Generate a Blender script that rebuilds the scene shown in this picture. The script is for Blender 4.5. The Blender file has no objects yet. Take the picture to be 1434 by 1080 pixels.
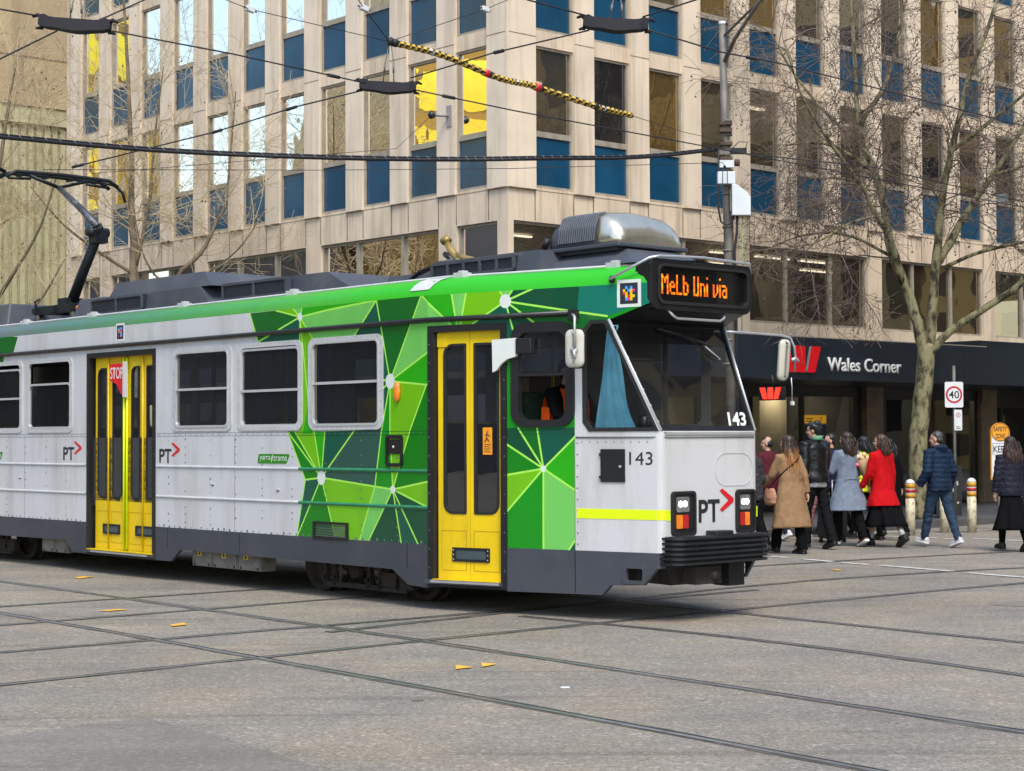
import bpy, bmesh, math, random
from mathutils import Vector, Matrix, noise
from mathutils.geometry import delaunay_2d_cdt
R = math.radians
sc = bpy.context.scene
col = sc.collection

# ------------------------------------------------------------------ camera, sky, sun, exposure
cam_d = bpy.data.cameras.new('camera')
cam = bpy.data.objects.new('camera', cam_d); col.objects.link(cam)
cam_d.sensor_width = 36.0; cam_d.lens = 62.26; cam_d.clip_start = 0.1; cam_d.clip_end = 2000
PITCH, ROLL = 0.029427, -0.004018
up0 = Vector((0, -math.sin(PITCH), math.cos(PITCH))); fw = Vector((0, math.cos(PITCH), math.sin(PITCH))); rt0 = Vector((1, 0, 0))
rt = rt0 * math.cos(ROLL) + up0 * math.sin(ROLL); up = up0 * math.cos(ROLL) - rt0 * math.sin(ROLL)
cam.matrix_world = Matrix(((rt.x, up.x, -fw.x, 0), (rt.y, up.y, -fw.y, 0), (rt.z, up.z, -fw.z, 1.7), (0, 0, 0, 1)))
sc.camera = cam

SUN_EL, SUN_AZ = 56.0, 170.0          # degrees; azimuth measured from +Y towards +X
world = bpy.data.worlds.new('World'); sc.world = world; world.use_nodes = True
wn = world.node_tree.nodes; wl = world.node_tree.links
sky = wn.new('ShaderNodeTexSky'); sky.sky_type = 'NISHITA'; sky.sun_disc = False
sky.sun_elevation = R(SUN_EL); sky.sun_rotation = R(SUN_AZ); sky.air_density = 1.4; sky.dust_density = 1.2; sky.ozone_density = 1.0
wn['Background'].inputs['Strength'].default_value = 0.12
wl.new(sky.outputs['Color'], wn['Background'].inputs['Color'])
sun_d = bpy.data.lights.new('sun', 'SUN'); sun_d.energy = 1.5; sun_d.angle = R(26); sun_d.color = (1.0, 0.91, 0.78)
sun = bpy.data.objects.new('sun', sun_d); col.objects.link(sun)
sd = Vector((math.sin(R(SUN_AZ)) * math.cos(R(SUN_EL)), math.cos(R(SUN_AZ)) * math.cos(R(SUN_EL)), math.sin(R(SUN_EL))))
sun.rotation_euler = (-sd).to_track_quat('-Z', 'Y').to_euler()
sc.view_settings.view_transform = 'Standard'; sc.view_settings.look = 'None'
sc.view_settings.exposure = 1.22; sc.view_settings.gamma = 1.0
sc.cycles.max_bounces = 8; sc.cycles.transparent_max_bounces = 16; sc.cycles.caustics_reflective = False; sc.cycles.caustics_refractive = False

# ------------------------------------------------------------------ helpers
def tag(o, label=None, cat=None, group=None, kind=None):
    if label: o['label'] = label
    if cat: o['category'] = cat
    if group: o['group'] = group
    if kind: o['kind'] = kind
    return o

def empty(name, loc=(0, 0, 0), rz=0.0, label=None, cat=None, group=None):
    o = bpy.data.objects.new(name, None); col.objects.link(o)
    o.location = loc; o.rotation_euler = (0, 0, rz); o.empty_display_size = 0.3
    return tag(o, label, cat, group)

def ident(u, v, w): return (u, v, w)

class MB:
    """Collects faces (with material slots) in local coordinates and links them as one mesh object."""
    def __init__(s, xf=ident): s.v = []; s.f = []; s.m = []; s.sm = []; s.mats = []; s.xf = xf
    def mi(s, mat):
        if mat not in s.mats: s.mats.append(mat)
        return s.mats.index(mat)
    def add(s, verts, faces, mat, smooth=False, xf=None):
        xf = xf or s.xf; b = len(s.v); k = s.mi(mat)
        s.v += [tuple(xf(*p)) for p in verts]
        for f in faces: s.f.append([b + i for i in f]); s.m.append(k); s.sm.append(smooth)
    def box(s, a, b, mat, xf=None, cuts=1):
        x0, y0, z0 = a; x1, y1, z1 = b
        vs = []; fs = []
        n = max(1, cuts)
        for i in range(n + 1):
            x = x0 + (x1 - x0) * i / n
            vs += [(x, y0, z0), (x, y1, z0), (x, y1, z1), (x, y0, z1)]
        fs.append([0, 1, 2, 3][::-1]); e = 4 * n; fs.append([e, e + 1, e + 2, e + 3])
        for i in range(n):
            p = 4 * i
            for j in range(4): fs.append([p + j, p + (j + 1) % 4, p + 4 + (j + 1) % 4, p + 4 + j])
        s.add(vs, fs, mat, False, xf)
    def tube(s, pts, rad, mat, n=8, cap=True, smooth=True, xf=None):
        pts = [Vector(p) for p in pts]; k = len(pts)
        if not hasattr(rad, '__len__'): rad = [rad] * k
        vs = []; fs = []; prev = None
        for i, p in enumerate(pts):
            t = (pts[min(i + 1, k - 1)] - pts[max(i - 1, 0)])
            t = t.normalized() if t.length > 1e-9 else Vector((0, 0, 1))
            if prev is None:
                a = t.cross(Vector((0, 0, 1)) if abs(t.z) < .9 else Vector((1, 0, 0))).normalized()
            else:
                a = prev - t * prev.dot(t)
                a = a.normalized() if a.length > 1e-6 else t.orthogonal().normalized()
            prev = a; b2 = t.cross(a)
            for j in range(n):
                an = 2 * math.pi * j / n
                vs.append(p + (a * math.cos(an) + b2 * math.sin(an)) * rad[i])
        for i in range(k - 1):
            for j in range(n):
                fs.append([i * n + j, i * n + (j + 1) % n, (i + 1) * n + (j + 1) % n, (i + 1) * n + j])
        if cap: fs.append(list(range(n))[::-1]); fs.append([(k - 1) * n + j for j in range(n)])
        s.add([tuple(v) for v in vs], fs, mat, smooth, xf)
    def prism(s, poly, w0, w1, mat, xf=None, smooth=False, back=True):
        """poly in (u, v), extruded from w0 to w1"""
        n = len(poly)
        vs = [(u, v, w0) for u, v in poly] + [(u, v, w1) for u, v in poly]
        fs = [[i, (i + 1) % n, n + (i + 1) % n, n + i] for i in range(n)] + [[n + i for i in range(n)]]
        if back: fs.append(list(range(n))[::-1])
        s.add(vs, fs, mat, smooth, xf)
    def ring(s, outer, inner, w0, w1, mat, xf=None):
        n = len(outer)
        vs = [(u, v, w) for w in (w0, w1) for P in (outer, inner) for u, v in P]
        O0, I0, O1, I1 = 0, n, 2 * n, 3 * n; fs = []
        for i in range(n):
            j = (i + 1) % n
            fs += [[O1 + i, O1 + j, I1 + j, I1 + i], [O0 + i, O0 + j, O1 + j, O1 + i], [I1 + i, I1 + j, I0 + j, I0 + i], [I0 + i, I0 + j, O0 + j, O0 + i]]
        s.add(vs, fs, mat, False, xf)
    def plate(s, outer, holes, w0, w1, mat, xf=None, cuts=()):
        """sheet with holes and real thickness"""
        V = []; E = []
        for P in [outer] + list(holes):
            b = len(V); V += [Vector(p) for p in P]; E += [(b + i, b + (i + 1) % len(P)) for i in range(len(P))]
        for a, b_ in cuts:
            b = len(V); V += [Vector(a), Vector(b_)]; E.append((b, b + 1))
        ov, oe, of = delaunay_2d_cdt(V, E, [], 0, 1e-5)[:3]
        tri = []
        for f in of:
            c = sum((ov[i] for i in f), Vector((0, 0))) / 3
            if inside(c, outer) and not any(inside(c, h) for h in holes): tri.append(list(f))
        n = len(ov)
        s.add([(p.x, p.y, w1) for p in ov], tri, mat, False, xf)
        if w0 != w1:
            s.add([(p.x, p.y, w0) for p in ov], [f[::-1] for f in tri], mat, False, xf)
            for P in [outer] + list(holes):
                k = len(P)
                s.add([(u, v, w0) for u, v in P] + [(u, v, w1) for u, v in P], [[i, (i + 1) % k, k + (i + 1) % k, k + i] for i in range(k)], mat, False, xf)
    def sphere(s, c, r, mat, n=10, m=7, xf=None):
        if not hasattr(r, '__len__'): r = (r, r, r)
        vs = [(c[0], c[1], c[2] - r[2])]; fs = []
        for i in range(1, m):
            ph = -math.pi / 2 + math.pi * i / m
            for j in range(n):
                a = 2 * math.pi * j / n
                vs.append((c[0] + r[0] * math.cos(ph) * math.cos(a), c[1] + r[1] * math.cos(ph) * math.sin(a), c[2] + r[2] * math.sin(ph)))
        vs.append((c[0], c[1], c[2] + r[2])); T = len(vs) - 1
        for j in range(n): fs.append([0, 1 + (j + 1) % n, 1 + j]); fs.append([T, T - n + j, T - n + (j + 1) % n])
        for i in range(m - 2):
            for j in range(n):
                a = 1 + i * n + j; b = 1 + i * n + (j + 1) % n
                fs.append([a, b, b + n, a + n])
        s.add(vs, fs, mat, True, xf)
    def loft(s, rings, mat, smooth=True, cap=True, closed=True, xf=None):
        n = len(rings[0]); vs = [p for r in rings for p in r]; fs = []
        for i in range(len(rings) - 1):
            for j in range(n if closed else n - 1):
                fs.append([i * n + j, i * n + (j + 1) % n, (i + 1) * n + (j + 1) % n, (i + 1) * n + j])
        s.add(vs, fs, mat, smooth, xf)
        if cap and closed:
            s.add(rings[0], [list(range(n))[::-1]], mat, False, xf); s.add(rings[-1], [list(range(n))], mat, False, xf)
    def pieces(s, name, parent=None, **k):
        """one object per connected piece of the collected faces"""
        par = list(range(len(s.v)))
        def find(i):
            while par[i] != i: par[i] = par[par[i]]; i = par[i]
            return i
        key = {}
        for i, p in enumerate(s.v):
            q = (round(p[0], 4), round(p[1], 4), round(p[2], 4))
            if q in key: par[find(i)] = find(key[q])
            else: key[q] = i
        for f in s.f:
            for i in f[1:]: par[find(i)] = find(f[0])
        gr = {}
        for n, f in enumerate(s.f): gr.setdefault(find(f[0]), []).append(n)
        out = []
        for ids in gr.values():
            t = type(s).__new__(type(s)); t.__dict__.update(s.__dict__); mp = {}; t.v = []; t.f = []; t.m = []; t.sm = []
            for n in ids:
                for i in s.f[n]:
                    if i not in mp: mp[i] = len(t.v); t.v.append(s.v[i])
                t.f.append([mp[i] for i in s.f[n]]); t.m.append(s.m[n]); t.sm.append(s.sm[n])
            out.append(t.build(name, parent, **k) if parent else t.build(name, **k))
        return out
    def mesh(s, name):
        me = bpy.data.meshes.new(name)
        me.from_pydata(s.v, [], s.f)
        for m in s.mats: me.materials.append(m)
        me.polygons.foreach_set('material_index', s.m); me.polygons.foreach_set('use_smooth', s.sm)
        me.update()
        return me
    def build(s, name, parent=None, normals=True, bevel=0.0, loc=None, rz=None):
        me = s.mesh(name)
        if normals:
            bm = bmesh.new(); bm.from_mesh(me)
            bmesh.ops.remove_doubles(bm, verts=bm.verts, dist=1e-5)
            bmesh.ops.recalc_face_normals(bm, faces=bm.faces)
            bm.to_mesh(me); bm.free()
        o = bpy.data.objects.new(name, me); col.objects.link(o)
        if parent: o.parent = parent
        if loc: o.location = loc
        if rz: o.rotation_euler = (0, 0, rz)
        if bevel:
            b = o.modifiers.new('bevel', 'BEVEL'); b.width = bevel; b.segments = 2; b.limit_method = 'ANGLE'; b.angle_limit = R(35)
        return o

def inside(p, P):
    x, y = p[0], p[1]; r = False; n = len(P); j = n - 1
    for i in range(n):
        xi, yi = P[i][0], P[i][1]; xj, yj = P[j][0], P[j][1]
        if (yi > y) != (yj > y) and x < (xj - xi) * (y - yi) / (yj - yi) + xi: r = not r
        j = i
    return r

def rrect(u0, v0, u1, v1, r=0.05, n=5, rs=None):
    """rounded rectangle, counter-clockwise; rs gives one radius per corner (bl, br, tr, tl)"""
    rs = rs or (r, r, r, r); out = []
    for (cx, cy, a0), q in zip(((u0, v0, 180), (u1, v0, 270), (u1, v1, 0), (u0, v1, 90)), rs):
        sx = 1 if cx == u0 else -1; sy = 1 if cy == v0 else -1
        for i in range(n + 1):
            a = R(a0 + 90 * i / n)
            out.append((cx + sx * q + q * math.cos(a), cy + sy * q + q * math.sin(a)))
    return out

def copy_tree(o, parent=None):
    c = o.copy(); col.objects.link(c); c.parent = parent
    for ch in list(o.children): copy_tree(ch, c)
    return c

def text_obj(name, body, mat, parent, xf, u0, v0, u1, v1, depth=0.004, bold=0.0, w=0.0, shear=0.0, space=1.0):
    """lettering fitted to a rectangle in (u, v) of a surface mapping"""
    cu = bpy.data.curves.new(name, 'FONT'); cu.body = body; cu.offset = bold; cu.shear = shear; cu.space_character = space; cu.resolution_u = 4; cu.fill_mode = 'FRONT'
    to = bpy.data.objects.new(name, cu); col.objects.link(to)
    dg = bpy.context.evaluated_depsgraph_get(); me = bpy.data.meshes.new_from_object(to.evaluated_get(dg))
    col.objects.unlink(to); bpy.data.objects.remove(to); bpy.data.curves.remove(cu)
    bm = bmesh.new(); bm.from_mesh(me)
    bmesh.ops.remove_doubles(bm, verts=bm.verts, dist=1e-5)
    if depth > 0.002:
        g = bmesh.ops.extrude_face_region(bm, geom=list(bm.faces))
        for e in g['geom']:
            if isinstance(e, bmesh.types.BMVert): e.co.z += 1.0
    xs = [v.co.x for v in bm.verts]; ys = [v.co.y for v in bm.verts]
    x0, x1, y0, y1 = min(xs), max(xs), min(ys), max(ys)
    for v in bm.verts:
        u = u0 + (v.co.x - x0) / (x1 - x0) * (u1 - u0); q = v0 + (v.co.y - y0) / (y1 - y0) * (v1 - v0)
        v.co = Vector(xf(u, q, w + (depth if v.co.z > .5 else 0.0)))
    bmesh.ops.recalc_face_normals(bm, faces=bm.faces)
    bm.to_mesh(me); bm.free()
    me.materials.clear(); me.materials.append(mat)
    o = bpy.data.objects.new(name, me); col.objects.link(o)
    if parent: o.parent = parent
    return o

# ------------------------------------------------------------------ materials
def nodes_of(m):
    m.use_nodes = True
    return m.node_tree.nodes, m.node_tree.links, m.node_tree.nodes['Principled BSDF']

def mat(name, c, rough=0.5, metal=0.0, var=0.12, scale=6.0, bump=0.0, bscale=60.0, spec=0.5, emit=None, estr=1.0, dirt=None, dirt_amt=0.0, dscale=(2, 2, 2), coat=0.0):
    m = bpy.data.materials.new(name); n, l, p = nodes_of(m)
    p.inputs['Roughness'].default_value = rough; p.inputs['Metallic'].default_value = metal; p.inputs['Specular IOR Level'].default_value = spec
    if coat: p.inputs['Coat Weight'].default_value = coat; p.inputs['Coat Roughness'].default_value = 0.08
    tc = n.new('ShaderNodeTexCoord'); tx = n.new('ShaderNodeTexNoise'); tx.inputs['Scale'].default_value = scale; tx.inputs['Detail'].default_value = 6
    l.new(tc.outputs['Object'], tx.inputs['Vector'])
    mr = n.new('ShaderNodeMapRange'); mr.inputs['From Min'].default_value = .3; mr.inputs['From Max'].default_value = .7
    mr.inputs['To Min'].default_value = 1 - var; mr.inputs['To Max'].default_value = 1 + var
    l.new(tx.outputs['Fac'], mr.inputs['Value'])
    mx = n.new('ShaderNodeVectorMath'); mx.operation = 'SCALE'; mx.inputs[0].default_value = c[:3]
    l.new(mr.outputs['Result'], mx.inputs['Scale'])
    out = mx.outputs['Vector']
    if dirt:
        mp = n.new('ShaderNodeMapping'); mp.inputs['Scale'].default_value = dscale; l.new(tc.outputs['Object'], mp.inputs['Vector'])
        t2 = n.new('ShaderNodeTexNoise'); t2.inputs['Scale'].default_value = 1.0; t2.inputs['Detail'].default_value = 8; t2.inputs['Roughness'].default_value = .65
        l.new(mp.outputs['Vector'], t2.inputs['Vector'])
        r2 = n.new('ShaderNodeMapRange'); r2.inputs['From Min'].default_value = .48; r2.inputs['From Max'].default_value = .72; r2.inputs['To Max'].default_value = dirt_amt
        l.new(t2.outputs['Fac'], r2.inputs['Value'])
        mm = n.new('ShaderNodeMix'); mm.data_type = 'RGBA'; l.new(r2.outputs['Result'], mm.inputs[0]); l.new(out, mm.inputs[6]); mm.inputs[7].default_value = (*dirt, 1)
        out = mm.outputs[2]
    l.new(out, p.inputs['Base Color'])
    if bump:
        t3 = n.new('ShaderNodeTexNoise'); t3.inputs['Scale'].default_value = bscale; t3.inputs['Detail'].default_value = 4; l.new(tc.outputs['Object'], t3.inputs['Vector'])
        bp = n.new('ShaderNodeBump'); bp.inputs['Strength'].default_value = bump; bp.inputs['Distance'].default_value = .02
        l.new(t3.outputs['Fac'], bp.inputs['Height']); l.new(bp.outputs['Normal'], p.inputs['Normal'])
    if emit:
        p.inputs['Emission Color'].default_value = (*emit, 1); p.inputs['Emission Strength'].default_value = estr
    return m

def glass_mat(name, tint=(0.03, 0.03, 0.03), refl=0.3, trans=0.3, rough=0.01, wave=0.0, wscale=1.2, rtint=(1, 1, 1), ior=1.5):
    """window pane: mirror reflection growing towards grazing angles over a tinted, partly see-through body"""
    m = bpy.data.materials.new(name); n, l, p = nodes_of(m); n.remove(p)
    gl = n.new('ShaderNodeBsdfGlossy'); gl.inputs['Roughness'].default_value = rough; gl.inputs['Color'].default_value = (*rtint, 1)
    df = n.new('ShaderNodeBsdfDiffuse'); df.inputs['Color'].default_value = (*tint, 1)
    tr = n.new('ShaderNodeBsdfTransparent'); tr.inputs['Color'].default_value = (min(1, tint[0] * 6 + .45), min(1, tint[1] * 6 + .45), min(1, tint[2] * 6 + .45), 1)
    m1 = n.new('ShaderNodeMixShader'); m1.inputs[0].default_value = trans; l.new(df.outputs[0], m1.inputs[1]); l.new(tr.outputs[0], m1.inputs[2])
    fr = n.new('ShaderNodeFresnel'); fr.inputs['IOR'].default_value = ior
    mr = n.new('ShaderNodeMapRange'); mr.inputs['To Min'].default_value = refl; mr.inputs['To Max'].default_value = 1.0; l.new(fr.outputs[0], mr.inputs['Value'])
    m2 = n.new('ShaderNodeMixShader'); l.new(mr.outputs[0], m2.inputs[0]); l.new(m1.outputs[0], m2.inputs[1]); l.new(gl.outputs[0], m2.inputs[2])
    l.new(m2.outputs[0], n['Material Output'].inputs['Surface'])
    if wave:
        ge = n.new('ShaderNodeNewGeometry'); tx = n.new('ShaderNodeTexNoise'); tx.inputs['Scale'].default_value = wscale; tx.inputs['Detail'].default_value = 2
        l.new(ge.outputs['Position'], tx.inputs['Vector'])
        bp = n.new('ShaderNodeBump'); bp.inputs['Strength'].default_value = 1.0; bp.inputs['Distance'].default_value = wave
        l.new(tx.outputs['Fac'], bp.inputs['Height']); l.new(bp.outputs['Normal'], gl.inputs['Normal'])
    return m

def emis(name, c, s):
    m = bpy.data.materials.new(name); n, l, p = nodes_of(m)
    p.inputs['Base Color'].default_value = (*c, 1); p.inputs['Emission Color'].default_value = (*c, 1); p.inputs['Emission Strength'].default_value = s
    return m
# ------------------------------------------------------------------ the ground, the road and what is painted on it
def asphalt(name, base, warm, dark=0.55, speck=1.0):
    m = bpy.data.materials.new(name); n, l, p = nodes_of(m)
    p.inputs['Roughness'].default_value = .82; p.inputs['Specular IOR Level'].default_value = .35
    ge = n.new('ShaderNodeNewGeometry')
    def nz(scale, det=4, rough=.55, st=None):
        t = n.new('ShaderNodeTexNoise'); t.inputs['Scale'].default_value = scale; t.inputs['Detail'].default_value = det; t.inputs['Roughness'].default_value = rough
        if st:
            mp = n.new('ShaderNodeMapping'); mp.inputs['Rotation'].default_value = (0, 0, st[0]); mp.inputs['Scale'].default_value = st[1]
            l.new(ge.outputs['Position'], mp.inputs['Vector']); l.new(mp.outputs['Vector'], t.inputs['Vector'])
        else: l.new(ge.outputs['Position'], t.inputs['Vector'])
        return t.outputs['Fac']
    def rng(v, a, b, c, d):
        r = n.new('ShaderNodeMapRange'); r.inputs['From Min'].default_value = a; r.inputs['From Max'].default_value = b; r.inputs['To Min'].default_value = c; r.inputs['To Max'].default_value = d
        l.new(v, r.inputs['Value']); return r.outputs['Result']
    def mul(a, b):
        q = n.new('ShaderNodeMath'); q.operation = 'MULTIPLY'; l.new(a, q.inputs[0]); l.new(b, q.inputs[1]); return q.outputs[0]
    v = n.new('ShaderNodeTexVoronoi'); v.inputs['Scale'].default_value = 75; l.new(ge.outputs['Position'], v.inputs['Vector'])
    sp = n.new('ShaderNodeSeparateColor'); l.new(v.outputs['Color'], sp.inputs[0])
    chips = rng(sp.outputs[0], .0, 1.0, 1 - .30 * speck, 1 + .30 * speck)
    v2 = n.new('ShaderNodeTexVoronoi'); v2.inputs['Scale'].default_value = 38; l.new(ge.outputs['Position'], v2.inputs['Vector'])
    s2 = n.new('ShaderNodeSeparateColor'); l.new(v2.outputs['Color'], s2.inputs[0])
    stones = rng(s2.outputs[1], .82, 1.0, 1.0, 1 + .5 * speck)
    k = mul(mul(chips, stones), rng(nz(.35, 5, .6), .3, .7, .82, 1.14))
    k = mul(k, rng(nz(1.6, 6, .7), .35, .75, 1.06, .86))
    k = mul(k, rng(nz(1.0, 3, .5, (R(48), (.12, 1.6, 1))), .35, .7, 1.05, .9))
    stain = rng(nz(.9, 7, .75), .62, .72, 1.0, dark); k = mul(k, stain)
    k = mul(k, rng(nz(2.4, 3, .5, (R(-48), (.10, 2.0, 1))), .60, .66, 1.0, .80))
    k = mul(k, rng(nz(.22, 6, .8), .60, .66, 1.0, 1.10))
    # hairline cracks
    vc = n.new('ShaderNodeTexVoronoi'); vc.feature = 'DISTANCE_TO_EDGE'; vc.inputs['Scale'].default_value = .33
    dst = n.new('ShaderNodeTexNoise'); dst.inputs['Scale'].default_value = 2.2; dst.inputs['Detail'].default_value = 6; l.new(ge.outputs['Position'], dst.inputs['Vector'])
    vm = n.new('ShaderNodeVectorMath'); vm.operation = 'ADD'; l.new(ge.outputs['Position'], vm.inputs[0]); l.new(dst.outputs['Color'], vm.inputs[1]); l.new(vm.outputs[0], vc.inputs['Vector'])
    k = mul(k, rng(vc.outputs['Distance'], .0, .004, .72, 1.0))
    mx = n.new('ShaderNodeMix'); mx.data_type = 'RGBA'; l.new(rng(nz(.7, 4), .42, .62, 0, 1), mx.inputs[0]); mx.inputs[6].default_value = (*base, 1); mx.inputs[7].default_value = (*warm, 1)
    sc_ = n.new('ShaderNodeVectorMath'); sc_.operation = 'SCALE'; l.new(mx.outputs[2], sc_.inputs[0]); l.new(k, sc_.inputs['Scale'])
    l.new(sc_.outputs['Vector'], p.inputs['Base Color'])
    bp = n.new('ShaderNodeBump'); bp.inputs['Strength'].default_value = .5; bp.inputs['Distance'].default_value = .006; l.new(v.outputs['Distance'], bp.inputs['Height']); l.new(bp.outputs['Normal'], p.inputs['Normal'])
    return m

ASPH = asphalt('asphalt', (.222, .200, .170), (.238, .204, .158))
ASPH2 = asphalt('asphalt_patch', (.190, .173, .150), (.198, .176, .148), .7, .6)
PAVE = mat('bluestone_paving', (.075, .077, .082), .75, var=.25, scale=1.5, bump=.15, bscale=20, dirt=(.04, .04, .04), dirt_amt=.6)
KERB = mat('bluestone_kerb', (.085, .085, .088), .7, var=.25, scale=4, bump=.2, bscale=30)
PAINTW = mat('road_paint_white', (.62, .60, .56), .7, var=.2, scale=5, dirt=(.16, .15, .135), dirt_amt=.9, dscale=(9, 9, 9))
PAINTY = mat('road_paint_yellow', (.75, .40, .03), .7, var=.2, scale=5, dirt=(.16, .15, .135), dirt_amt=.5, dscale=(14, 14, 14))
RAIL_S = mat('rail_steel', (.42, .42, .43), .34, .75, var=.3, scale=3, dirt=(.05, .045, .04), dirt_amt=.8, dscale=(3, 3, 3))
RAIL_G = mat('rail_groove', (.012, .011, .010), .95, var=.3, scale=8)
RAIL_T = mat('rail_bitumen', (.085, .075, .062), .85, var=.5, scale=2.5, dirt=(.19, .165, .135), dirt_amt=1.0, dscale=(5, 5, 5))

CORNER = Vector((-.062, 32.0, 0)); TH = .72969
DL = Vector((-math.sin(TH), math.cos(TH), 0)); DR = Vector((math.cos(TH), math.sin(TH), 0))
NL = Vector((-math.cos(TH), -math.sin(TH), 0)); NR = Vector((math.sin(TH), -math.cos(TH), 0))
def face(side):
    """(t along the wall from the corner, z up, e outwards) -> world"""
    d, n = (DL, NL) if side == 'L' else (DR, NR)
    def xf(t, z, e): 
        p = CORNER + d * t + n * e
        return (p.x, p.y, z)
    return xf
XL, XR = face('L'), face('R')
def off(eL, eR, z=0.0):
    """corner point offset outwards by eL from the left face and eR from the right face"""
    p = CORNER + NL * eL + NR * eR
    return (p.x, p.y, z)

g = MB(); S = 260
N = 26
gv = [(-S + 2 * S * i / N, -S + 2 * S * j / N, 0) for j in range(N + 1) for i in range(N + 1)]
g.add(gv, [[j * (N + 1) + i, j * (N + 1) + i + 1, (j + 1) * (N + 1) + i + 1, (j + 1) * (N + 1) + i] for j in range(N) for i in range(N)], ASPH)
tag(g.build('ground'), 'grey asphalt roadway of the crossing', kind='structure')

def sheet(name, poly, z, m):
    b = MB(); b.add([(x, y, z) for x, y in poly], [list(range(len(poly)))], m)
    o = b.build(name, normals=False)
    if o.data.polygons[0].normal.z < 0: o.data.flip_normals()
    return tag(o, kind='structure')
sheet('road_patch', [(-3.04, 10.0), (-2.94, 10.19), (-2.58, 10.56), (-2.23, 10.84), (-1.71, 10.19), (-1.23, 9.54), (-1.03, 9.21), (-.8, 8.6), (-3.2, 8.6)], .0025, ASPH2)
sheet('road_patch', [(4.85, 18.1), (5.35, 18.2), (5.9, 18.1), (5.8, 17.7), (5.2, 17.55), (4.8, 17.8)], .003, ASPH2)

# footpath round the corner building, with its kerb
KO = 4.6; KL = 4.0
def corner_line(eL, eR, r, far=60, n=8):
    """polyline far right -> rounded corner -> far left, offset eR / eL outwards"""
    pts = [Vector(off(0, eR)) + DR * far]
    c = Vector(off(eL - r, eR - r))
    a0 = math.atan2(NR.y, NR.x); a1 = math.atan2(NL.y, NL.x)
    while a1 > a0: a1 -= 2 * math.pi
    for i in range(n + 1):
        a = a0 + (a1 - a0) * i / n
        pts.append(c + Vector((math.cos(a), math.sin(a), 0)) * r)
    pts.append(Vector(off(eL, 0)) + DL * far)
    return pts
inner = corner_line(KL - .3, KO - .3, 2.7); outer = corner_line(KL, KO, 3.0)
b = MB(); q = [(p.x, p.y) for p in inner] + [(off(-8, -8)[0], off(-8, -8)[1])]
b.prism(q, .0, .13, PAVE); tag(b.build('footpath'), kind='structure')
b = MB()
for i in range(len(inner) - 1):
    b.prism([(inner[i].x, inner[i].y), (outer[i].x, outer[i].y), (outer[i + 1].x, outer[i + 1].y), (inner[i + 1].x, inner[i + 1].y)], 0, .133, KERB)
tag(b.build('kerb'), kind='structure')

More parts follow.
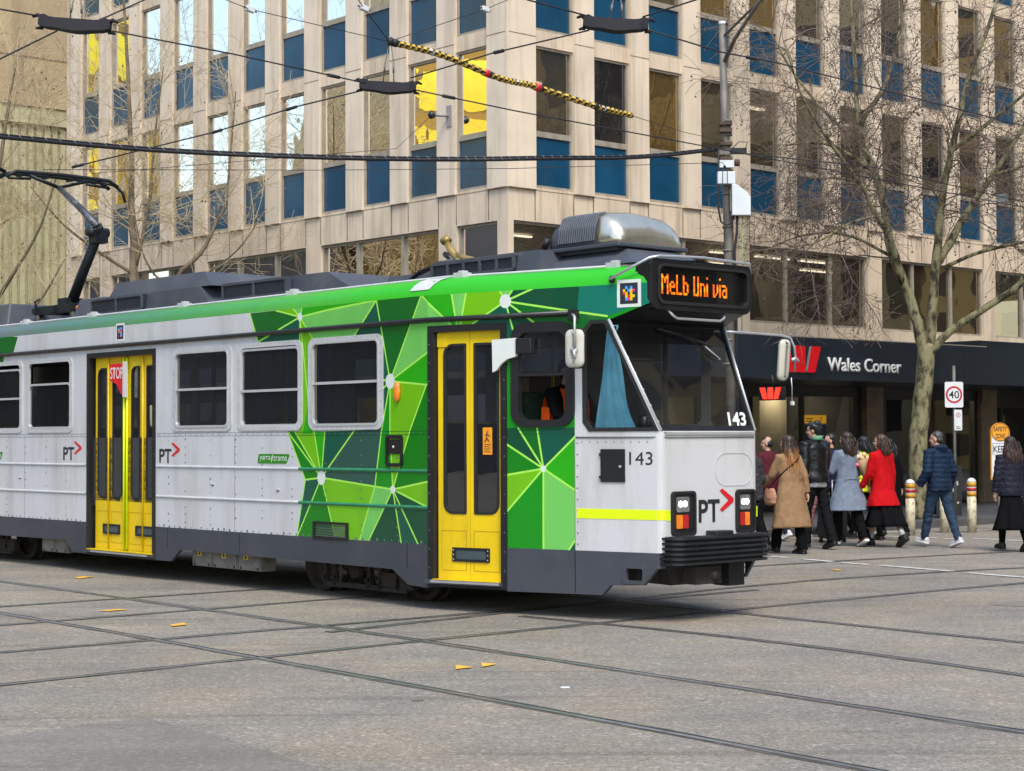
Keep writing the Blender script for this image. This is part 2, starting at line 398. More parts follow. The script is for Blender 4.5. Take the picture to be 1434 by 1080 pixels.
RAILS = [[(-12.77, 28.82),(-12.24, 28.23),(-11.72, 27.63),(-11.2, 27.04),(-10.68, 26.44),(-10.16, 25.85),(-9.64, 25.26),(-9.12, 24.66),(-8.6, 24.07),(-8.08, 23.48),(-7.55, 22.88),(-7.03, 22.29),(-6.51, 21.69),(-5.99, 21.1),(-5.47, 20.51),(-4.96, 19.91),(-4.44, 19.31),(-3.93, 18.71),(-3.42, 18.11),(-2.91, 17.5),(-2.41, 16.89),(-1.9, 16.29),(-1.4, 15.68),(-0.9, 15.06),(-0.41, 14.45),(0.09, 13.83),(0.58, 13.22),(1.07, 12.6),(1.56, 11.98),(2.04, 11.35),(2.52, 10.73),(3.0, 10.1),(3.48, 9.47),(3.96, 8.85),(4.44, 8.22),(4.92, 7.59),(5.4, 6.96),(5.88, 6.34),(6.36, 5.71),(6.84, 5.08),(7.32, 4.45),(7.8, 3.83)], [(-11.59, 25.11),(-11.08, 24.51),(-10.57, 23.91),(-10.06, 23.31),(-9.55, 22.72),(-9.04, 22.12),(-8.53, 21.52),(-8.02, 20.92),(-7.51, 20.32),(-7.0, 19.73),(-6.49, 19.13),(-5.98, 18.53),(-5.46, 17.93),(-4.95, 17.33),(-4.44, 16.73),(-3.94, 16.13),(-3.43, 15.53),(-2.93, 14.93),(-2.43, 14.32),(-1.93, 13.72),(-1.43, 13.11),(-0.93, 12.5),(-0.43, 11.89),(0.06, 11.28),(0.55, 10.66),(1.04, 10.05),(1.53, 9.43),(2.02, 8.81),(2.5, 8.2),(2.99, 7.58),(3.48, 6.96),(3.96, 6.35),(4.45, 5.73),(4.94, 5.11),(5.42, 4.49)], [(-3.34, 24.05),(-2.86, 23.44),(-2.38, 22.83),(-1.9, 22.23),(-1.42, 21.62),(-0.93, 21.01),(-0.45, 20.41),(0.03, 19.8),(0.51, 19.19),(0.99, 18.58),(1.48, 17.98),(1.96, 17.37),(2.44, 16.76),(2.92, 16.16),(3.4, 15.55),(3.89, 14.94),(4.37, 14.34),(4.85, 13.73),(5.33, 13.12),(5.81, 12.52),(6.3, 11.91),(6.78, 11.3),(7.26, 10.7),(7.74, 10.09),(8.22, 9.48),(8.71, 8.87),(9.19, 8.27)], [(0.07, 16.91),(0.64, 16.34),(1.21, 15.77),(1.75, 15.18),(2.26, 14.57),(2.74, 13.93),(3.19, 13.27),(3.62, 12.59),(4.03, 11.89),(4.44, 11.2),(4.85, 10.5),(5.26, 9.81),(5.68, 9.12),(6.09, 8.42),(6.5, 7.73),(6.91, 7.03),(7.32, 6.34),(7.73, 5.65)], [(-7.17, 8.87),(-6.59, 9.42),(-6.02, 9.96),(-5.44, 10.51),(-4.87, 11.05),(-4.29, 11.6),(-3.72, 12.14),(-3.14, 12.69),(-2.57, 13.23),(-1.98, 13.76),(-1.4, 14.3),(-0.81, 14.83),(-0.22, 15.36),(0.37, 15.88),(0.97, 16.4),(1.56, 16.92),(2.17, 17.43),(2.77, 17.94),(3.38, 18.44),(3.99, 18.95),(4.6, 19.45),(5.22, 19.94),(5.84, 20.43),(6.46, 20.93),(7.08, 21.42),(7.7, 21.91),(8.32, 22.4),(8.94, 22.89),(9.56, 23.38),(10.18, 23.87),(10.8, 24.36),(11.42, 24.85),(12.04, 25.34)], [(-7.97, 11.08),(-7.37, 11.55),(-6.78, 12.03),(-6.18, 12.51),(-5.59, 12.99),(-5.0, 13.47),(-4.4, 13.94),(-3.81, 14.42),(-3.21, 14.9),(-2.62, 15.38),(-2.03, 15.86),(-1.43, 16.33),(-0.84, 16.81),(-0.25, 17.29),(0.35, 17.77),(0.94, 18.25),(1.54, 18.72),(2.13, 19.2),(2.72, 19.68)], [(-7.66, 13.59),(-7.07, 14.12),(-6.48, 14.64),(-5.89, 15.17),(-5.3, 15.7),(-4.71, 16.23),(-4.13, 16.76),(-3.54, 17.29),(-2.95, 17.82),(-2.36, 18.35),(-1.77, 18.88),(-1.18, 19.41),(-0.59, 19.94),(-0.01, 20.47),(0.58, 21.0),(1.17, 21.53)], [(-8.32, 15.56),(-7.71, 16.06),(-7.1, 16.55),(-6.5, 17.04),(-5.89, 17.53),(-5.28, 18.02),(-4.68, 18.52),(-4.07, 19.01),(-3.46, 19.5),(-2.86, 19.99),(-2.25, 20.48),(-1.65, 20.97),(-1.04, 21.47),(-0.43, 21.96),(0.17, 22.45)], [(-1.62, 15.57),(-1.07, 16.17),(-0.52, 16.76),(0.03, 17.36),(0.57, 17.95),(1.12, 18.55),(1.67, 19.14),(2.22, 19.73),(2.8, 20.28),(3.4, 20.8),(4.03, 21.29),(4.68, 21.74),(5.35, 22.16),(6.05, 22.55),(6.78, 22.9),(7.51, 23.25),(8.24, 23.59),(8.97, 23.94),(9.7, 24.29),(10.42, 24.63),(11.15, 24.98)], [(0.76, 21.53),(1.4, 21.99),(2.04, 22.45),(2.68, 22.91),(3.31, 23.37),(3.96, 23.83),(4.61, 24.27),(5.26, 24.7),(5.93, 25.13),(6.6, 25.54),(7.27, 25.94),(7.95, 26.34),(8.63, 26.74),(9.31, 27.13),(10.0, 27.53),(10.68, 27.92),(11.36, 28.32),(12.04, 28.71),(12.72, 29.11)]]
def strip(b, pts, o0, o1, z, m, wob=0.0):
    vs = []
    for i, p in enumerate(pts):
        t = Vector(pts[min(i + 1, len(pts) - 1)]) - Vector(pts[max(i - 1, 0)]); t.normalize(); nn = Vector((-t.y, t.x))
        for o_ in (o0, o1):
            w = wob * noise.noise(Vector((p[0] * 1.3 + o_ * 50, p[1] * 1.3, 3.1))) if wob else 0
            vs.append((p[0] + nn.x * (o_ + w), p[1] + nn.y * (o_ + w), z))
    b.add(vs, [[2 * i, 2 * i + 1, 2 * i + 3, 2 * i + 2] for i in range(len(pts) - 1)], m)
for rl in RAILS:
    fine = []
    for i in range(len(rl) - 1):
        for k in range(4): fine.append((rl[i][0] + (rl[i + 1][0] - rl[i][0]) * k / 4, rl[i][1] + (rl[i + 1][1] - rl[i][1]) * k / 4))
    fine.append(rl[-1])
    b = MB(); zz = RAILS.index(rl) * .0002
    strip(b, fine, -.058, .062, .003 + zz, RAIL_T, .035); strip(b, fine, -.030, .018, .0055 + zz, RAIL_S); strip(b, fine, .018, .042, .0056 + zz, RAIL_G, .008)
    tag(b.build('tram_rail', normals=False), kind='structure')

def mark(pts, w, name='road_marking', m=None):
    b = MB(); strip(b, pts, -w / 2, w / 2, .0085, m or PAINTW); return tag(b.build(name, normals=False), kind='structure')
for a, c in (((3.65, 25.15), (3.85, 24.83)), ((4.0, 24.56), (4.33, 24.0)), ((4.4, 23.84), (4.7, 23.42)), ((4.83, 23.29), (5.5, 22.24)), ((5.62, 21.96), (6.6, 20.5))): mark([a, c], .11)
for a, c in (((5.6, 30.2), (6.55, 29.9)), ((6.75, 29.75), (7.35, 29.0)), ((7.6, 29.3), (8.6, 28.0)), ((4.4, 30.6), (5.3, 30.4))): mark([a, c], .11)
mark([(5.2, 30.9), (6.6, 31.3), (9.5, 32.2), (14, 35.2)], .12)
for i, tri in enumerate([[(-.43, 13.27), (-.42, 13.02), (-.29, 13.12)], [(-.24, 13.39), (-.23, 13.14), (-.12, 13.31)], [(-3.13, 16.17), (-3.07, 16.07), (-2.97, 16.22), (-3.04, 16.38)], [(-5.38, 21.8), (-5.28, 21.6), (-5.17, 21.9), (-5.3, 22.0)], [(-4.1, 17.55), (-4.0, 17.5), (-3.8, 17.68), (-3.95, 17.72)], [(4.05, 22.6), (4.1, 22.4), (4.18, 22.5), (4.1, 22.65)]]):
    o = sheet('paint_arrow' if i < 2 else 'paint_mark', tri, .0088, PAINTY)
# ------------------------------------------------------------------ the corner office building
CONC = mat('cream_precast_concrete', (.735, .615, .48), .8, var=.09, scale=1.3, bump=.12, bscale=45, dirt=(.40, .31, .22), dirt_amt=.7, dscale=(3.2, 3.2, .22))
CONC2 = mat('cream_concrete_band', (.68, .555, .42), .8, var=.10, scale=1.7, bump=.12, bscale=45, dirt=(.36, .26, .18), dirt_amt=.85, dscale=(4.0, 4.0, .3))
JOINT = mat('panel_joint', (.20, .15, .10), .9, var=.4, scale=6)
FRAME = mat('window_frame_grey', (.34, .30, .24), .5, var=.15, scale=5, dirt=(.14, .11, .08), dirt_amt=.5, dscale=(5, 5, 1))
SPANB = mat('blue_spandrel_panel', (.007, .062, .130), .14, var=.2, scale=1.0, spec=.5, dirt=(.03, .09, .16), dirt_amt=.35, dscale=(1.2, 1.2, .5))
PANE_L = glass_mat('coated_pane', (.035, .03, .025), .64, .35, .012, .007, .8, (1.0, .97, .93))
PANE_R = glass_mat('tinted_pane', (.075, .058, .040), .38, .40, .012, .006, .7, (1.0, .93, .82))
PANE_D = glass_mat('dark_film_pane', (.02, .02, .024), .16, .4, .012, .006, .7, (.9, .92, 1.0))  # dark reflection put into the pane's own tint
PANE_W = glass_mat('warm_film_pane', (.16, .10, .035), .42, .25, .012, .006, .7, (1.0, .80, .48))  # gold reflection put into the pane's own tint
PANE_1 = glass_mat('strip_pane', (.06, .048, .032), .24, .5, .012, .006, .7, (1.0, .93, .82))
NAVY = mat('navy_fascia', (.010, .017, .029), .38, var=.15, scale=.8, dirt=(.02, .027, .038), dirt_amt=.5, dscale=(.8, .8, .4))
BLACK = mat('black_frame', (.012, .012, .013), .4, var=.2)
PIER = mat('tan_pier_tiles', (.17, .125, .085), .55, var=.25, scale=2.5, bump=.1, bscale=15, dirt=(.10, .07, .05), dirt_amt=.5, dscale=(2, 2, 9))
ROOMW = mat('room_wall', (.22, .19, .15), .9, var=.3, scale=.6)
ROOMC = mat('room_ceiling', (.42, .40, .36), .9, var=.05)
DARKIN = mat('dark_interior', (.03, .027, .024), .8, var=.3, scale=1)
TUBE = emis('ceiling_tube', (1.0, .93, .78), 1.6)
BLIND = mat('pale_blind', (.50, .50, .46), .8, var=.1, scale=2)

G = dict(L=dict(p=1.447, a=.578, w=.822, n=11, x=XL), R=dict(p=1.501, a=.718, w=.886, n=13, x=XR))
ZL, FH, ZS = 6.352, 2.921, 5.691
bld = empty('office_building', (CORNER.x, CORNER.y, 0), 0, 'cream concrete corner office block with blue panels under tall windows', 'building')
BI = Matrix.Translation(-Vector((CORNER.x, CORNER.y, 0)))
class BB(MB):
    """mesh builder whose result hangs under the building, in its local coordinates"""
    def build(s, name, parent=None, **k):
        s.v = [(x - CORNER.x, y - CORNER.y, z) for x, y, z in s.v]
        return MB.build(s, name, parent or bld, **k)

groups = dict(L=[(0, 0), (1, 3), (4, 6), (7, 9), (10, 10)], R=[(0, 3), (4, 6), (7, 9), (10, 12)])
f = BB(); ends = {}
for sd_ in 'LR':
    q = G[sd_]; t_end = q['a'] + (q['n'] - 1) * q['p'] + q['w'] + (.55 if sd_ == 'L' else .6); ends[sd_] = t_end
    holes = []
    for fl in range(3):
        z0 = ZL + fl * FH
        for i in range(q['n']):
            t0 = q['a'] + i * q['p']
            if fl == 2 and not (i > 7): pass
            holes.append([(t0 - .05, z0 - .05), (t0 + q['w'] + .05, z0 - .05), (t0 + q['w'] + .05, z0 + 2.58), (t0 - .05, z0 + 2.58)])
    for a, c in groups[sd_]:
        t0 = q['a'] + a * q['p'] - .05; t1 = q['a'] + c * q['p'] + q['w'] + .05
        if a == 0: t0 = .14 if sd_ == 'R' else .29
        holes.append([(t0, 4.06), (t1, 4.06), (t1, 5.66), (t0, 5.66)])
    st = .25 if sd_ == 'L' else 0.0
    f.plate([(st, 2.85), (t_end, 2.85), (t_end, ZL + 3 * FH - .2), (st, ZL + 3 * FH - .2)], holes, -.25, 0, CONC2, xf=q['x'])
    # pilasters, standing proud of the bands
    zt = ZL + 3 * FH - .2
    edges = [0] + [q['a'] + i * q['p'] + k * q['w'] + (.05 if k else -.05) for i in range(q['n']) for k in (0, 1)] + [t_end]
    for i in range(0, len(edges), 2):
        a, c = edges[i], edges[i + 1]
        if i == 0: a = .0
        if i == 0 and sd_ == 'L': a = 0.0
        f.box((a, ZL - .1, .002), (c, zt, .045), CONC, xf=q['x']) if i else f.box((a + (.0 if sd_ == 'R' else -.045), ZL - .1, .002), (c, zt, .045), CONC, xf=q['x'])
        for fl in range(3):
            zz = ZL + fl * FH - .1 if fl == 0 else ZL + fl * FH - .19
            f.box((a, zz - .008, .0455), (c, zz + .008, .0475), JOINT, xf=q['x'])
    for e_ in edges[1:-1]:
        f.box((e_ - .012, ZS, .0012), (e_ + .012, ZL - .1, .004), JOINT, xf=q['x'])
    f.box((st, ZL - .108, .0012), (t_end, ZL - .1, .005), JOINT, xf=q['x'])
    if sd_ == 'L': f.box((t_end, 2.85, -12), (t_end + .3, zt, .0), CONC2, xf=q['x'])
for dd in (.39, .40):
    pass
f.build('concrete_facade')

def window_mesh(q, i, fl):
    t0 = q['a'] + i * q['p']; t1 = t0 + q['w']; z0 = ZL + fl * FH
    b = BB(); x = q['x']
    o = [(t0 - .05, z0 - .05), (t1 + .05, z0 - .05), (t1 + .05, z0 + 2.58), (t0 - .05, z0 + 2.58)]
    h1 = [(t0, z0), (t1, z0), (t1, z0 + .90), (t0, z0 + .90)]; h2 = [(t0, z0 + 1.005), (t1, z0 + 1.005), (t1, z0 + 2.535), (t0, z0 + 2.535)]
    b.plate(o, [h1, h2], -.11, -.025, FRAME, xf=x)
    w = b.build('window')
    b = BB(); rnd = random.Random(i * 7 + fl * 131 + (0 if x is XL else 977))
    ta, tb = rnd.uniform(-.006, .006), rnd.uniform(-.004, .004)
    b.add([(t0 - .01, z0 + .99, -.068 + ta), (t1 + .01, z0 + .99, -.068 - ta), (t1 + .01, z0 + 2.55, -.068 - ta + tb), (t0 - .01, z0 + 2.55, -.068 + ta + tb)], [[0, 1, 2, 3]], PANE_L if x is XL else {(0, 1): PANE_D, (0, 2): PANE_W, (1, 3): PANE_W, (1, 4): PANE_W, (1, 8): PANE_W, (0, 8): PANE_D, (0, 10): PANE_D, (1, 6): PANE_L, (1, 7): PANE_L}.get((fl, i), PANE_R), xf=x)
    b.build('pane', w, normals=False)
    b = BB(); b.box((t0 - .01, z0 - .01, -.10), (t1 + .01, z0 + .91, -.055), SPANB, xf=x); b.build('spandrel_panel', w)
    return w
for sd_ in 'LR':
    for fl in range(3):
        for i in range(G[sd_]['n']): window_mesh(G[sd_], i, fl)
for sd_ in 'LR':
    q = G[sd_]
    for a, c in groups[sd_]:
        t0 = q['a'] + a * q['p'] - .05; t1 = q['a'] + c * q['p'] + q['w'] + .05
        if a == 0: t0 = .14 if sd_ == 'R' else .29
        cuts_ = [t0] + [q['a'] + k * q['p'] + q['w'] + (q['p'] - q['w']) / 2 for k in range(a, c)] + [t1]
        if a == 0 and sd_ == 'R': cuts_ = [t0, 1.55, 3.1, 4.75, t1]
        b = BB(); hs = [[(cuts_[k] + .045, 4.11), (cuts_[k + 1] - .045, 4.11), (cuts_[k + 1] - .045, 5.61), (cuts_[k] + .045, 5.61)] for k in range(len(cuts_) - 1)]
        b.plate([(t0, 4.06), (t1, 4.06), (t1, 5.66), (t0, 5.66)], hs, -.16, -.06, FRAME, xf=q['x'])
        w = b.build('strip_window')
        for k in range(len(cuts_) - 1):
            rnd = random.Random(k + a * 17 + ord(sd_)); ta = rnd.uniform(-.008, .008)
            b = BB(); b.add([(cuts_[k] + .03, 4.1, -.11 + ta), (cuts_[k + 1] - .03, 4.1, -.11 - ta), (cuts_[k + 1] - .03, 5.62, -.11 - ta), (cuts_[k] + .03, 5.62, -.11 + ta)], [[0, 1, 2, 3]], PANE_1 if sd_ == 'R' else PANE_L, xf=q['x'])
            b.build('pane', w, normals=False)

# rooms behind the glass: slabs, rear walls and a few lit ceiling tubes
b = BB()
def slab(z0, z1, m):
    P = [off(-.26, -.26), tuple((CORNER + DR * 25 - NR * .26)[:2]), tuple((CORNER + DR * 25 - NR * 7)[:2]), off(-7, -7), tuple((CORNER + DL * 17 - NL * 7)[:2]), tuple((CORNER + DL * 17 - NL * .26)[:2])]
    b.prism([(p[0], p[1]) for p in P], z0, z1, m, xf=ident)
for z0, z1 in ((2.9, 3.0), (5.72, 6.25), (8.95, 9.15), (11.88, 12.07), (14.8, 14.9)): slab(z0, z1, ROOMC)
for z0, z1 in ((3.0, 5.72), (6.25, 8.95), (9.15, 11.88), (12.07, 14.8)):
    b.box((2.0, z0, -6.6), (25, z1, -6.5), ROOMW, xf=XR); b.box((2.0, z0, -6.6), (17, z1, -6.5), ROOMW, xf=XL)
rnd = random.Random(5)
for fl, z0 in ((0, 6.25), (1, 9.15)):
    for i in range(13):
        t = G['R']['a'] + i * G['R']['p']
        if rnd.random() < .3: b.box((t - .1, z0 + (1.15 if fl == 0 else .9), -.42), (t + G['R']['w'] * rnd.uniform(.5, 1.1), z0 + 2.6, -.40), BLIND, xf=XR)
        if rnd.random() < .25: b.box((t + .2, z0 + .1, -2.2), (t + .9, z0 + 1.6, -1.8), DARKIN, xf=XR)
b.build('interior', normals=True)
b = BB()
for t, e, z in ((7.2, -1.6, 5.66), (8.7, -1.6, 5.66), (8.9, -3.2, 5.66), (10.2, -1.6, 5.66), (1.2, -2, 5.66), (12.0, -3.0, 5.66)):
    b.box((t, z, e), (t + 1.15, z + .03, e + .09), TUBE, xf=XR)
for t, e, z in ((11.4, -1.5, 8.9), (11.4, -3.0, 8.9), (6.9, -1.9, 8.9), (8.3, -1.5, 8.9), (2.6, -2.6, 8.9)):
    b.box((t, z, e), (t + .55, z + .03, e + .12), TUBE, xf=XR)
b.pieces('ceiling_light')

# ground floor: piers, black shopfronts and what shows through their glass
b = BB(); H0 = .13
for t0, t1 in ((10.56, 11.16), (15.05, 15.65), (20.0, 20.6)): b.box((t0, H0, -.35), (t1, 2.84, .02), PIER, xf=XR)
b.pieces('pier')
b = BB()
for t0, t1 in ((.0, .5), (5.4, 6.1)): b.box((t0, H0, -.35), (t1, 2.84, .0), PIER, xf=XR)
b.pieces('pier')
SHOPG = glass_mat('shop_glass', (.02, .02, .018), .05, .85, .01, .004, .6, (.95, .97, 1.0))
def shopfront(t0, t1, holes, x, e=-.12):
    b = BB(); b.plate([(t0, H0), (t1, H0), (t1, 2.83), (t0, 2.83)], holes, e - .12, e, BLACK, xf=x); w = b.build('shopfront')
    for h in holes:
        b = BB(); b.add([(p[0], p[1], e - .06) for p in h], [[0, 1, 2, 3]], SHOPG, xf=x); b.build('shop_window', w, normals=False)
    return w
Rc = lambda a, z0, c, z1: [(a, z0), (c, z0), (c, z1), (a, z1)]
shopfront(6.12, 10.54, [Rc(6.74, .5, 8.5, 2.54), Rc(8.56, .5, 10.25, 2.56)], XR)
shopfront(11.18, 15.03, [Rc(11.45, .35, 13.0, 2.53), Rc(13.2, .2, 14.9, 2.53)], XR)
shopfront(.52, 5.38, [Rc(.7, .5, 2.9, 2.5), Rc(3.0, .5, 5.2, 2.5)], XR)
shopfront(15.67, 19.98, [Rc(15.9, .3, 17.7, 2.4), Rc(17.8, .3, 19.8, 2.4)], XR, -1.2)
shopfront(.4, 16, [Rc(.6 + 2.6 * k, .5, 3.0 + 2.6 * k, 2.5) for k in range(6)], XL)
b = BB()
SHOPW = mat('shop_wall', (.30, .27, .20), .8, var=.2, scale=.8)
b.box((1, H0, -4.2), (10.6, 2.9, -4.0), SHOPW, xf=XR); b.box((11.1, H0, -2.6), (13.1, 2.9, -2.5), SHOPW, xf=XR); b.box((13.1, H0, -3.2), (24, 2.9, -3.0), DARKIN, xf=XR); b.box((9.55, H0, -2.4), (10.5, 2.8, -2.2), SHOPW, xf=XR)
b.box((10.75, H0, -4), (10.95, 2.84, -.4), DARKIN, xf=XR)
b.box((7.0, .9, -1.4), (7.8, 1.45, -1.1), BLACK, xf=XR); b.box((9.7, 1.2, -1.3), (10.2, 1.7, -1.1), BLACK, xf=XR)
b.build('shop_interior')
b = BB(); LAMP = emis('shop_lamp', (1.0, .86, .60), 70.0)  # unseen ceiling lamps added to brighten the shop interior
for t, e in ((9.9, -2.0), (12.1, -2.2), (7.6, -2.4), (12.5, -1.5)): b.box((t, 2.80, e), (t + .22, 2.82, e + .22), LAMP, xf=XR)
b.pieces('shop_downlight')
AMB = mat('amber_sticker', (.85, .42, .02), .5, var=.05, emit=(.9, .42, .02), estr=.12); NAVP = mat('navy_poster', (.008, .022, .07), .45, var=.15); WHT = mat('white_lettering', (.8, .8, .8), .5, var=.03)  # the amber sticker is given a faint glow of its own
b = BB(); b.box((8.62, 1.98, -.172), (9.36, 2.16, -.168), AMB, xf=XR); st_ = b.build('window_sticker')
b = BB(); b.box((8.66, 2.02, -.1675), (8.86, 2.04, -.1665), BLACK, xf=XR); b.box((8.66, 2.07, -.1675), (8.90, 2.09, -.1665), BLACK, xf=XR); b.box((9.17, 2.03, -.1675), (9.20, 2.11, -.1665), BLACK, xf=XR); b.build('sticker_lettering')
b = BB(); b.box((8.62, .7, -.172), (9.36, 1.95, -.168), NAVP, xf=XR); b.build('window_poster')
b = BB()
for z, a in ((1.70, 9.05), (1.62, 8.95), (1.56, 9.02)): b.box((a, z, -.1675), (9.28, z + .03, -.1665), WHT, xf=XR)
b.build('poster_lettering')

# awning round the corner and its signs
b = BB(); EA = 2.6
P = [off(EA, EA), tuple((CORNER + DR * 26 + NR * EA)[:2]), tuple((CORNER + DR * 26 + NR * .06)[:2]), off(.06, .06), tuple((CORNER + DL * 16.5 + NL * .06)[:2]), tuple((CORNER + DL * 16.5 + NL * EA)[:2])]
b.prism([(p[0], p[1]) for p in P], 2.78, 3.58, NAVY, xf=ident)
for k in range(1, 9): b.box((k * 2.9 - 1.2, 2.79, EA + .0005), (k * 2.9 - 1.192, 3.57, EA + .002), BLACK, xf=XR)
b.box((11.4, 3.58, .4), (24, 3.74, 2.35), NAVY, xf=XR)
b.box((3, 3.58, EA - .1), (11.3, 3.60, EA), FRAME, xf=XR)
b.build('awning')
RED = mat('sign_red', (.72, .004, .012), .35, var=.06, scale=2); SIDE = mat('sign_side_grey', (.30, .28, .28), .4, var=.05)
def emblem(b, x, u0, v0, w, h, d0, d1, m, side):
    """three upright bars, the outer two leaning outwards"""
    def arc(pts): return [(u0 + p * w, v0 + q * h) for p, q in pts]
    for pts in ([(.0, 1), (.215, 1), (.235, .96), (.335, .05), (.315, 0), (.175, 0), (.145, .03)], [(.385, .97), (.40, 1), (.60, 1), (.615, .97), (.615, 0), (.385, 0)], [(1, 1), (.785, 1), (.765, .96), (.665, .05), (.685, 0), (.825, 0), (.855, .03)]):
        p = arc(pts)
        if pts[0][0] == 0: p = p[::-1]
        b.prism(p, d0, d1 - .006, side, xf=x); b.prism([(u, v) for u, v in p], d1 - .006, d1, m, xf=x)
fs = empty('fascia_sign', XR(6.2, 2.92, EA + .003), 0, 'bank sign on the navy awning with red emblem and white Wales Corner lettering', 'sign')
class LB(MB):
    def __init__(s, root, xf=ident): MB.__init__(s, xf); s.root = root
    def build(s, name, **k):
        o = s.root.location; s.v = [(x - o.x, y - o.y, z - o.z) for x, y, z in s.v]
        return MB.build(s, name, s.root, **k)
b = LB(fs); emblem(b, XR, 4.40, 2.91, 1.22, .50, EA + .003, EA + .06, RED, SIDE); b.build('emblem')
LETW = mat('sign_letter_white', (.82, .82, .80), .4, var=.03)
def rel(x, root):
    o = root.location
    return lambda u, v, w: tuple(Vector(x(u, v, w)) - o)
text_obj('lettering', 'Wales Corner', LETW, fs, rel(XR, fs), 5.87, 2.955, 8.22, 3.225, depth=.03, bold=.012, w=EA + .004)
REDL = emis('lit_red', (1.0, .02, .01), 1.5)
hs = empty('hanging_sign', (4.60, 31.5, 2.47), 0, 'small lit red emblem box hanging under the navy awning', 'sign')
dN = -DR
def XH(u, v, w):
    t = Vector((0, 0, 1)).cross(dN)
    p = t * u + dN * w
    return (p.x, p.y, v)
b = MB(XH); b.box((-.27, -.125, -.10), (.27, .125, 0), BLACK); b.build('sign_box', hs)
b = MB(XH); emblem(b, XH, -.24, -.10, .48, .20, .001, .012, REDL, REDL); b.build('emblem', hs)
b = MB(XH); b.tube([(0, .12, -.05), (0, .325, -.05)], .015, BLACK); b.build('hanger', hs)

# cable bracket on the left wall
cb = empty('wire_bracket', XL(1.62, 7.74, .05), 0, 'small steel wall bracket with round insulator holding a span wire', 'bracket')
b = LB(cb, XL); b.box((1.52, 7.55, .046), (1.66, 7.95, .065), SIDE); b.build('plate')
b = LB(cb, XL); b.tube([(1.6, 7.76, .06), (1.72, 7.76, .28)], .03, SIDE); b.build('arm')
b = LB(cb, XL); b.sphere(tuple(XL(1.76, 7.76, .34)), .075, BLACK, xf=ident); b.build('insulator')

# neighbouring tower further along the street
TOW = mat('tan_render', (.42, .32, .19), .85, var=.12, scale=.7, dirt=(.24, .18, .11), dirt_amt=.7, dscale=(1.5, 1.5, .25)); RIB = mat('ribbed_cladding', (.47, .44, .27), .8, var=.12, scale=.9, dirt=(.26, .24, .15), dirt_amt=.8, dscale=(2.5, 2.5, .2))
TW = Vector((-13.1, 52, 0))
def XT(t, z, e):
    p = TW + DR * t + NR * e
    return (p.x, p.y, z)
tw = empty('concrete_tower', tuple(TW), 0, 'tan rendered tower with ribbed cladding on its lower storeys, left of the office block', 'building')
b = LB(tw, XT); b.box((-5.5, 11.35, -14), (8, 34, .25), TOW)
for z in (12.75, 15.4, 18): b.box((-5.5, z, .251), (8, z + .04, .262), JOINT)
for t in (-3.1,): b.box((t, 11.4, .251), (t + .03, 34, .258), JOINT)
b.build('upper_wall')
b = LB(tw, XT); b.box((-5.5, 0, -14), (8, 11.35, 0), RIB)
for k in range(54): b.box((-5.5 + k * .25, 0, 0), (-5.5 + k * .25 + .15, 11.34, .09), RIB)
b.box((-5.5, 10.85, .091), (8, 11.34, .2), RIB); b.box((-5.5, 4.6, .091), (8, 4.95, .16), RIB)
b.build('ribbed_wall')

# unseen buildings across the streets, shaped for their reflections in the glass
GOLD = mat('gold_curtain_wall', (1.0, .60, .05), .12, .95, var=.25, scale=.25); GOLDF = mat('gold_frame', (.45, .25, .04), .4, .4)  # gold mirror stands in for sunlit facades reflected in the windows
BRN = mat('brown_stone', (.33, .24, .14), .85, var=.35, scale=.22, dirt=(.10, .07, .05), dirt_amt=.9, dscale=(.35, .35, .04)); TANB = mat('tan_stone', (.46, .33, .18), .85, var=.3, scale=.2, dirt=(.12, .09, .06), dirt_amt=1.0, dscale=(.3, .3, .03)); DSTO = mat('dark_stone', (.035, .036, .04), .8, var=.5, scale=.25); GRYB = mat('grey_brick', (.13, .12, .11), .85, var=.3, scale=.3); OCH = mat('ochre_render', (.62, .38, .13), .85, var=.2, scale=.2); DKW = mat('dark_pane', (.02, .022, .025), .15)
def far_block(label, x0, y0, x1, y1, h, wall, pane, fx, nz, bays, sill=.35, name='street_building', podium=0, turn=0, wr=(.18, .82)):
    r = empty(name, ((x0 + x1) / 2, (y0 + y1) / 2, 0), 0, label, 'building')
    ox, oy = r.location.x, r.location.y
    b = MB(); b.box((x0 - ox, y0 - oy, 0), (x1 - ox, y1 - oy, h), wall); b.box((x0 - ox - .3, y0 - oy - .3, h), (x1 - ox + .3, y1 - oy + .3, h + .6), wall); b.build('wall', r)
    b = MB(); xx = (x1 if fx > 0 else x0) - ox
    for j in range(bays):
        a = y0 + (y1 - y0) * (j + wr[0]) / bays - oy; c = y0 + (y1 - y0) * (j + wr[1]) / bays - oy
        for k in range(nz):
            z0 = h * (k + sill) / nz; z1 = h * (k + .92) / nz
            b.box((xx - .02, a, z0), (xx + .06, c, z1), pane)
    b.build('windows', r)
    r.rotation_euler = (0, 0, R(turn))
    if podium: b = MB(); b.box((xx - 1, y0 - oy - .3, 0), (xx + .6, y1 - oy + .3, podium), DSTO); b.build('podium', r)  # dark box added to keep gold out of the tram window reflections
far_block('gold glass tower across the street', -96, 27.25, -70, 50.75, 46, GOLDF, GOLD, 1, 14, 7, .12, podium=14.5, turn=-25, wr=(.03, .97))
far_block('low grey brick shop row across the street', -98, 53, -80, 64, 15.5, GRYB, DKW, 1, 5, 6)
far_block('second gold glass tower further up the street', -78, 64, -70, 88, 40, GOLDF, GOLD, 1, 12, 7, .12, podium=13, turn=-8, wr=(.03, .97))
far_block('dark stone office block down the street', -80, -30, -62, 21, 24, DSTO, DKW, 1, 6, 14)
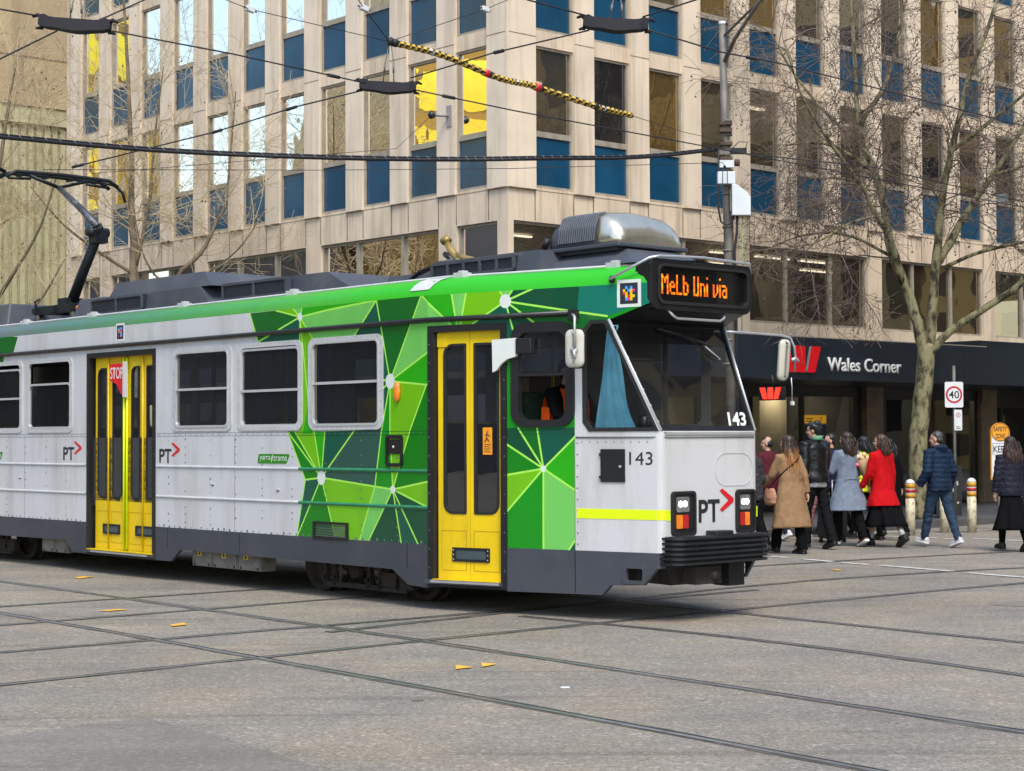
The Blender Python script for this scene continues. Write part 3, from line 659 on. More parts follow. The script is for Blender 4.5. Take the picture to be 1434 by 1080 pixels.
far_block('tall brown stone block on the right of the crossing', 58, 18, 80, 46, 62, TANB, DKW, -1, 11, 9)  # height chosen to block the sky from the windscreen reflection
far_block('ochre rendered block on the right of the crossing', 58, 47, 84, 70, 24, OCH, DKW, -1, 12, 7)
far_block('dark brick block on the right of the crossing', 48, -24, 70, 17, 60, GRYB, DKW, -1, 7, 12)
LIVERY = [('deep', [(-3.18, 3.113), (-2.668, 3.117), (-2.203, 3.021), (-3.014, 2.783), (-3.093, 2.907)]),
 ('teal', [(-3.014, 2.783), (-2.203, 3.021), (-2.217, 2.664), (-3.014, 2.655)]), ('lime', [(-2.668, 3.117), (-2.352, 3.13), (-2.203, 3.021)]),
 ('light', [(-2.352, 3.118), (-2.163, 3.127), (-2.203, 3.021)]), ('green', [(-2.163, 3.119), (-0.84, 3.139), (-0.84, 3.121), (-2.203, 3.021)]),
 ('light', [(-2.203, 3.021), (-0.84, 3.121), (-1.196, 2.795), (-1.296, 2.702), (-1.924, 2.729)]),
 ('lime', [(-2.203, 3.021), (-1.924, 2.729), (-1.99, 2.732), (-2.03, 2.117), (-2.151, 1.748), (-2.218, 1.748), (-2.217, 2.741)]),
 ('green', [(-1.99, 2.763), (-1.806, 2.754), (-1.978, 1.747), (-2.151, 1.748), (-2.03, 2.117)]),
 ('teal', [(-0.84, 3.121), (-0.612, 2.28), (-0.734, 2.297), (-0.805, 2.681), (-1.296, 2.702), (-1.196, 2.795)]),
 ('deep', [(-0.84, 3.139), (-0.103, 3.144), (-0.612, 2.28)]),
 ('light', [(-0.103, 3.144), (0.276, 2.813), (0.276, 2.708), (0.015, 2.803), (0.015, 2.561), (-0.612, 2.28)]),
 ('green', [(-0.612, 2.28), (0.015, 2.561), (0.022, 2.249), (-0.027, 2.229)]),
 ('lime', [(-0.612, 2.28), (-0.027, 2.229), (-0.279, 1.797), (-0.572, 1.179), (-0.617, 1.799)]),
 ('deepg', [(-0.027, 2.229), (0.03, 2.249), (0.027, 1.265), (-0.572, 1.179), (-0.279, 1.797)]), ('teal', [(-0.612, 2.28), (-0.806, 2.314), (-0.807, 2.16)]),
 ('teal', [(-0.612, 2.28), (-0.807, 2.16), (-0.808, 1.742), (-0.772, 1.742)]),
 ('green2', [(-0.612, 2.28), (-0.617, 1.799), (-0.572, 1.179), (-0.87, 1.207), (-0.76, 1.764)]),
 ('slate', [(-1.223, 1.781), (-0.753, 1.8), (-0.87, 1.207), (-1.808, 1.281)]), ('deepg', [(-2.443, 1.78), (-2.305, 1.779), (-1.808, 1.281), (-2.104, 1.254)]),
 ('lime', [(-2.305, 1.779), (-1.942, 1.778), (-1.808, 1.281)]), ('green', [(-1.942, 1.778), (-1.743, 1.776), (-1.808, 1.281)]),
 ('teal', [(-1.743, 1.776), (-1.223, 1.781), (-1.808, 1.281)]), ('teal', [(-2.104, 1.254), (-1.808, 1.281), (-2.272, 0.616)]),
 ('deepg', [(-1.808, 1.281), (-2.272, 0.616), (-2.272, 0.57), (-1.54, 0.6)]), ('lime', [(-1.808, 1.281), (-0.87, 1.207), (-1.152, 0.602), (-1.527, 0.586)]),
 ('light', [(-0.87, 1.207), (-0.572, 1.179), (-1.017, 0.593), (-1.164, 0.586)]), ('dark', [(-0.572, 1.179), (-1.017, 0.593), (-0.422, 0.589)]),
 ('teal', [(-0.572, 1.179), (-0.422, 0.589), (-0.135, 0.602)]), ('dark', [(-0.572, 1.179), (-0.135, 0.602), (0.025, 0.608), (0.026, 1.004)]),
 ('lime', [(-0.572, 1.179), (0.027, 1.272), (0.026, 1.004)]), ('green', [(-0.103, 3.144), (0.277, 3.145), (0.359, 2.705), (0.276, 2.708), (0.276, 2.813)]),
 ('light', [(0.277, 3.145), (0.451, 3.15), (0.359, 2.705)]), ('lime', [(0.451, 3.15), (0.826, 3.145), (0.895, 3.017), (0.516, 2.811), (0.466, 2.701), (0.359, 2.705)]),
 ('light', [(0.826, 3.145), (0.986, 3.143), (0.895, 3.017)]), ('dark', [(0.986, 3.143), (1.239, 3.151), (0.895, 3.017)]),
 ('dark', [(1.239, 3.151), (1.709, 3.166), (1.677, 2.879), (0.895, 3.017)]), ('deep', [(0.895, 3.017), (2.0, 2.825), (2.065, 2.643), (1.614, 2.592), (1.214, 2.797)]),
 ('dark', [(0.895, 3.017), (1.214, 2.797), (1.306, 2.602), (1.016, 2.612)]), ('teal', [(0.895, 3.017), (1.016, 2.612), (0.832, 2.618), (0.466, 2.701), (0.516, 2.811)]),
 ('cyan', [(1.709, 3.166), (2.613, 3.176), (2.504, 2.921), (2.287, 2.911), (2.0, 2.825), (1.677, 2.879)]),
 ('dark', [(0.876, 1.79), (1.028, 1.796), (1.308, 1.404), (0.876, 1.645)]), ('deep', [(1.028, 1.796), (1.24, 1.794), (1.308, 1.404)]),
 ('teal', [(1.24, 1.794), (1.655, 1.791), (1.655, 1.711), (1.308, 1.404)]), ('green', [(1.655, 1.711), (1.652, 1.202), (1.308, 1.404)]),
 ('light', [(1.652, 1.202), (1.649, 0.741), (1.565, 0.638), (1.565, 0.611), (1.304, 0.602), (1.308, 1.404)]),
 ('teal', [(1.649, 0.741), (1.649, 0.607), (1.557, 0.604), (1.565, 0.638)]), ('green2', [(1.304, 0.602), (0.823, 0.586), (0.824, 0.909), (1.308, 1.404)]),
 ('lime', [(0.824, 0.909), (0.826, 1.329), (1.308, 1.404)]), ('deepg', [(0.826, 1.329), (0.828, 1.694), (1.308, 1.404)]),
 ('deep', [(-9.431, 3.149), (-8.889, 3.104), (-9.037, 2.865), (-9.428, 2.85)])]
LINES = [((-2.203, 3.021), (-2.668, 3.117)), ((-2.203, 3.021), (-2.352, 3.13)), ((-2.203, 3.021), (-2.163, 3.127)), ((-2.203, 3.021), (-1.676, 3.069)),
 ((-1.676, 3.069), (-0.84, 3.121)), ((-2.203, 3.021), (-3.014, 2.783)), ((-2.203, 3.021), (-2.21, 2.741)), ((-2.203, 3.021), (-1.924, 2.729)),
 ((-2.203, 3.021), (-2.031, 2.001)), ((-3.18, 3.113), (-3.014, 2.783)), ((-0.84, 3.121), (-1.296, 2.702)), ((-0.84, 3.121), (-0.612, 2.28)),
 ((-0.103, 3.13), (-0.612, 2.28)), ((-0.103, 3.13), (0.276, 2.813)), ((-0.612, 2.28), (0.015, 2.561)), ((-0.612, 2.28), (-0.027, 2.229)),
 ((-0.027, 2.229), (0.022, 2.249)), ((-0.027, 2.229), (-0.279, 1.797)), ((-0.279, 1.797), (-0.572, 1.179)), ((-0.612, 2.28), (-0.617, 1.799)),
 ((-0.617, 1.799), (-0.572, 1.179)), ((-0.612, 2.28), (-0.806, 2.307)), ((-0.612, 2.28), (-0.807, 2.16)), ((-0.612, 2.28), (-0.76, 1.764)),
 ((-0.76, 1.764), (-0.87, 1.207)), ((-1.223, 1.781), (-1.808, 1.281)), ((-1.808, 1.281), (-2.443, 1.78)), ((-2.443, 1.78), (-2.104, 1.254)),
 ((-2.104, 1.254), (-2.272, 0.616)), ((-1.808, 1.281), (-2.305, 1.779)), ((-1.808, 1.281), (-1.942, 1.778)), ((-1.808, 1.281), (-1.743, 1.776)),
 ((-1.808, 1.281), (-2.104, 1.254)), ((-1.808, 1.281), (-2.272, 0.616)), ((-1.808, 1.281), (-1.54, 0.6)), ((-1.808, 1.281), (-0.572, 1.179)),
 ((-0.87, 1.207), (-1.152, 0.602)), ((-0.572, 1.179), (-1.017, 0.593)), ((-0.572, 1.179), (-0.422, 0.589)), ((-0.572, 1.179), (-0.135, 0.602)),
 ((-0.572, 1.179), (0.026, 1.004)), ((-0.572, 1.179), (0.027, 1.272)), ((0.277, 3.131), (0.359, 2.705)), ((0.451, 3.136), (0.359, 2.705)),
 ((0.895, 3.017), (0.516, 2.811)), ((0.895, 3.017), (0.826, 3.131)), ((0.895, 3.017), (0.986, 3.136)), ((0.895, 3.017), (1.239, 3.137)), ((0.895, 3.017), (1.677, 2.879)),
 ((1.677, 2.879), (2.0, 2.825)), ((0.895, 3.017), (1.214, 2.797)), ((0.895, 3.017), (1.016, 2.612)), ((1.308, 1.404), (0.876, 1.652)), ((1.308, 1.404), (1.028, 1.796)),
 ((1.308, 1.404), (1.24, 1.794)), ((1.308, 1.404), (1.655, 1.711)), ((1.308, 1.404), (1.652, 1.202)), ((1.308, 1.404), (1.304, 0.602)), ((1.308, 1.404), (0.824, 0.909)),
 ((1.308, 1.404), (0.826, 1.329)), ((1.649, 0.741), (1.558, 0.617))]
NODES = [((-2.203, 3.021), 0.045), ((-0.612, 2.28), 0.075), ((-1.808, 1.281), 0.075), ((-0.572, 1.179), 0.04), ((0.895, 3.017), 0.065), ((1.308, 1.404), 0.03)]
# ------------------------------------------------------------------ the tram
W, K, S2, SM = 1.335, .2638, 2.54, -6.08
SB = 2 * SM                                            # mirror: s -> SB - s
tram = empty('tram', (.161, 18.469, 0), -.8411, 'white and green tram number 143 with yellow doors crossing the junction', 'tram')
def dd_(u): return K * max(u, 0.0, SB - u)
def XS(u, v, w): return (u, -(W - dd_(u)) - w, v)       # near side: s along, z up, w outwards
def XN(u, v, w): return (u, (W - dd_(u)) + w, v)        # far side
def XF(u, v, w): return (S2 + w, u, v)                  # nose: y across, z up, w forwards
def XB(u, v, w): return (SB - S2 - w, -u, v)            # rear nose
WS_B, WS_T = (S2 - .03, .655, 1.765), (S2 - .545, .80, 2.79)
def XW(u, v, w):                                        # raked windscreen, u in -1..1, v in 0..1
    s = WS_B[0] + (WS_T[0] - WS_B[0]) * v; h = WS_B[1] + (WS_T[1] - WS_B[1]) * v; z = WS_B[2] + (WS_T[2] - WS_B[2]) * v
    return (s + w * .89, u * h, z + w * .45)
def mirror_xf(x): return lambda u, v, w: x(SB - u, v, w)
WHITE = mat('tram_white_paint', (.585, .59, .605), .32, var=.04, scale=1.2, dirt=(.36, .34, .31), dirt_amt=.6, dscale=(3.0, 3.0, .45), coat=.3, bump=.06, bscale=3.5)
GC = dict(deep=(.002, .125, .012), deepg=(.002, .19, .003), green=(.018, .37, .002), green2=(.002, .25, .004), lime=(.15, .46, .003), light=(.155, .53, .10), teal=(.001, .085, .05), dark=(.001, .066, .027), slate=(.022, .085, .062), cyan=(.002, .17, .115))
GM = {k: mat('livery_' + k, v, .32, var=.06, scale=1.5, coat=.3, dirt=tuple(c * .6 + .02 for c in v), dirt_amt=.4, dscale=(2.5, 2.5, .6)) for k, v in GC.items()}
LINE = mat('livery_line', (.36, .78, .09), .35, var=.04); NODE = mat('livery_node', (.66, .70, .66), .35, var=.03)
SKIRT = mat('charcoal_skirt', (.048, .054, .070), .5, var=.12, scale=1.5, dirt=(.09, .085, .08), dirt_amt=.45, dscale=(2, 2, 1.2))
ROOFG = mat('roof_grey', (.060, .066, .082), .6, var=.15, scale=2, dirt=(.13, .13, .13), dirt_amt=.5, dscale=(3, 3, 3))
TBLK = mat('tram_black', (.012, .012, .014), .38, var=.2, scale=4); RUB = mat('rubber_seal', (.010, .010, .011), .7, var=.2)
YEL = mat('door_yellow', (.76, .53, .004), .35, var=.06, scale=2, dirt=(.42, .28, .01), dirt_amt=.5, dscale=(3, 3, .8), coat=.2); YELG = mat('hi_vis_yellow', (.72, .88, .004), .4, var=.04)
ALU = mat('brushed_aluminium', (.62, .63, .65), .35, .7, var=.1, scale=5); CHR = mat('bright_trim', (.68, .69, .71), .32, .45, var=.05)
FRW = mat('window_surround', (.52, .525, .535), .4, var=.06, scale=4, dirt=(.36, .35, .33), dirt_amt=.5, dscale=(5, 5, 5))
TGLS = glass_mat('tram_glass', (.03, .034, .04), .075, .66, .008, .0015, 2.0); WGLS = glass_mat('windscreen_glass', (.085, .085, .085), .02, .96, .006, .002, 1.2)
UNDR = mat('underframe_dark', (.022, .019, .016), .85, var=.4, scale=3, dirt=(.06, .045, .03), dirt_amt=.7, dscale=(4, 4, 4)); STEELD = mat('dark_wheel_steel', (.05, .043, .036), .6, .5, var=.3, scale=6)
INT = mat('interior_grey', (.035, .037, .04), .7, var=.1); SEAT = mat('seat_moquette', (.03, .06, .035), .9, var=.3, scale=20); CEIL = mat('interior_ceiling', (.12, .12, .12), .7)
ORNG = mat('orange_lens', (.85, .22, .01), .2, var=.15, scale=20, coat=.5); REDP = mat('red_paint', (.62, .012, .022), .4, var=.05); INK = mat('dark_lettering', (.018, .02, .028), .45, var=.05)
REDL2 = mat('red_lens', (.42, .01, .01), .2, coat=.5); STICK = mat('sticker_orange', (.82, .30, .01), .5, var=.03)

win = [(-4.84, -3.545), (-3.428, -2.15), (-2.036, -.722)]
win = win + [(SB - b_, SB - a_) for a_, b_ in win]
WZ0, WZ1 = 1.79, 2.775
doors1 = [(.012, .905), (SB - .905, SB - .012)]; door2 = (-6.93, -5.23)
cabw = (.967, 1.632, 1.80, 2.79)
qg = [(1.83, 1.79), (2.465, 1.79), (1.985, 2.735), (1.955, 2.76), (1.84, 2.76), (1.775, 2.68), (1.775, 1.86)]
SE = 2.49                                              # where the side turns into the rounded nose edge
half = [(SM, .642), (SE, .642), (SE, 1.755), (2.53, 1.755), (2.005, 2.79), (2.43, 2.93), (2.41, 3.118), (SM, 3.118)]
outl = half[1:-1] + [(SB - u, v) for u, v in reversed(half[1:-1])]
holes = []
for a_, b_ in win: holes.append(rrect(a_ + .03, WZ0 + .03, b_ - .03, WZ1 - .03, .07, 4))
dz = [(a_ + .01, b_ - .01) for a_, b_ in doors1] + [(door2[0] + .01, door2[1] - .01)]
for a_, b_ in dz: holes.append([(a_, .60), (b_, .60), (b_, 2.80), (a_, 2.80)])
cw = rrect(cabw[0] + .03, cabw[2] + .03, cabw[1] - .03, cabw[3] - .03, .09, 4); holes += [cw, [(SB - u, v) for u, v in cw][::-1], qg, [(SB - u, v) for u, v in qg][::-1]]

def livery_shell():
    V = []; E = []
    def loop(P, closed=True):
        b = len(V); V.extend(Vector(p) for p in P); k = len(P)
        E.extend((b + i, b + (i + 1) % k) for i in range(k if closed else k - 1))
    loop(outl)
    for h in holes: loop(h)
    lv = list(LIVERY) + [('deep', [(-14.7, 3.118), (-9.2, 3.118), (-9.30, 2.86), (-9.35, 2.70), (-9.6, 1.7), (-9.9, .642), (-14.7, .642)])]
    for _, P in lv: loop(P)
    segs = []
    for a, c in LINES:
        a, c = Vector(a), Vector(c); t = (c - a).normalized(); n_ = Vector((-t.y, t.x)) * .0095
        q = [a + n_, a - n_, c - n_, c + n_]; segs.append(q); loop(q)
    nd = []
    for (cx, cz_), r in NODES:
        P = [(cx + r * math.cos(2 * math.pi * i / 14), cz_ + r * 1.05 * math.sin(2 * math.pi * i / 14)) for i in range(14)]; nd.append(P); loop(P)
    loop([(0, .5), (0, 3.2)], False); loop([(SB, .5), (SB, 3.2)], False); loop([(1.648, .5), (1.648, 3.2)], False)
    ov, oe, of = delaunay_2d_cdt(V, E, [], 0, 1e-4)[:3]
    bx = [(min(p[0] for p in P), max(p[0] for p in P), min(p[1] for p in P), max(p[1] for p in P)) for _, P in lv]
    b = MB(XS); verts = [(p.x, p.y, 0) for p in ov]; by = {}
    for f_ in of:
        c = sum((ov[i] for i in f_), Vector((0, 0))) / 3
        if not inside(c, outl) or any(inside(c, h) for h in holes): continue
        m = WHITE
        if c.x < 1.648 or c.y > 2.70:
            for (nm, P), q in zip(lv, bx):
                if q[0] <= c.x <= q[1] and q[2] <= c.y <= q[3] and inside(c, P): m = GM[nm]; break
            if m is WHITE and c.x > .9 and c.y > 1.72: m = GM['green2']
            if c.x > -3.3:
                for q in segs:
                    if inside(c, q): m = LINE; break
                for P in nd:
                    if inside(c, P): m = NODE
        by.setdefault(m.name, (m, []))[1].append(list(f_))
    for m, fs in by.values(): b.add(verts, fs, m)
    return b
b = livery_shell()
# rounded nose edges, nose panels and the plain far side
for sgn, xn in ((1, lambda p: p), (-1, lambda p: (SB - p[0], p[1], p[2]))):
    for sy in (-1, 1):
        prof = []
        for i in range(6):
            t = i / 5; P0 = Vector((SE, W - K * SE)); P1 = Vector((S2 + .004, .664)); P2 = Vector((S2, .60))
            q = P0 * (1 - t) ** 2 + P1 * 2 * t * (1 - t) + P2 * t * t
            prof.append(q)
        vs = [xn((q.x, sy * q.y, z)) for z in (.642, 1.755) for q in prof]
        b.add(vs, [[i, i + 1, i + 7, i + 6] for i in range(5)], WHITE, True, ident)
    vs = [xn((S2, y, z)) for z in (.642, 1.755) for y in (-.60, .60)]
    b.add(vs, [[0, 1, 3, 2]], WHITE, False, ident)
b.plate([p for p in outl], [[(dz[0][0], .66), (dz[0][1], .66), (dz[0][1], 2.80), (dz[0][0], 2.80)], cw, qg] + [rrect(a_ + .06, WZ0 + .06, b_ - .06, WZ1 - .06, .07, 4) for a_, b_ in win], 0, 0, WHITE, xf=XN, cuts=[((0, .5), (0, 3.2)), ((SB, .5), (SB, 3.2))])
b.build('body_shell', tram, normals=False)

# cantrail coves, roof and its white edge strip
def cove_mat():
    m = bpy.data.materials.new('cove_green'); n, l, p = nodes_of(m); p.inputs['Roughness'].default_value = .4
    tc = n.new('ShaderNodeTexCoord'); sx = n.new('ShaderNodeSeparateXYZ'); l.new(tc.outputs['Object'], sx.inputs[0])
    tx = n.new('ShaderNodeTexNoise'); tx.inputs['Scale'].default_value = 1.6; tx.inputs['Detail'].default_value = 7; tx.inputs['Roughness'].default_value = .65; l.new(tc.outputs['Object'], tx.inputs['Vector'])
    ad = n.new('ShaderNodeMath'); ad.operation = 'MULTIPLY_ADD'; l.new(tx.outputs['Fac'], ad.inputs[0]); ad.inputs[1].default_value = 3.6; l.new(sx.outputs['X'], ad.inputs[2])
    mr = n.new('ShaderNodeMapRange'); mr.inputs['From Min'].default_value = -7.4; mr.inputs['From Max'].default_value = 3.9; l.new(ad.outputs[0], mr.inputs['Value'])
    cr = n.new('ShaderNodeValToRGB'); e = cr.color_ramp.elements; e[0].position = 0; e[0].color = (.085, .125, .125, 1); e[1].position = 1; e[1].color = (.022, .42, .002, 1)
    for ps, c in ((.18, (.055, .16, .105, 1)), (.42, (.045, .25, .06, 1)), (.62, (.05, .33, .03, 1)), (.72, (.022, .40, .002, 1))):
        k = e.new(ps); k.color = c
    l.new(mr.outputs[0], cr.inputs[0]); l.new(cr.outputs[0], p.inputs['Base Color'])
    return m
COVE = cove_mat()
ss = [SB - 2.41, SB - 1.2, SB] + [SB + (0 - SB) * i / 8 for i in range(1, 8)] + [0, 1.2, 2.41]
b = MB()
for sy in (-1, 1):
    rings = []
    for u in ss:
        h = W - dd_(u); rings.append([(u, sy * (h - .24 * (1 - math.cos(R(a)))), 3.118 + .185 * math.sin(R(a))) for a in (0, 18, 36, 54, 72, 90)])
    b.loft(rings, COVE, True, False, False)
u0 = ss[3]
b.build('roof_cove', tram, normals=True)
b = MB()
rings = []
for u in ss:
    h = W - dd_(u) - .235; rings.append([(u, -h, 3.303), (u, -h * .5, 3.35), (u, 0, 3.365), (u, h * .5, 3.35), (u, h, 3.303)])
b.loft(rings, ROOFG, True, False, False)
b.build('roof', tram)
b = MB()
for sy in (-1, 1): b.tube([(u, sy * (W - dd_(u) - .24), 3.312) for u in ss], .016, FRW, 6)
for u in (1.9, .2, -2.65, -4.95, -7.2, -9.1, -11.3):
    b.box((u - .07, -(W - dd_(u) - .17), 3.29), (u + .07, -(W - dd_(u) - .29), 3.345), FRW); b.box((u - .03, -(W - dd_(u) - .20), 3.345), (u + .04, -(W - dd_(u) - .27), 3.365), FRW)
b.build('roof_edge_trim', tram)
b = MB(XS); P = []
def cove_pt(u, v, w):
    h = W - dd_(u); a = R(v); return (u, -(h - .24 * (1 - math.cos(a))) - .008 * math.cos(a), 3.118 + .185 * math.sin(a) + .008 * math.sin(a))
b = MB(cove_pt); b.loft([[(-.30 + .1 * t - (.06 if t == 0 else 0), 12 + 68 * t, 0), (.0 + .12 * t, 12 + 68 * t, 0)] for t in ((6 / 68, 24 / 68, 42 / 68, 60 / 68))], WHITE, True, False, False); b.build('white_patch', tram)
b = MB(XS)
b.tube([(u, 2.872, .018) for u in (SB - 1.68, SB, -9, -6.08, -3, 0, 1.68)], .026, TBLK, 8); b.box((1.62, 2.80, 0), (1.70, 2.9, .05), TBLK)
b.build('drip_rail', tram)

# skirts
lowp = [(0, .215), (-.32, .232), (-.575, .373), (-4.655, .387), (-4.865, .241), (-5.23, .238)]
b = MB()
for x in (XS, XN):
    for mx in (lambda u: u, lambda u: SB - u):
        p = [(mx(u), v) for u, v in [(-5.23, .642), (0, .642)] + lowp]; b.plate(p, [], -.03, .006, SKIRT, xf=x)
        q = [(.905, .642), (.905, .225), (1.93, .238), (2.02, .33), (2.36, .345), (SE, .50), (SE, .642)]
        hole = [rrect(2.175, .375, 2.365, .505, .02, 3)] if mx(1) == 1 else []
        b.plate([(mx(u), v) for u, v in q], [[(mx(u), v) for u, v in h] for h in hole], -.03, .006, SKIRT, xf=x)
for sgn in (1, -1):
    xn = (lambda p: p) if sgn == 1 else (lambda p: (SB - p[0], p[1], p[2]))
    for sy in (-1, 1):
        vs = [xn(p) for p in ((SE, sy * (W - K * SE), .642), (SE, sy * (W - K * SE), .50), (S2 - .02, sy * .60, .50), (S2 - .01, sy * .63, .642))]
        b.add(vs, [[0, 1, 2, 3]], SKIRT, False, ident)
for u in (-.33, -3.38, -4.95, 1.65): b.box((u - .005, .245 if u > -3 and u != -.33 else .39, .0062), (u + .005, .638, .0075), RUB, xf=XS)
b.build('skirt', tram)
b = MB(XS); b.ring(rrect(2.15, .35, 2.39, .53, .03, 3), rrect(2.185, .385, 2.355, .495, .02, 3), .004, .02, SKIRT); b.box((2.17, .37, -.16), (2.37, .51, -.14), RUB); b.build('step_hole', tram)

# ribs, belt and rivets
b = MB(XS)
RIBG = mat('rib_green', (.02, .20, .09), .35, var=.2)
for z in (1.371, 1.008):
    for a_, c_, m in ((-5.21, -2.22, FRW), (-2.22, .0, RIBG), (-6.95, -9.75, FRW)):
        n = 8
        b.loft([[(a_ + (c_ - a_) * i / n, z - .018, .001), (a_ + (c_ - a_) * i / n, z - .008, .013), (a_ + (c_ - a_) * i / n, z + .008, .013), (a_ + (c_ - a_) * i / n, z + .018, .001)] for i in range(n + 1)], m, True, False, False)
b.build('body_ribs', tram)
b = MB(XS); GRM = mat('seam_shadow', (.20, .20, .20), .7)  # plain grey for the panel seams and waist trim lines
for a_, c_ in ((-5.21, -2.35), (-9.75, -6.95)):
    b.box((a_, 1.733, .0005), (c_, 1.737, .002), GRM); b.box((a_, 1.768, .0005), (c_, 1.772, .002), GRM)
for a_, c_ in ((-2.35, 0.0), (.92, 1.64)):
    b.box((a_, 1.733, .0005), (c_, 1.737, .002), GM['dark']); b.box((a_, 1.768, .0005), (c_, 1.772, .002), GM['dark'])
for u, z0, z1 in ((-3.49, .65, 1.73), (-8.67, .65, 1.73), (1.648, .65, 1.69), (-6.09, 2.82, 2.85)): b.box((u - .003, z0, .0005), (u + .003, z1, .002), GRM)
b.build('panel_seams', tram)
b = MB(XS); RIV = mat('rivet_grey', (.14, .15, .15), .6, var=.3)
rv = random.Random(3)
def rivet(u, z, r=.008): b.box((u - r, z - r, .0), (u + r, z + r, .0035), RIV)
for u in (-4.93, -4.55, -4.0, -3.47, -2.93, -2.35, -1.73, -1.1, -.5, -9.2, -8.65, -8.05, -7.5):
    z = .72
    while z < 1.72:
        if rv.random() > .18 and min(abs(z - 1.371), abs(z - 1.008)) > .04: rivet(u, z + rv.uniform(-.012, .012), rv.choice((.005, .007, .009)))
        z += .088
for u0_, u1_ in ((-5.15, -.05), (-9.5, -7.0)):
    u = u0_
    while u < u1_:
        rivet(u, 1.752, .005); rivet(u, .66 + rv.uniform(-.012, .005), rv.choice((.006, .009, .013))); u += .12
z = .7
while z < 1.68: rivet(1.675, z, .006); z += .105
for i in range(9): rivet(1.72 + i * .085, 1.655, .005)
o = b.build('rivets', tram); o['kind'] = 'stuff'

# side windows
def tram_window(a_, c_, bars, gap=None, x=XS):
    b = MB(x); b.ring(rrect(a_, WZ0, c_, WZ1, .10, 5), rrect(a_ + .075, WZ0 + .055, c_ - .075, WZ1 - .055, .065, 5), -.02, .012, FRW)
    b.ring(rrect(a_ + .062, WZ0 + .042, c_ - .062, WZ1 - .042, .075, 5), rrect(a_ + .088, WZ0 + .068, c_ - .088, (WZ1 - .068) if not gap else gap, .055, 5), -.03, .018, CHR) if not gap else b.ring(rrect(a_ + .062, WZ0 + .042, c_ - .062, gap + .026, .075, 5), rrect(a_ + .09, WZ0 + .07, c_ - .09, gap, .055, 5), -.03, .006, CHR)
    n = int((c_ - a_) / .085)
    for i in range(1, n):
        u = a_ + (c_ - a_) * i / n
        for z in (WZ0 + .025, WZ1 - .025): b.box((u - .004, z - .004, .012), (u + .004, z + .004, .0145), RIV)
    for i in range(1, 10):
        z = WZ0 + (WZ1 - WZ0) * i / 10
        for u in (a_ + .03, c_ - .03): b.box((u - .004, z - .004, .012), (u + .004, z + .004, .0145), RIV)
    f_ = b.build('window', tram)
    b = MB(x); b.add([(a_ + .06, WZ0 + .04, -.012), (c_ - .06, WZ0 + .04, -.012), (c_ - .06, WZ1 - .04 if not gap else gap, -.012), (a_ + .06, WZ1 - .04 if not gap else gap, -.012)], [[0, 1, 2, 3]], TGLS); b.build('pane', f_, normals=False)
    for z in bars:
        b = MB(x); b.box((a_ + .055, z - .014, -.02), (c_ - .055, z + .014, .014), CHR); b.build('glazing_bar', f_)
for i, (a_, c_) in enumerate(win):
    bars = {0: [2.283], 1: [2.235], 2: [2.288], 3: [1.855], 4: [2.26]}.get(i, [2.28])
    tram_window(a_, c_, bars, {1: 2.685, 3: 2.42, 4: 2.64}.get(i))
# cab side window and quarter light
b = MB(XS); ow = rrect(cabw[0], cabw[2], cabw[1] + .02, cabw[3] + .01, .15, 6); iw = rrect(cabw[0] + .085, cabw[2] + .07, cabw[1] - .07, cabw[3] - .085, .10, 6)
b.ring(ow, iw, -.03, .022, TBLK); b.box((cabw[0] + .07, 2.285, -.02), (cabw[1] - .05, 2.312, .02), TBLK)
f_ = b.build('cab_window', tram)
b = MB(XS); b.add([(p[0], p[1], -.012) for p in rrect(cabw[0] + .05, 2.30, cabw[1] - .05, cabw[3] - .05, .05, 3)], [list(range(16))], TGLS); b.build('pane', f_, normals=False)
for mx in (lambda u: u, lambda u: SB - u):
    q = [(mx(u), v) for u, v in qg]; big = [(1.80, 1.755), (2.515, 1.755), (2.0, 2.775), (1.96, 2.795), (1.82, 2.795), (1.735, 2.70), (1.735, 1.84)]
    b = MB(XS); b.ring([(mx(u), v) for u, v in big], q, -.02, .008, RUB); f_ = b.build('quarter_window', tram)
    b = MB(XS); b.add([(u, v, -.008) for u, v in q], [list(range(len(q)))], WGLS); b.build('pane', f_, normals=False)

# doors
def leaf(a_, c_, g, rs, x, w, name='door'):
    b = MB(x); b.plate([(a_, .31), (c_, .31), (c_, 2.745), (a_, 2.745)], [rrect(*g, 0, 5, rs)], w - .035, w, YEL)
    b.ring(rrect(g[0] - .006, g[1] - .006, g[2] + .006, g[3] + .006, 0, 5, [q + .006 for q in rs]), rrect(g[0] + .018, g[1] + .018, g[2] - .018, g[3] - .018, 0, 5, [max(.004, q - .018) for q in rs]), w - .02, w + .008, RUB)
    lo = g[1] - .17
    for p, q in (((a_ + .04, lo), (c_ - .04, lo)), ((a_ + .04, .40), (c_ - .04, .40))): b.box((p[0], p[1] - .003, w), (q[0], q[1] + .003, w + .002), GRY_Y)
    for u in (a_ + .04, c_ - .04): b.box((u - .003, .40, w), (u + .003, lo, w + .002), GRY_Y)
    d = b.build(name, tram)
    b = MB(x); b.add([(g[0], g[1], w - .01), (g[2], g[1], w - .01), (g[2], g[3], w - .01), (g[0], g[3], w - .01)], [[0, 1, 2, 3]], TGLS); b.build('door_glass', d, normals=False)
    return d
GRY_Y = mat('door_crease', (.42, .28, .004), .5)
KGL = mat('kick_glass', (.05, .075, .085), .15, var=.1)
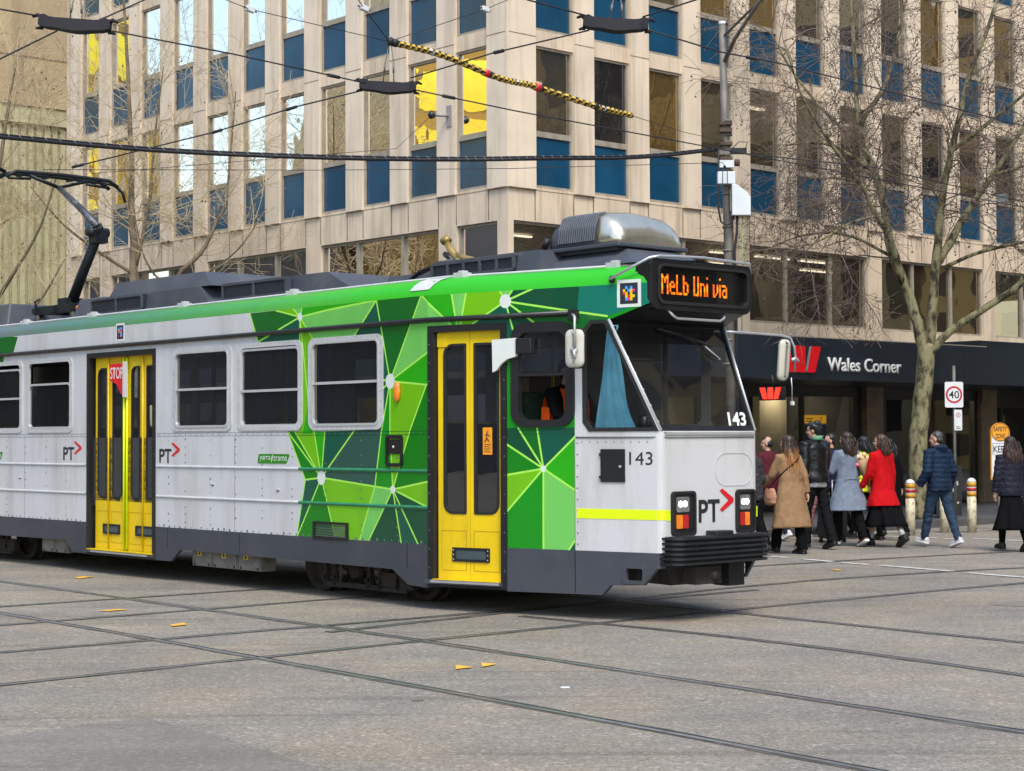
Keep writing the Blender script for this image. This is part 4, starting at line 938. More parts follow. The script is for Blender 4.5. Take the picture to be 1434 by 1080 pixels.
def door_frame(a_, c_, z0, z1, x, th=.065):
    b = MB(x); b.plate([(a_, z0), (c_, z0), (c_, z1), (a_, z1)], [[(a_ + th, z0 + .02), (c_ - th, z0 + .02), (c_ - th, z1 - th), (a_ + th, z1 - th)]], -.14, .014, TBLK)
    for i in range(1, 14):
        z = z0 + (z1 - z0) * i / 14
        for u in (a_ + .02, c_ - .02): b.box((u - .005, z - .005, .014), (u + .005, z + .005, .017), RIV)
    return b.build('door_frame', tram)
for k, mx in enumerate((lambda u: u, lambda u: SB - u)):
    x = XS if k == 0 else mirror_xf(XS)
    door_frame(.005, .91, .235, 2.81, x)
    d1 = leaf(.083, .450, (.155, .958, .408, 2.622), (.10, .01, .01, .10), x, -.04); d2 = leaf(.457, .828, (.508, .958, .783, 2.622), (.01, .10, .10, .01), x, -.04)
    b = MB(x); b.ring(rrect(.252, .487, .678, .625, .008, 2), rrect(.29, .512, .64, .60, .02, 2), -.04, -.028, TBLK); b.box((.285, .508, -.038), (.645, .604, -.032), KGL)
    for u in (.268, .662):
        for z in (.51, .555, .60): b.box((u - .005, z - .005, -.028), (u + .005, z + .005, -.025), FRW)
    b.build('kick_panel', tram)
    b = MB(x); b.box((.829, .31, -.04), (.848, 2.62, -.02), STICK)
    for i in range(92): b.box((.834, .33 + i * .0245, -.02), (.846, .342 + i * .0245, -.012), TBLK)
    b.box((.805, 2.56, -.039), (.826, 2.74, -.036), YELG)
    b.build('door_brush', tram)
    b = MB(x); b.box((.0, .265, -.05), (.86, .305, .05), SKIRT); b.box((.07, .278, .05), (.855, .30, .056), ALU); b.box((.08, .3052, -.03), (.84, .312, .045), YEL); b.build('door_sill', tram)
    b = MB(x); b.box((.083, 2.60, -.04), (.20, 2.735, -.028), YEL); b.build('door_hinge_cover', tram)
door_frame(door2[0], door2[1], .235, 2.80, XS)
for a_, c_, g, rs in ((-6.81, -6.445, (-6.745, .96, -6.53, 2.60), (.10, .01, .01, .10)), (-6.44, -6.04, (-6.37, .96, -6.13, 2.60), (.01, .09, .09, .01)), (-6.0, -5.615, (-5.905, .96, -5.70, 2.60), (.09, .01, .01, .09)), (-5.61, -5.275, (-5.535, .96, -5.335, 2.60), (.01, .06, .06, .01))):
    leaf(a_, c_, g, rs, XS, -.055)
b = MB(XS)
for u in (-6.055, -5.985): b.tube([(u, .33, -.035), (u, 2.72, -.035)], .016, YELG, 8)
for u in (-6.455, -5.605): b.tube([(u, .33, -.04), (u, 2.72, -.04)], .010, YEL, 6)
b.pieces('door_edge_strip', tram)
b = MB(XS)
for a_, c_ in ((-6.60, -6.18), (-5.79, -5.32)): b.ring(rrect(a_, .505, c_, .632, .008, 2), rrect(a_ + .03, .53, c_ - .03, .608, .015, 2), -.055, -.04, TBLK); b.box((a_ + .025, .525, -.054), (c_ - .025, .612, -.046), KGL)
b.build('kick_panel', tram)
b = MB(XS); b.box((-6.93, .265, -.05), (-5.23, .30, .05), SKIRT); b.box((-6.85, .30, -.03), (-5.28, .312, .055), YEL); b.box((-6.75, .27, .05), (-5.35, .292, .056), ALU); b.build('door_sill', tram)
# stop flag on the rear door
b = MB(XS); b.prism([(-6.335, 2.44), (-6.25, 2.42), (-6.15, 2.38), (-6.06, 2.27), (-5.985, 2.24), (-5.985, 2.645), (-6.335, 2.645)], .0, .015, REDP); b.box((-5.985, 2.22, -.02), (-5.945, 2.665, .03), WHITE); sf = b.build('stop_flag', tram)
text_obj('lettering', 'STOP', NODE, sf, XS, -6.315, 2.455, -6.0, 2.60, depth=.002, bold=.01, w=.016)
b = MB(XS); b.prism([(.795, 2.33), (.84, 2.35), (.89, 2.41), (.96, 2.455), (1.05, 2.475), (1.06, 2.49), (1.06, 2.64), (1.045, 2.655), (.79, 2.645)], .03, .055, NODE); b.build('flag_housing', tram)
b = MB(XS); b.box((1.062, 2.50, .02), (1.235, 2.65, .07), TBLK); b.build('camera_box', tram, bevel=.008)

# lamp, card reader box, grille
b = MB(); b.sphere(XS(-.48, 2.168, .015), (.048, .03, .105), ORNG, 12, 8); b.build('marker_lamp', tram)
b = MB(XS); b.ring(rrect(-.675, 1.412, -.398, 1.73, .035, 4), rrect(-.640, 1.447, -.433, 1.695, .015, 4), -.02, .018, TBLK); b.box((-.645, 1.44, -.05), (-.43, 1.70, -.03), INK); b.box((-.635, 1.54, -.03), (-.44, 1.685, .01), TBLK); b.box((-.62, 1.45, -.03), (-.45, 1.525, -.025), mat('reader_screen', (.16, .27, .42), .1)); b.sphere(XS(-.545, 1.61, .012), .014, CHR, 8, 6, xf=ident); b.build('door_control', tram)
b = MB(XS); b.ring([(-1.95, .63), (-1.32, .63), (-1.32, .815), (-1.95, .815)], [(-1.91, .655), (-1.36, .655), (-1.36, .79), (-1.91, .79)], 0, .016, TBLK); b.box((-1.92, .65, -.03), (-1.35, .80, -.02), RUB)
for i in range(5): b.add([(-1.91, .66 + i * .027, .012), (-1.36, .66 + i * .027, .012), (-1.36, .678 + i * .027, -.01), (-1.91, .678 + i * .027, -.01)], [[0, 1, 2, 3]], ROOFG)
b.build('vent_grille', tram)
b = MB(XS)
for u, z in ((-3.95, 1.17), (-2.62, 1.13), (-8.8, 1.18)): b.box((u - .03, z, 0), (u + .03, z + .015, .012), FRW); b.box((u - .02, z - .012, 0), (u + .02, z, .006), INK)
b.build('latch', tram)

# emblems and numbers
def pt_logo(u0, z0, u1, z1, x, w=.002):
    root_w = u1 - u0; h = z1 - z0
    text_obj('operator_lettering', 'PT', INK, tram, x, u0, z0, u0 + root_w * .60, z0 + h * .68, depth=.0015, bold=.022, w=w)
    b = MB(x); t = h * .17; ax = u0 + root_w * .60; bx_ = u1; zt, zm, zb = z1, z0 + h * .64, z0 + h * .30
    b.prism([(ax, zt - t * .4), (ax + t * .7, zt), (bx_, zm + t * .35), (bx_, zm - t * .35), (ax + t * .7, zb), (ax, zb + t * .4), (bx_ - t * 1.35, zm)], w, w + .0015, REDP); b.build('red_chevron', tram)
pt_logo(-5.145, 1.415, -4.675, 1.66, XS); pt_logo(-7.575, 1.43, -7.08, 1.68, XS)
pt_logo(-.173, .905, .315, 1.215, XF, .004)
GRL = mat('badge_green', (.025, .22, .008), .4, var=.05)
def badge(u0, u1):
    b = MB(XS); b.prism([(u0 + .02, 1.425), (u1 - .05, 1.425), (u1 - .02, 1.435), (u1 + .03, 1.515), (u1 + .03, 1.53), (u0 + .05, 1.53), (u0 + .02, 1.52), (u0, 1.44)], .002, .004, GRL); o = b.build('operator_badge', tram)
    text_obj('lettering', 'yarra', NODE, o, XS, u0 + .045, 1.444, u0 + .255, 1.508, depth=.001, bold=.002, w=.0045); text_obj('lettering', 'trams', NODE, o, XS, u0 + .315, 1.455, u1 - .015, 1.512, depth=.001, bold=.002, w=.0045)
    b = MB(XS); b.prism([(u0 + .272, 1.432), (u0 + .292, 1.46), (u0 + .30, 1.50), (u0 + .296, 1.524), (u0 + .278, 1.49)], .0042, .006, NODE); b.build('leaf_mark', o)
badge(-3.02, -2.43); badge(-9.95, -9.36)
text_obj('fleet_number', '143', INK, tram, XS, 2.215, 1.445, 2.452, 1.565, depth=.0015, bold=.0, w=.003)
b = MB(XS); b.box((1.925, 1.285, .0), (2.172, 1.59, .012), TBLK)
for z in (1.33, 1.54): b.box((1.915, z - .012, .0), (1.95, z + .012, .02), TBLK)
b.box((2.12, 1.42, .012), (2.14, 1.44, .018), CHR); b.build('equipment_hatch', tram)
b = MB(XS); b.box((1.665, .943, .0015), (SE, 1.035, .003), YELG, cuts=4); 
for i in range(5):
    t0, t1 = i / 5, (i + 1) / 5; q = []
    for t in (t0, t1):
        P0 = Vector((SE, W - K * SE)); P1 = Vector((S2 + .004, .664)); P2 = Vector((S2, .60)); q.append(P0 * (1 - t) ** 2 + P1 * 2 * t * (1 - t) + P2 * t * t)
    b.add([(q[0].x + .002, -q[0].y - .002, .943), (q[1].x + .002, -q[1].y - .002, .943), (q[1].x + .002, -q[1].y - .002, 1.035), (q[0].x + .002, -q[0].y - .002, 1.035)], [[0, 1, 2, 3]], YELG, True, ident)
b.build('hi_vis_stripe', tram)
b = MB(XF); b.box((-.60, .935, .002), (-.555, 1.035, .0035), YELG); b.box((.63, .935, .002), (.66, 1.035, .0035), YELG); b.build('hi_vis_stripe', tram)
# coloured code stickers reduced to plain colour tiles
def tiles(u0, z0, u1, z1, x, seed):
    b = MB(x); b.box((u0, z0, .001), (u1, z1, .003), NODE); du = (u1 - u0); dz_ = z1 - z0; b.box((u0 + du * .13, z0 + dz_ * .12, .003), (u1 - du * .13, z1 - dz_ * .12, .0045), INK)
    cols = [REDP, YEL, TILEB, TILEM]; rr_ = random.Random(seed); n = 5
    for i in range(n):
        for j in range(n):
            if rr_.random() < .72:
                a_ = u0 + du * (.25 + .5 * i / n); q = z0 + dz_ * (.24 + .52 * j / n)
                b.box((a_, q, .0045), (a_ + du * .5 / n, q + dz_ * .52 / n, .0055), rr_.choice(cols))
    b.build('colour_sticker', tram)
TILEB = mat('tile_blue', (.05, .35, .85), .4); TILEM = mat('tile_magenta', (.75, .03, .22), .4)
tiles(2.10, 2.90, 2.345, 3.155, XS, 2); tiles(-6.20, 2.925, -5.985, 3.15, XS, 4)
b = MB(XS); b.box((.60, 1.535, -.042), (.705, 1.80, -.040), STICK); es = b.build('door_sticker', tram)
b = MB(XS); b.tube([(.655, 1.765, -.0395), (.655, 1.7651, -.0395)], .012, INK, 8); b.tube([(.652, 1.75, -.0395), (.645, 1.70, -.0395), (.67, 1.665, -.0395)], .006, INK, 5); b.tube([(.645, 1.70, -.0395), (.625, 1.66, -.0395)], .006, INK, 5); b.tube([(.63, 1.725, -.0395), (.655, 1.735, -.0395), (.68, 1.715, -.0395)], .005, INK, 5)
for i in range(5): b.box((.615, 1.56 + i * .018, -.0395), (.69 - .01 * (i % 2), 1.566 + i * .018, -.0388), INK)
b.build('sticker_print', es)
# windscreen, hood and destination box
b = MB(XW); b.ring([(-1.0, -.01), (1.0, -.01), (1.0, 1.0), (-1.0, 1.0)], [(-.955, .035), (.955, .035), (.955, .97), (-.955, .97)], -.02, .012, TBLK); wf = b.build('windscreen', tram)
b = MB(XW); b.add([(-.97, .02, -.005), (.97, .02, -.005), (.97, .98, -.005), (-.97, .98, -.005)], [[0, 1, 2, 3]], WGLS); b.build('pane', wf, normals=False)
b = MB(XW)
for u in (-1.0, 1.0): b.tube([(u, -.01, .012), (u, 1.0, .012)], .016, CHR, 8)
for i in range(7): b.tube([(-1.0, .06 + i * .145, .02), (-1.0, .0601 + i * .145, .034)], .009, ALU, 6)
b.build('pillar_trim', wf)
b = MB(XW); b.add([(-.95, .80, .002), (.95, .80, .002), (.95, .975, .002), (-.95, .975, .002)], [[0, 1, 2, 3]], glass_mat('sun_band', (.01, .01, .011), .05, .25)); b.build('sun_band', wf, normals=False)
text_obj('fleet_number', '143', NODE, tram, XW, .48, .035, .90, .165, depth=.001, bold=.03, w=.004, shear=.25)
b = MB(XW); b.tube([(.55, .80, .03), (.2, .86, .035), (-.25, .93, .03)], .012, TBLK, 6); b.tube([(.72, .66, .02), (.50, .78, .03)], .010, CHR, 6); b.tube([(.72, .66, .02), (.1, .9, .03)], .006, TBLK, 5); b.build('wiper', tram)
b = MB()
b.loft([[(S2 - .545, -.81, 2.785), (2.44, -.70, 2.915)], [(S2 - .545, .81, 2.785), (2.44, .70, 2.915)]], TBLK, False, False, False); b.box((2.25, -.69, 2.9), (2.33, .69, 3.30), TBLK)
hd = b.build('hood_underside', tram)
b = MB(XF); b.plate(rrect(-.70, 2.875, .70, 3.345, .075, 5, (.10, .10, .06, .06)), [rrect(-.585, 2.955, .635, 3.275, .06, 5)], -.25, -.085, TBLK)
b.ring(rrect(-.615, 2.925, .655, 3.30, .075, 5), rrect(-.585, 2.955, .635, 3.275, .06, 5), -.085, -.07, RUB)
db = b.build('destination_box', tram, bevel=.012)
b = MB(XF); b.box((-.60, 2.94, -.16), (.65, 3.29, -.13), mat('display_black', (.006, .006, .006), .25)); b.build('display_panel', db)
LEDO = emis('led_orange', (1.0, .13, .002), .62); LEDY = emis('led_amber', (1.0, .30, .006), .62)
FONT5 = {'M': ['1...1', '11.11', '1.1.1', '1.1.1', '1...1', '1...1', '1...1', '1...1', '1...1'], 'e': ['....', '....', '....', '.11.', '1..1', '1111', '1...', '1...', '.111'], 'L': ['1...', '1...', '1...', '1...', '1...', '1...', '1...', '1...', '1111'], 'b': ['1...', '1...', '1...', '111.', '1..1', '1..1', '1..1', '1..1', '111.'], 'U': ['1..1', '1..1', '1..1', '1..1', '1..1', '1..1', '1..1', '1..1', '1111'], 'n': ['....', '....', '....', '111.', '1..1', '1..1', '1..1', '1..1', '1..1'], 'i': ['1', '.', '.', '1', '1', '1', '1', '1', '1'], 'v': ['....', '....', '....', '1..1', '1..1', '1..1', '1..1', '1.1.', '11..'], 'a': ['....', '....', '....', '111.', '...1', '.111', '1..1', '1..1', '.111'], ' ': ['..'] * 9}
msg = 'MeLb Uni via'; colsn = sum(len(FONT5[c][0]) + 1 for c in msg) - 1
b = MB(XF); u = -.515; du = (.395 + .515) / colsn; z0, dzz = 3.025, .185 / 9; rr_ = random.Random(8)
for c in msg:
    g = FONT5[c]; wch = len(g[0])
    for r_ in range(9):
        for q in range(wch):
            if g[r_][q] == '1':
                uu = u + q * du + du * .5; zz = z0 + (8 - r_) * dzz + dzz * .5
                b.box((uu - du * .44, zz - dzz * .47, -.129), (uu + du * .44, zz + dzz * .47, -.126), LEDY if rr_.random() < .25 else LEDO)
    u += (wch + 1) * du
b.build('led_lettering', db)
b = MB(XF); b.add([(-.59, 2.95, -.105), (.64, 2.95, -.105), (.64, 3.28, -.105), (-.59, 3.28, -.105)], [[0, 1, 2, 3]], glass_mat('display_glass', (.08, .08, .08), .0, .98, ior=1.12)); b.build('cover_glass', db, normals=False)
b = MB(); b.tube([(2.06, -(W - dd_(2.06)) - .01, 3.17), (2.06, -(W - dd_(2.06)) - .05, 3.165), (2.44, -.70, 3.345), (2.47, -.60, 3.365), (2.47, 0, 3.385), (2.47, .66, 3.365), (2.36, .80, 3.30)], .013, ALU, 8); b.tube([(2.06, -(W - dd_(2.06)) - .005, 3.165), (2.06, -(W - dd_(2.06)) - .03, 3.165)], .035, TBLK, 10); b.build('roof_wire_guard', tram)
b = MB(); b.tube([(2.40, -.44, 2.90), (2.44, -.40, 2.83), (2.44, -.34, 2.80), (2.44, .26, 2.80), (2.44, .32, 2.83), (2.40, .36, 2.90)], .013, ALU, 8); b.build('hood_handle', tram)
# ledge below the windscreen, oval hatch
b = MB(); 
for sgn in (-1, 1):
    pts = [(1.66, sgn * (W - K * 1.66 + .004)), (2.44, sgn * (W - K * 2.44 + .004)), (2.5, sgn * .665), (2.545, sgn * .61)]
    b.tube([(x, y, 1.70) for x, y in pts], .008, GRM, 5)
b.tube([(2.545, -.61, 1.70), (2.545, .61, 1.70)], .008, GRM, 5)
b.loft([[(2.45, -.69, 1.755), (2.56, -.62, 1.745), (2.55, -.625, 1.72)], [(2.45, .69, 1.755), (2.56, .62, 1.745), (2.55, .625, 1.72)]], WHITE, False, False, False)
b.build('waist_trim', tram)
b = MB(XF); b.ring(rrect(.055, 1.235, .60, 1.55, .155, 8), rrect(.064, 1.244, .591, 1.541, .147, 8), .0005, .004, FRW); b.build('oval_hatch', tram)
LENSW = emis('headlamp_white', (1.0, .98, .95), 3.2); LENSC = mat('lamp_reflector', (.55, .56, .58), .12, .9, var=.4, scale=45)
for k, (a_, c_) in enumerate(((-.545, -.238), (.345, .605))):
    m_ = 1 if k == 0 else -1
    b = MB(XF); b.prism(rrect(a_, .80, c_, 1.195, .035, 4), .002, .018, TBLK); b.ring(rrect(a_ - .006, .794, c_ + .006, 1.201, .04, 4), rrect(a_ + .018, .818, c_ - .018, 1.177, .03, 4), .002, .032, RUB); h_ = b.build('headlight', tram)
    wd = c_ - a_; lo_, hi_ = (a_ + wd * .16, a_ + wd * .66) if k == 0 else (a_ + wd * .16, a_ + wd * .66)
    b = MB(XF); b.prism(rrect(a_ + wd * .16, 1.01, a_ + wd * .72, 1.15, .02, 3), .018, .026, LENSC)
    for i in range(2): b.prism([(a_ + wd * (.33 + .2 * i) + .028 * math.cos(t * math.pi / 6), 1.085 + .028 * math.sin(t * math.pi / 6)) for t in range(12)], .026, .029, LENSW)
    b.build('main_lens', h_)
    b = MB(XF); mid = a_ + wd * .42
    b.prism(rrect(a_ + wd * .16, .86, mid, .985, .008, 2), .018, .027, ORNG if k == 0 else REDL2); b.prism(rrect(mid + .002, .86, a_ + wd * .68, .985, .008, 2), .018, .027, REDL2 if k == 0 else ORNG); b.build('signal_lens', h_)

# ribbed bumper and coupler
b = MB()
def bump_path(hw, s1, n=6):
    P = [(2.44, -hw)]
    for i in range(n + 1):
        a = R(-90 + 90 * i / n); P.append((s1 - .12 + .12 * math.cos(a) , -hw + .12 + .12 * math.sin(a)))
    return P + [(x, -y) for x, y in reversed(P)]
BUMP = mat('bumper_black', (.012, .016, .020), .42, var=.25, scale=4)
for i in range(6):
    z = .535 + i * .046; rings = []
    for (x, y) in bump_path(.655, 2.735): rings.append([(x, y, z), (x - .03, y * .96, z), (x - .03, y * .96, z + .02), (x, y, z + .02)])
    b.loft(rings, BUMP, False)
rings = [[(x - .035, y * .955, .53), (x - .12, y * .85, .53), (x - .12, y * .85, .79), (x - .035, y * .955, .79)] for x, y in bump_path(.655, 2.735)]
b.loft(rings, RUB, False); b.build('bumper', tram)
b = MB(); b.box((2.56, -.10, .775), (2.70, .14, .83), BUMP); b.build('bumper_step', tram, bevel=.01)
b = MB(); b.loft([[(1.9, -.62, .54), (2.5, -.58, .54), (2.5, .58, .54), (1.9, .62, .54)], [(1.9, -.55, .36), (2.42, -.42, .33), (2.42, .42, .33), (1.9, .55, .36)]], RUB, False); b.box((2.36, -.30, .34), (2.62, .05, .50), UNDR); b.box((2.40, .20, .30), (2.58, .42, .52), RUB); b.tube([(2.3, -.05, .46), (2.66, -.05, .42)], .05, STEELD, 8); b.build('coupler', tram)

# mirrors
MIRW = mat('mirror_shell', (.56, .54, .47), .35, var=.05)
b = MB(XS)
for w, ins in ((.20, .035), (.215, .008), (.235, .0), (.25, .012), (.258, .05)): pass
ws = ((.20, .04), (.212, .01), (.235, .0), (.25, .012), (.258, .05)); rings = [[(p[0], p[1], w) for p in rrect(1.745 + i, 2.345 + i, 1.94 - i, 2.70 - i, .055, 4)] for w, i in ws]
b.loft(rings, MIRW); mi_ = b.build('wing_mirror', tram)
b = MB(XS); b.tube([(1.69, 2.80, .01), (1.76, 2.845, .16), (1.87, 2.82, .27), (1.885, 2.78, .285), (1.885, 2.52, .285)], .011, ALU, 8); b.tube([(1.865, 2.5, .255), (1.865, 2.5, .285)], .032, ALU, 10); b.tube([(1.875, 2.43, .275), (1.875, 2.5, .28)], .014, ALU, 6); b.build('mirror_arm', mi_)
b = MB(XS); b.ring(rrect(1.735, 2.335, 1.95, 2.71, .06, 4), rrect(1.755, 2.355, 1.93, 2.69, .05, 4), .208, .228, TBLK); b.build('rim', mi_)
b = MB(); b.tube([(2.02, .80, 2.74), (2.04, 1.0, 2.74), (2.06, 1.64, 2.73), (2.08, 1.74, 2.71), (2.09, 1.79, 2.62), (2.10, 1.80, 2.50)], .012, ALU, 8)
b.tube([(2.10, 1.74, 2.48), (2.10, 1.80, 2.50), (2.10, 1.84, 2.47)], .018, ALU, 6); b.tube([(2.09, 1.74, 2.30), (2.09, 1.75, 2.2), (2.09, 1.75, 2.06)], .005, ALU, 5); b.box((2.075, 1.74, 2.02), (2.105, 1.77, 2.06), NODE); m2 = b.build('mirror_bracket', tram)
b = MB(); rings = []
for dx, ins in ((-.035, .05), (-.025, .01), (0, 0), (.02, .01), (.032, .05)): rings.append([(2.06 + dx + (v - 2.48) * .1, 1.64 + u, v) for u, v in rrect(-.06 + ins, 2.27 + ins, .10 - ins, 2.69 - ins, .05, 4)])
b.loft(rings, MIRW); b.build('wing_mirror', tram)

# roof equipment
FAIR = mat('roof_fairing', (.052, .060, .080), .5, var=.12, scale=2, dirt=(.12, .12, .12), dirt_amt=.4, dscale=(2, 2, 2)); FIN = mat('louvre_fin', (.15, .165, .20), .5, var=.1); FAIRD = mat('louvre_dark', (.014, .018, .028), .6)
def hip_box(b, s0, s1, hw, z0, z1, ds0, ds1, dy, m=None, y0=0.0):
    b.loft([[(s0, y0 - hw, z0), (s1, y0 - hw, z0), (s1, y0 + hw, z0), (s0, y0 + hw, z0)], [(s0 + ds0, y0 - hw + dy, z1), (s1 - ds1, y0 - hw + dy, z1), (s1 - ds1, y0 + hw - dy, z1), (s0 + ds0, y0 + hw - dy, z1)]], m or FAIR, False)
def louvre(b, s0, s1, y, z0, z1, n):
    b.box((s0, y - .012, z0), (s1, y + .06, z1), FAIRD)
    for i in range(n + 1):
        s = s0 + (s1 - s0) * i / n; b.box((s - .018, y - .03, z0 + .015), (s + .018, y - .012, z1 - .02), FAIR)
    b.box((s0, y - .03, z1 - .02), (s1, y - .012, z1 + .01), FAIR); b.box((s0, y - .03, z0 - .01), (s1, y - .012, z0 + .015), FAIR)
# front air conditioner with its chrome-like nose
b = MB(); hip_box(b, .72, 2.16, .62, 3.33, 3.50, .30, .34, .26); b.box((.90, -.42, 3.49), (1.74, .42, 3.55), FAIR); b.build('roof_fairing', tram, bevel=.012)
b = MB(); b.loft([[(s, -.46, 3.54), (s, -.47, 3.60), (s, -.445, 3.62 + h), (s, -.36, 3.66 + h), (s, 0, 3.69 + h), (s, .36, 3.66 + h), (s, .445, 3.62 + h), (s, .47, 3.60), (s, .46, 3.54)] for s, h in ((.86, .07), (.90, .13), (1.0, .18), (1.30, .215), (1.50, .215))], FAIR, True)
au = b.build('air_conditioner', tram)
SHINY = mat('polished_cover', (.66, .60, .48), .28, .85, var=.15, scale=3, bump=.4, bscale=7)
b = MB(); b.loft([[(s, -.46 + i, 3.56), (s, -.47 + i, 3.60), (s, -.445 + i, 3.62 + h), (s, -.36 + i, 3.66 + h), (s, 0, 3.69 + h), (s, .36 - i, 3.66 + h), (s, .445 - i, 3.62 + h), (s, .47 - i, 3.60), (s, .46 - i, 3.56)] for s, h, i in ((1.501, .213, 0), (1.58, .195, 0), (1.68, .14, .01), (1.76, .05, .02), (1.80, -.04, .05))], SHINY, True); b.build('nose_cover', au)
b = MB(); b.box((.84, -.49, 3.52), (1.83, .49, 3.56), FAIR); b.build('base_tray', au, bevel=.01)
b = MB()
for i in range(17):
    s = .985 + i * .031; b.loft([[(s, -.487, 3.60), (s + .013, -.487, 3.60), (s + .013, -.44, 3.60), (s, -.44, 3.60)], [(s + .018, -.485, 3.74), (s + .031, -.485, 3.74), (s + .031, -.42, 3.74), (s + .018, -.42, 3.74)], [(s + .034, -.448, 3.855), (s + .047, -.448, 3.855), (s + .047, -.38, 3.845), (s + .034, -.38, 3.845)], [(s + .044, -.37, 3.885), (s + .057, -.37, 3.885), (s + .057, -.33, 3.85), (s + .044, -.33, 3.85)]], FIN, False)
b.loft([[(.97, -.478, 3.59), (1.50, -.478, 3.59)], [(.98, -.474, 3.72), (1.52, -.474, 3.72)], [(1.0, -.436, 3.845), (1.53, -.436, 3.845)]], FAIRD, False, False, False)
b.build('louvres', au)
b = MB(); hip_box(b, -.72, 1.02, .72, 3.31, 3.545, .03, .10, .05); louvre(b, -.66, .62, -.72, 3.37, 3.51, 5); b.build('resistor_box', tram)
b = MB(); hip_box(b, -1.75, -.74, .55, 3.30, 3.47, .05, .02, .05); b.tube([(-1.3, -.6, 3.36), (-1.05, -.62, 3.44), (-.72, -.6, 3.53), (-.5, -.58, 3.56)], .022, FAIR, 8); b.tube([(-1.2, -.66, 3.36), (-.95, -.68, 3.46), (-.6, -.66, 3.54)], .016, RUB, 8); b.tube([(.80, -.5, 3.58), (.86, -.5, 3.66)], .035, TBLK, 8); b.pieces('cable_duct', tram)
GLDM = mat('aged_brass', (.42, .30, .10), .45, .5, var=.5, scale=9, dirt=(.03, .025, .02), dirt_amt=.8, dscale=(9, 9, 9))
b = MB(); b.tube([(-.95, -.35, 3.80), (-.90, -.35, 3.83), (-.86, -.35, 3.80)], .045, GLDM, 8); b.tube([(-.90, -.35, 3.81), (-.80, -.35, 3.68), (-.72, -.35, 3.60), (-.62, -.35, 3.55)], [.03, .045, .06, .05], GLDM, 8); b.tube([(-.72, -.35, 3.62), (-.52, -.35, 3.58), (-.36, -.35, 3.55)], [.05, .035, .03], GLDM, 8); b.box((-.82, -.45, 3.47), (-.45, -.25, 3.56), TBLK); b.tube([(-.84, -.42, 3.66), (-.70, -.42, 3.58)], .03, TBLK, 6); b.build('lightning_arrester', tram)
b = MB(); hip_box(b, -4.70, -2.0, .70, 3.31, 3.585, .02, .62, .04); louvre(b, -4.66, -3.32, -.73, 3.385, 3.565, 2); b.box((-3.32, -.765, 3.34), (-3.28, -.70, 3.58), FAIR); b.build('resistor_box', tram)
b = MB(); hip_box(b, -7.95, -5.0, .70, 3.31, 3.595, .02, .30, .03); hip_box(b, -7.6, -5.05, .66, 3.596, 3.79, .10, .28, .07); louvre(b, -7.92, -6.58, -.73, 3.385, 3.575, 2); b.build('resistor_box', tram)
b = MB(); hip_box(b, -8.9, -7.98, .55, 3.33, 3.66, .06, .18, .12); hip_box(b, -12.2, -10.75, .6, 3.33, 3.72, .1, .1, .1); hip_box(b, -10.7, -9.9, .5, 3.33, 3.50, .1, .1, .1); b.build('equipment_box', tram, bevel=.02)
PAN = mat('pantograph_paint', (.013, .017, .022), .5, .3, var=.3, scale=6); PANW = mat('pantograph_tube', (.06, .065, .08), .45, .4, var=.3, scale=4, dirt=(.35, .35, .35), dirt_amt=.9, dscale=(7, 7, 7))
pg = MB(); 
for y in (-.42, .42): pg.box((-10.15, y - .04, 3.50), (-8.95, y + .04, 3.62), PAN)
for s in (-10.1, -9.55, -9.0): pg.box((s - .04, -.5, 3.52), (s + .04, .5, 3.60), PAN)
for s in (-10.05, -9.0):
    for y in (-.45, .45): pg.tube([(s, y, 3.33), (s, y, 3.5)], [.06, .045], STEELD, 8)
pg.tube([(-10.1, -.45, 3.6), (-10.15, -.45, 3.7), (-10.1, -.40, 3.74)], .02, PAN, 6); pg.sphere((-8.95, -.40, 3.55), .035, ORNG, 8, 6)
po = pg.build('pantograph', tram)
b = MB(); b.tube([(-9.92, 0, 3.66), (-9.55, 0, 4.12), (-9.08, 0, 4.66)], [.085, .075, .07], PAN, 8); b.box((-10.05, -.14, 3.58), (-9.8, .14, 3.76), PAN); b.build('lower_arm', po, bevel=.0)
b = MB(); b.tube([(-9.05, 0, 4.70), (-9.6, 0, 5.04), (-10.3, 0, 5.43)], [.055, .05, .042], PANW, 8); b.tube([(-10.3, 0, 5.43), (-10.3, -.45, 5.56)], .028, PAN, 6); b.tube([(-10.3, 0, 5.43), (-10.3, .45, 5.56)], .028, PAN, 6); b.build('upper_arm', po)
b = MB(); b.tube([(-9.12, -.16, 4.66), (-9.12, .16, 4.66)], .07, PAN, 8); b.tube([(-9.05, -.1, 4.72), (-8.85, -.1, 4.74), (-8.82, -.1, 4.68), (-8.95, -.1, 4.62)], .02, PAN, 6); b.box((-9.2, -.1, 4.5), (-9.0, .1, 4.68), PAN); b.build('elbow_joint', po)
b = MB()
for s in (-10.42, -10.16): b.tube([(s, -.9, 5.50), (s, -.75, 5.585), (s, 0, 5.60), (s, .75, 5.585), (s, .9, 5.50)], .03, PAN, 6)
for y in (-.6, -.2, .2, .6): b.box((-10.42, y - .02, 5.54), (-10.16, y + .02, 5.57), PAN)
for y in (-1, 1): b.tube([(-10.29, y * .72, 5.57), (-10.29, y * .92, 5.54), (-10.29, y * 1.06, 5.44), (-10.29, y * 1.10, 5.30)], .022, PAN, 6); b.tube([(-10.3, y * .45, 5.52), (-10.3, y * .8, 5.50)], .022, PAN, 6)
b.tube([(-10.29, -.85, 5.58), (-10.29, -1.05, 5.66), (-10.29, -1.02, 5.92), (-10.29, -.98, 5.98)], .03, PAN, 6)
b.build('collector_head', po)

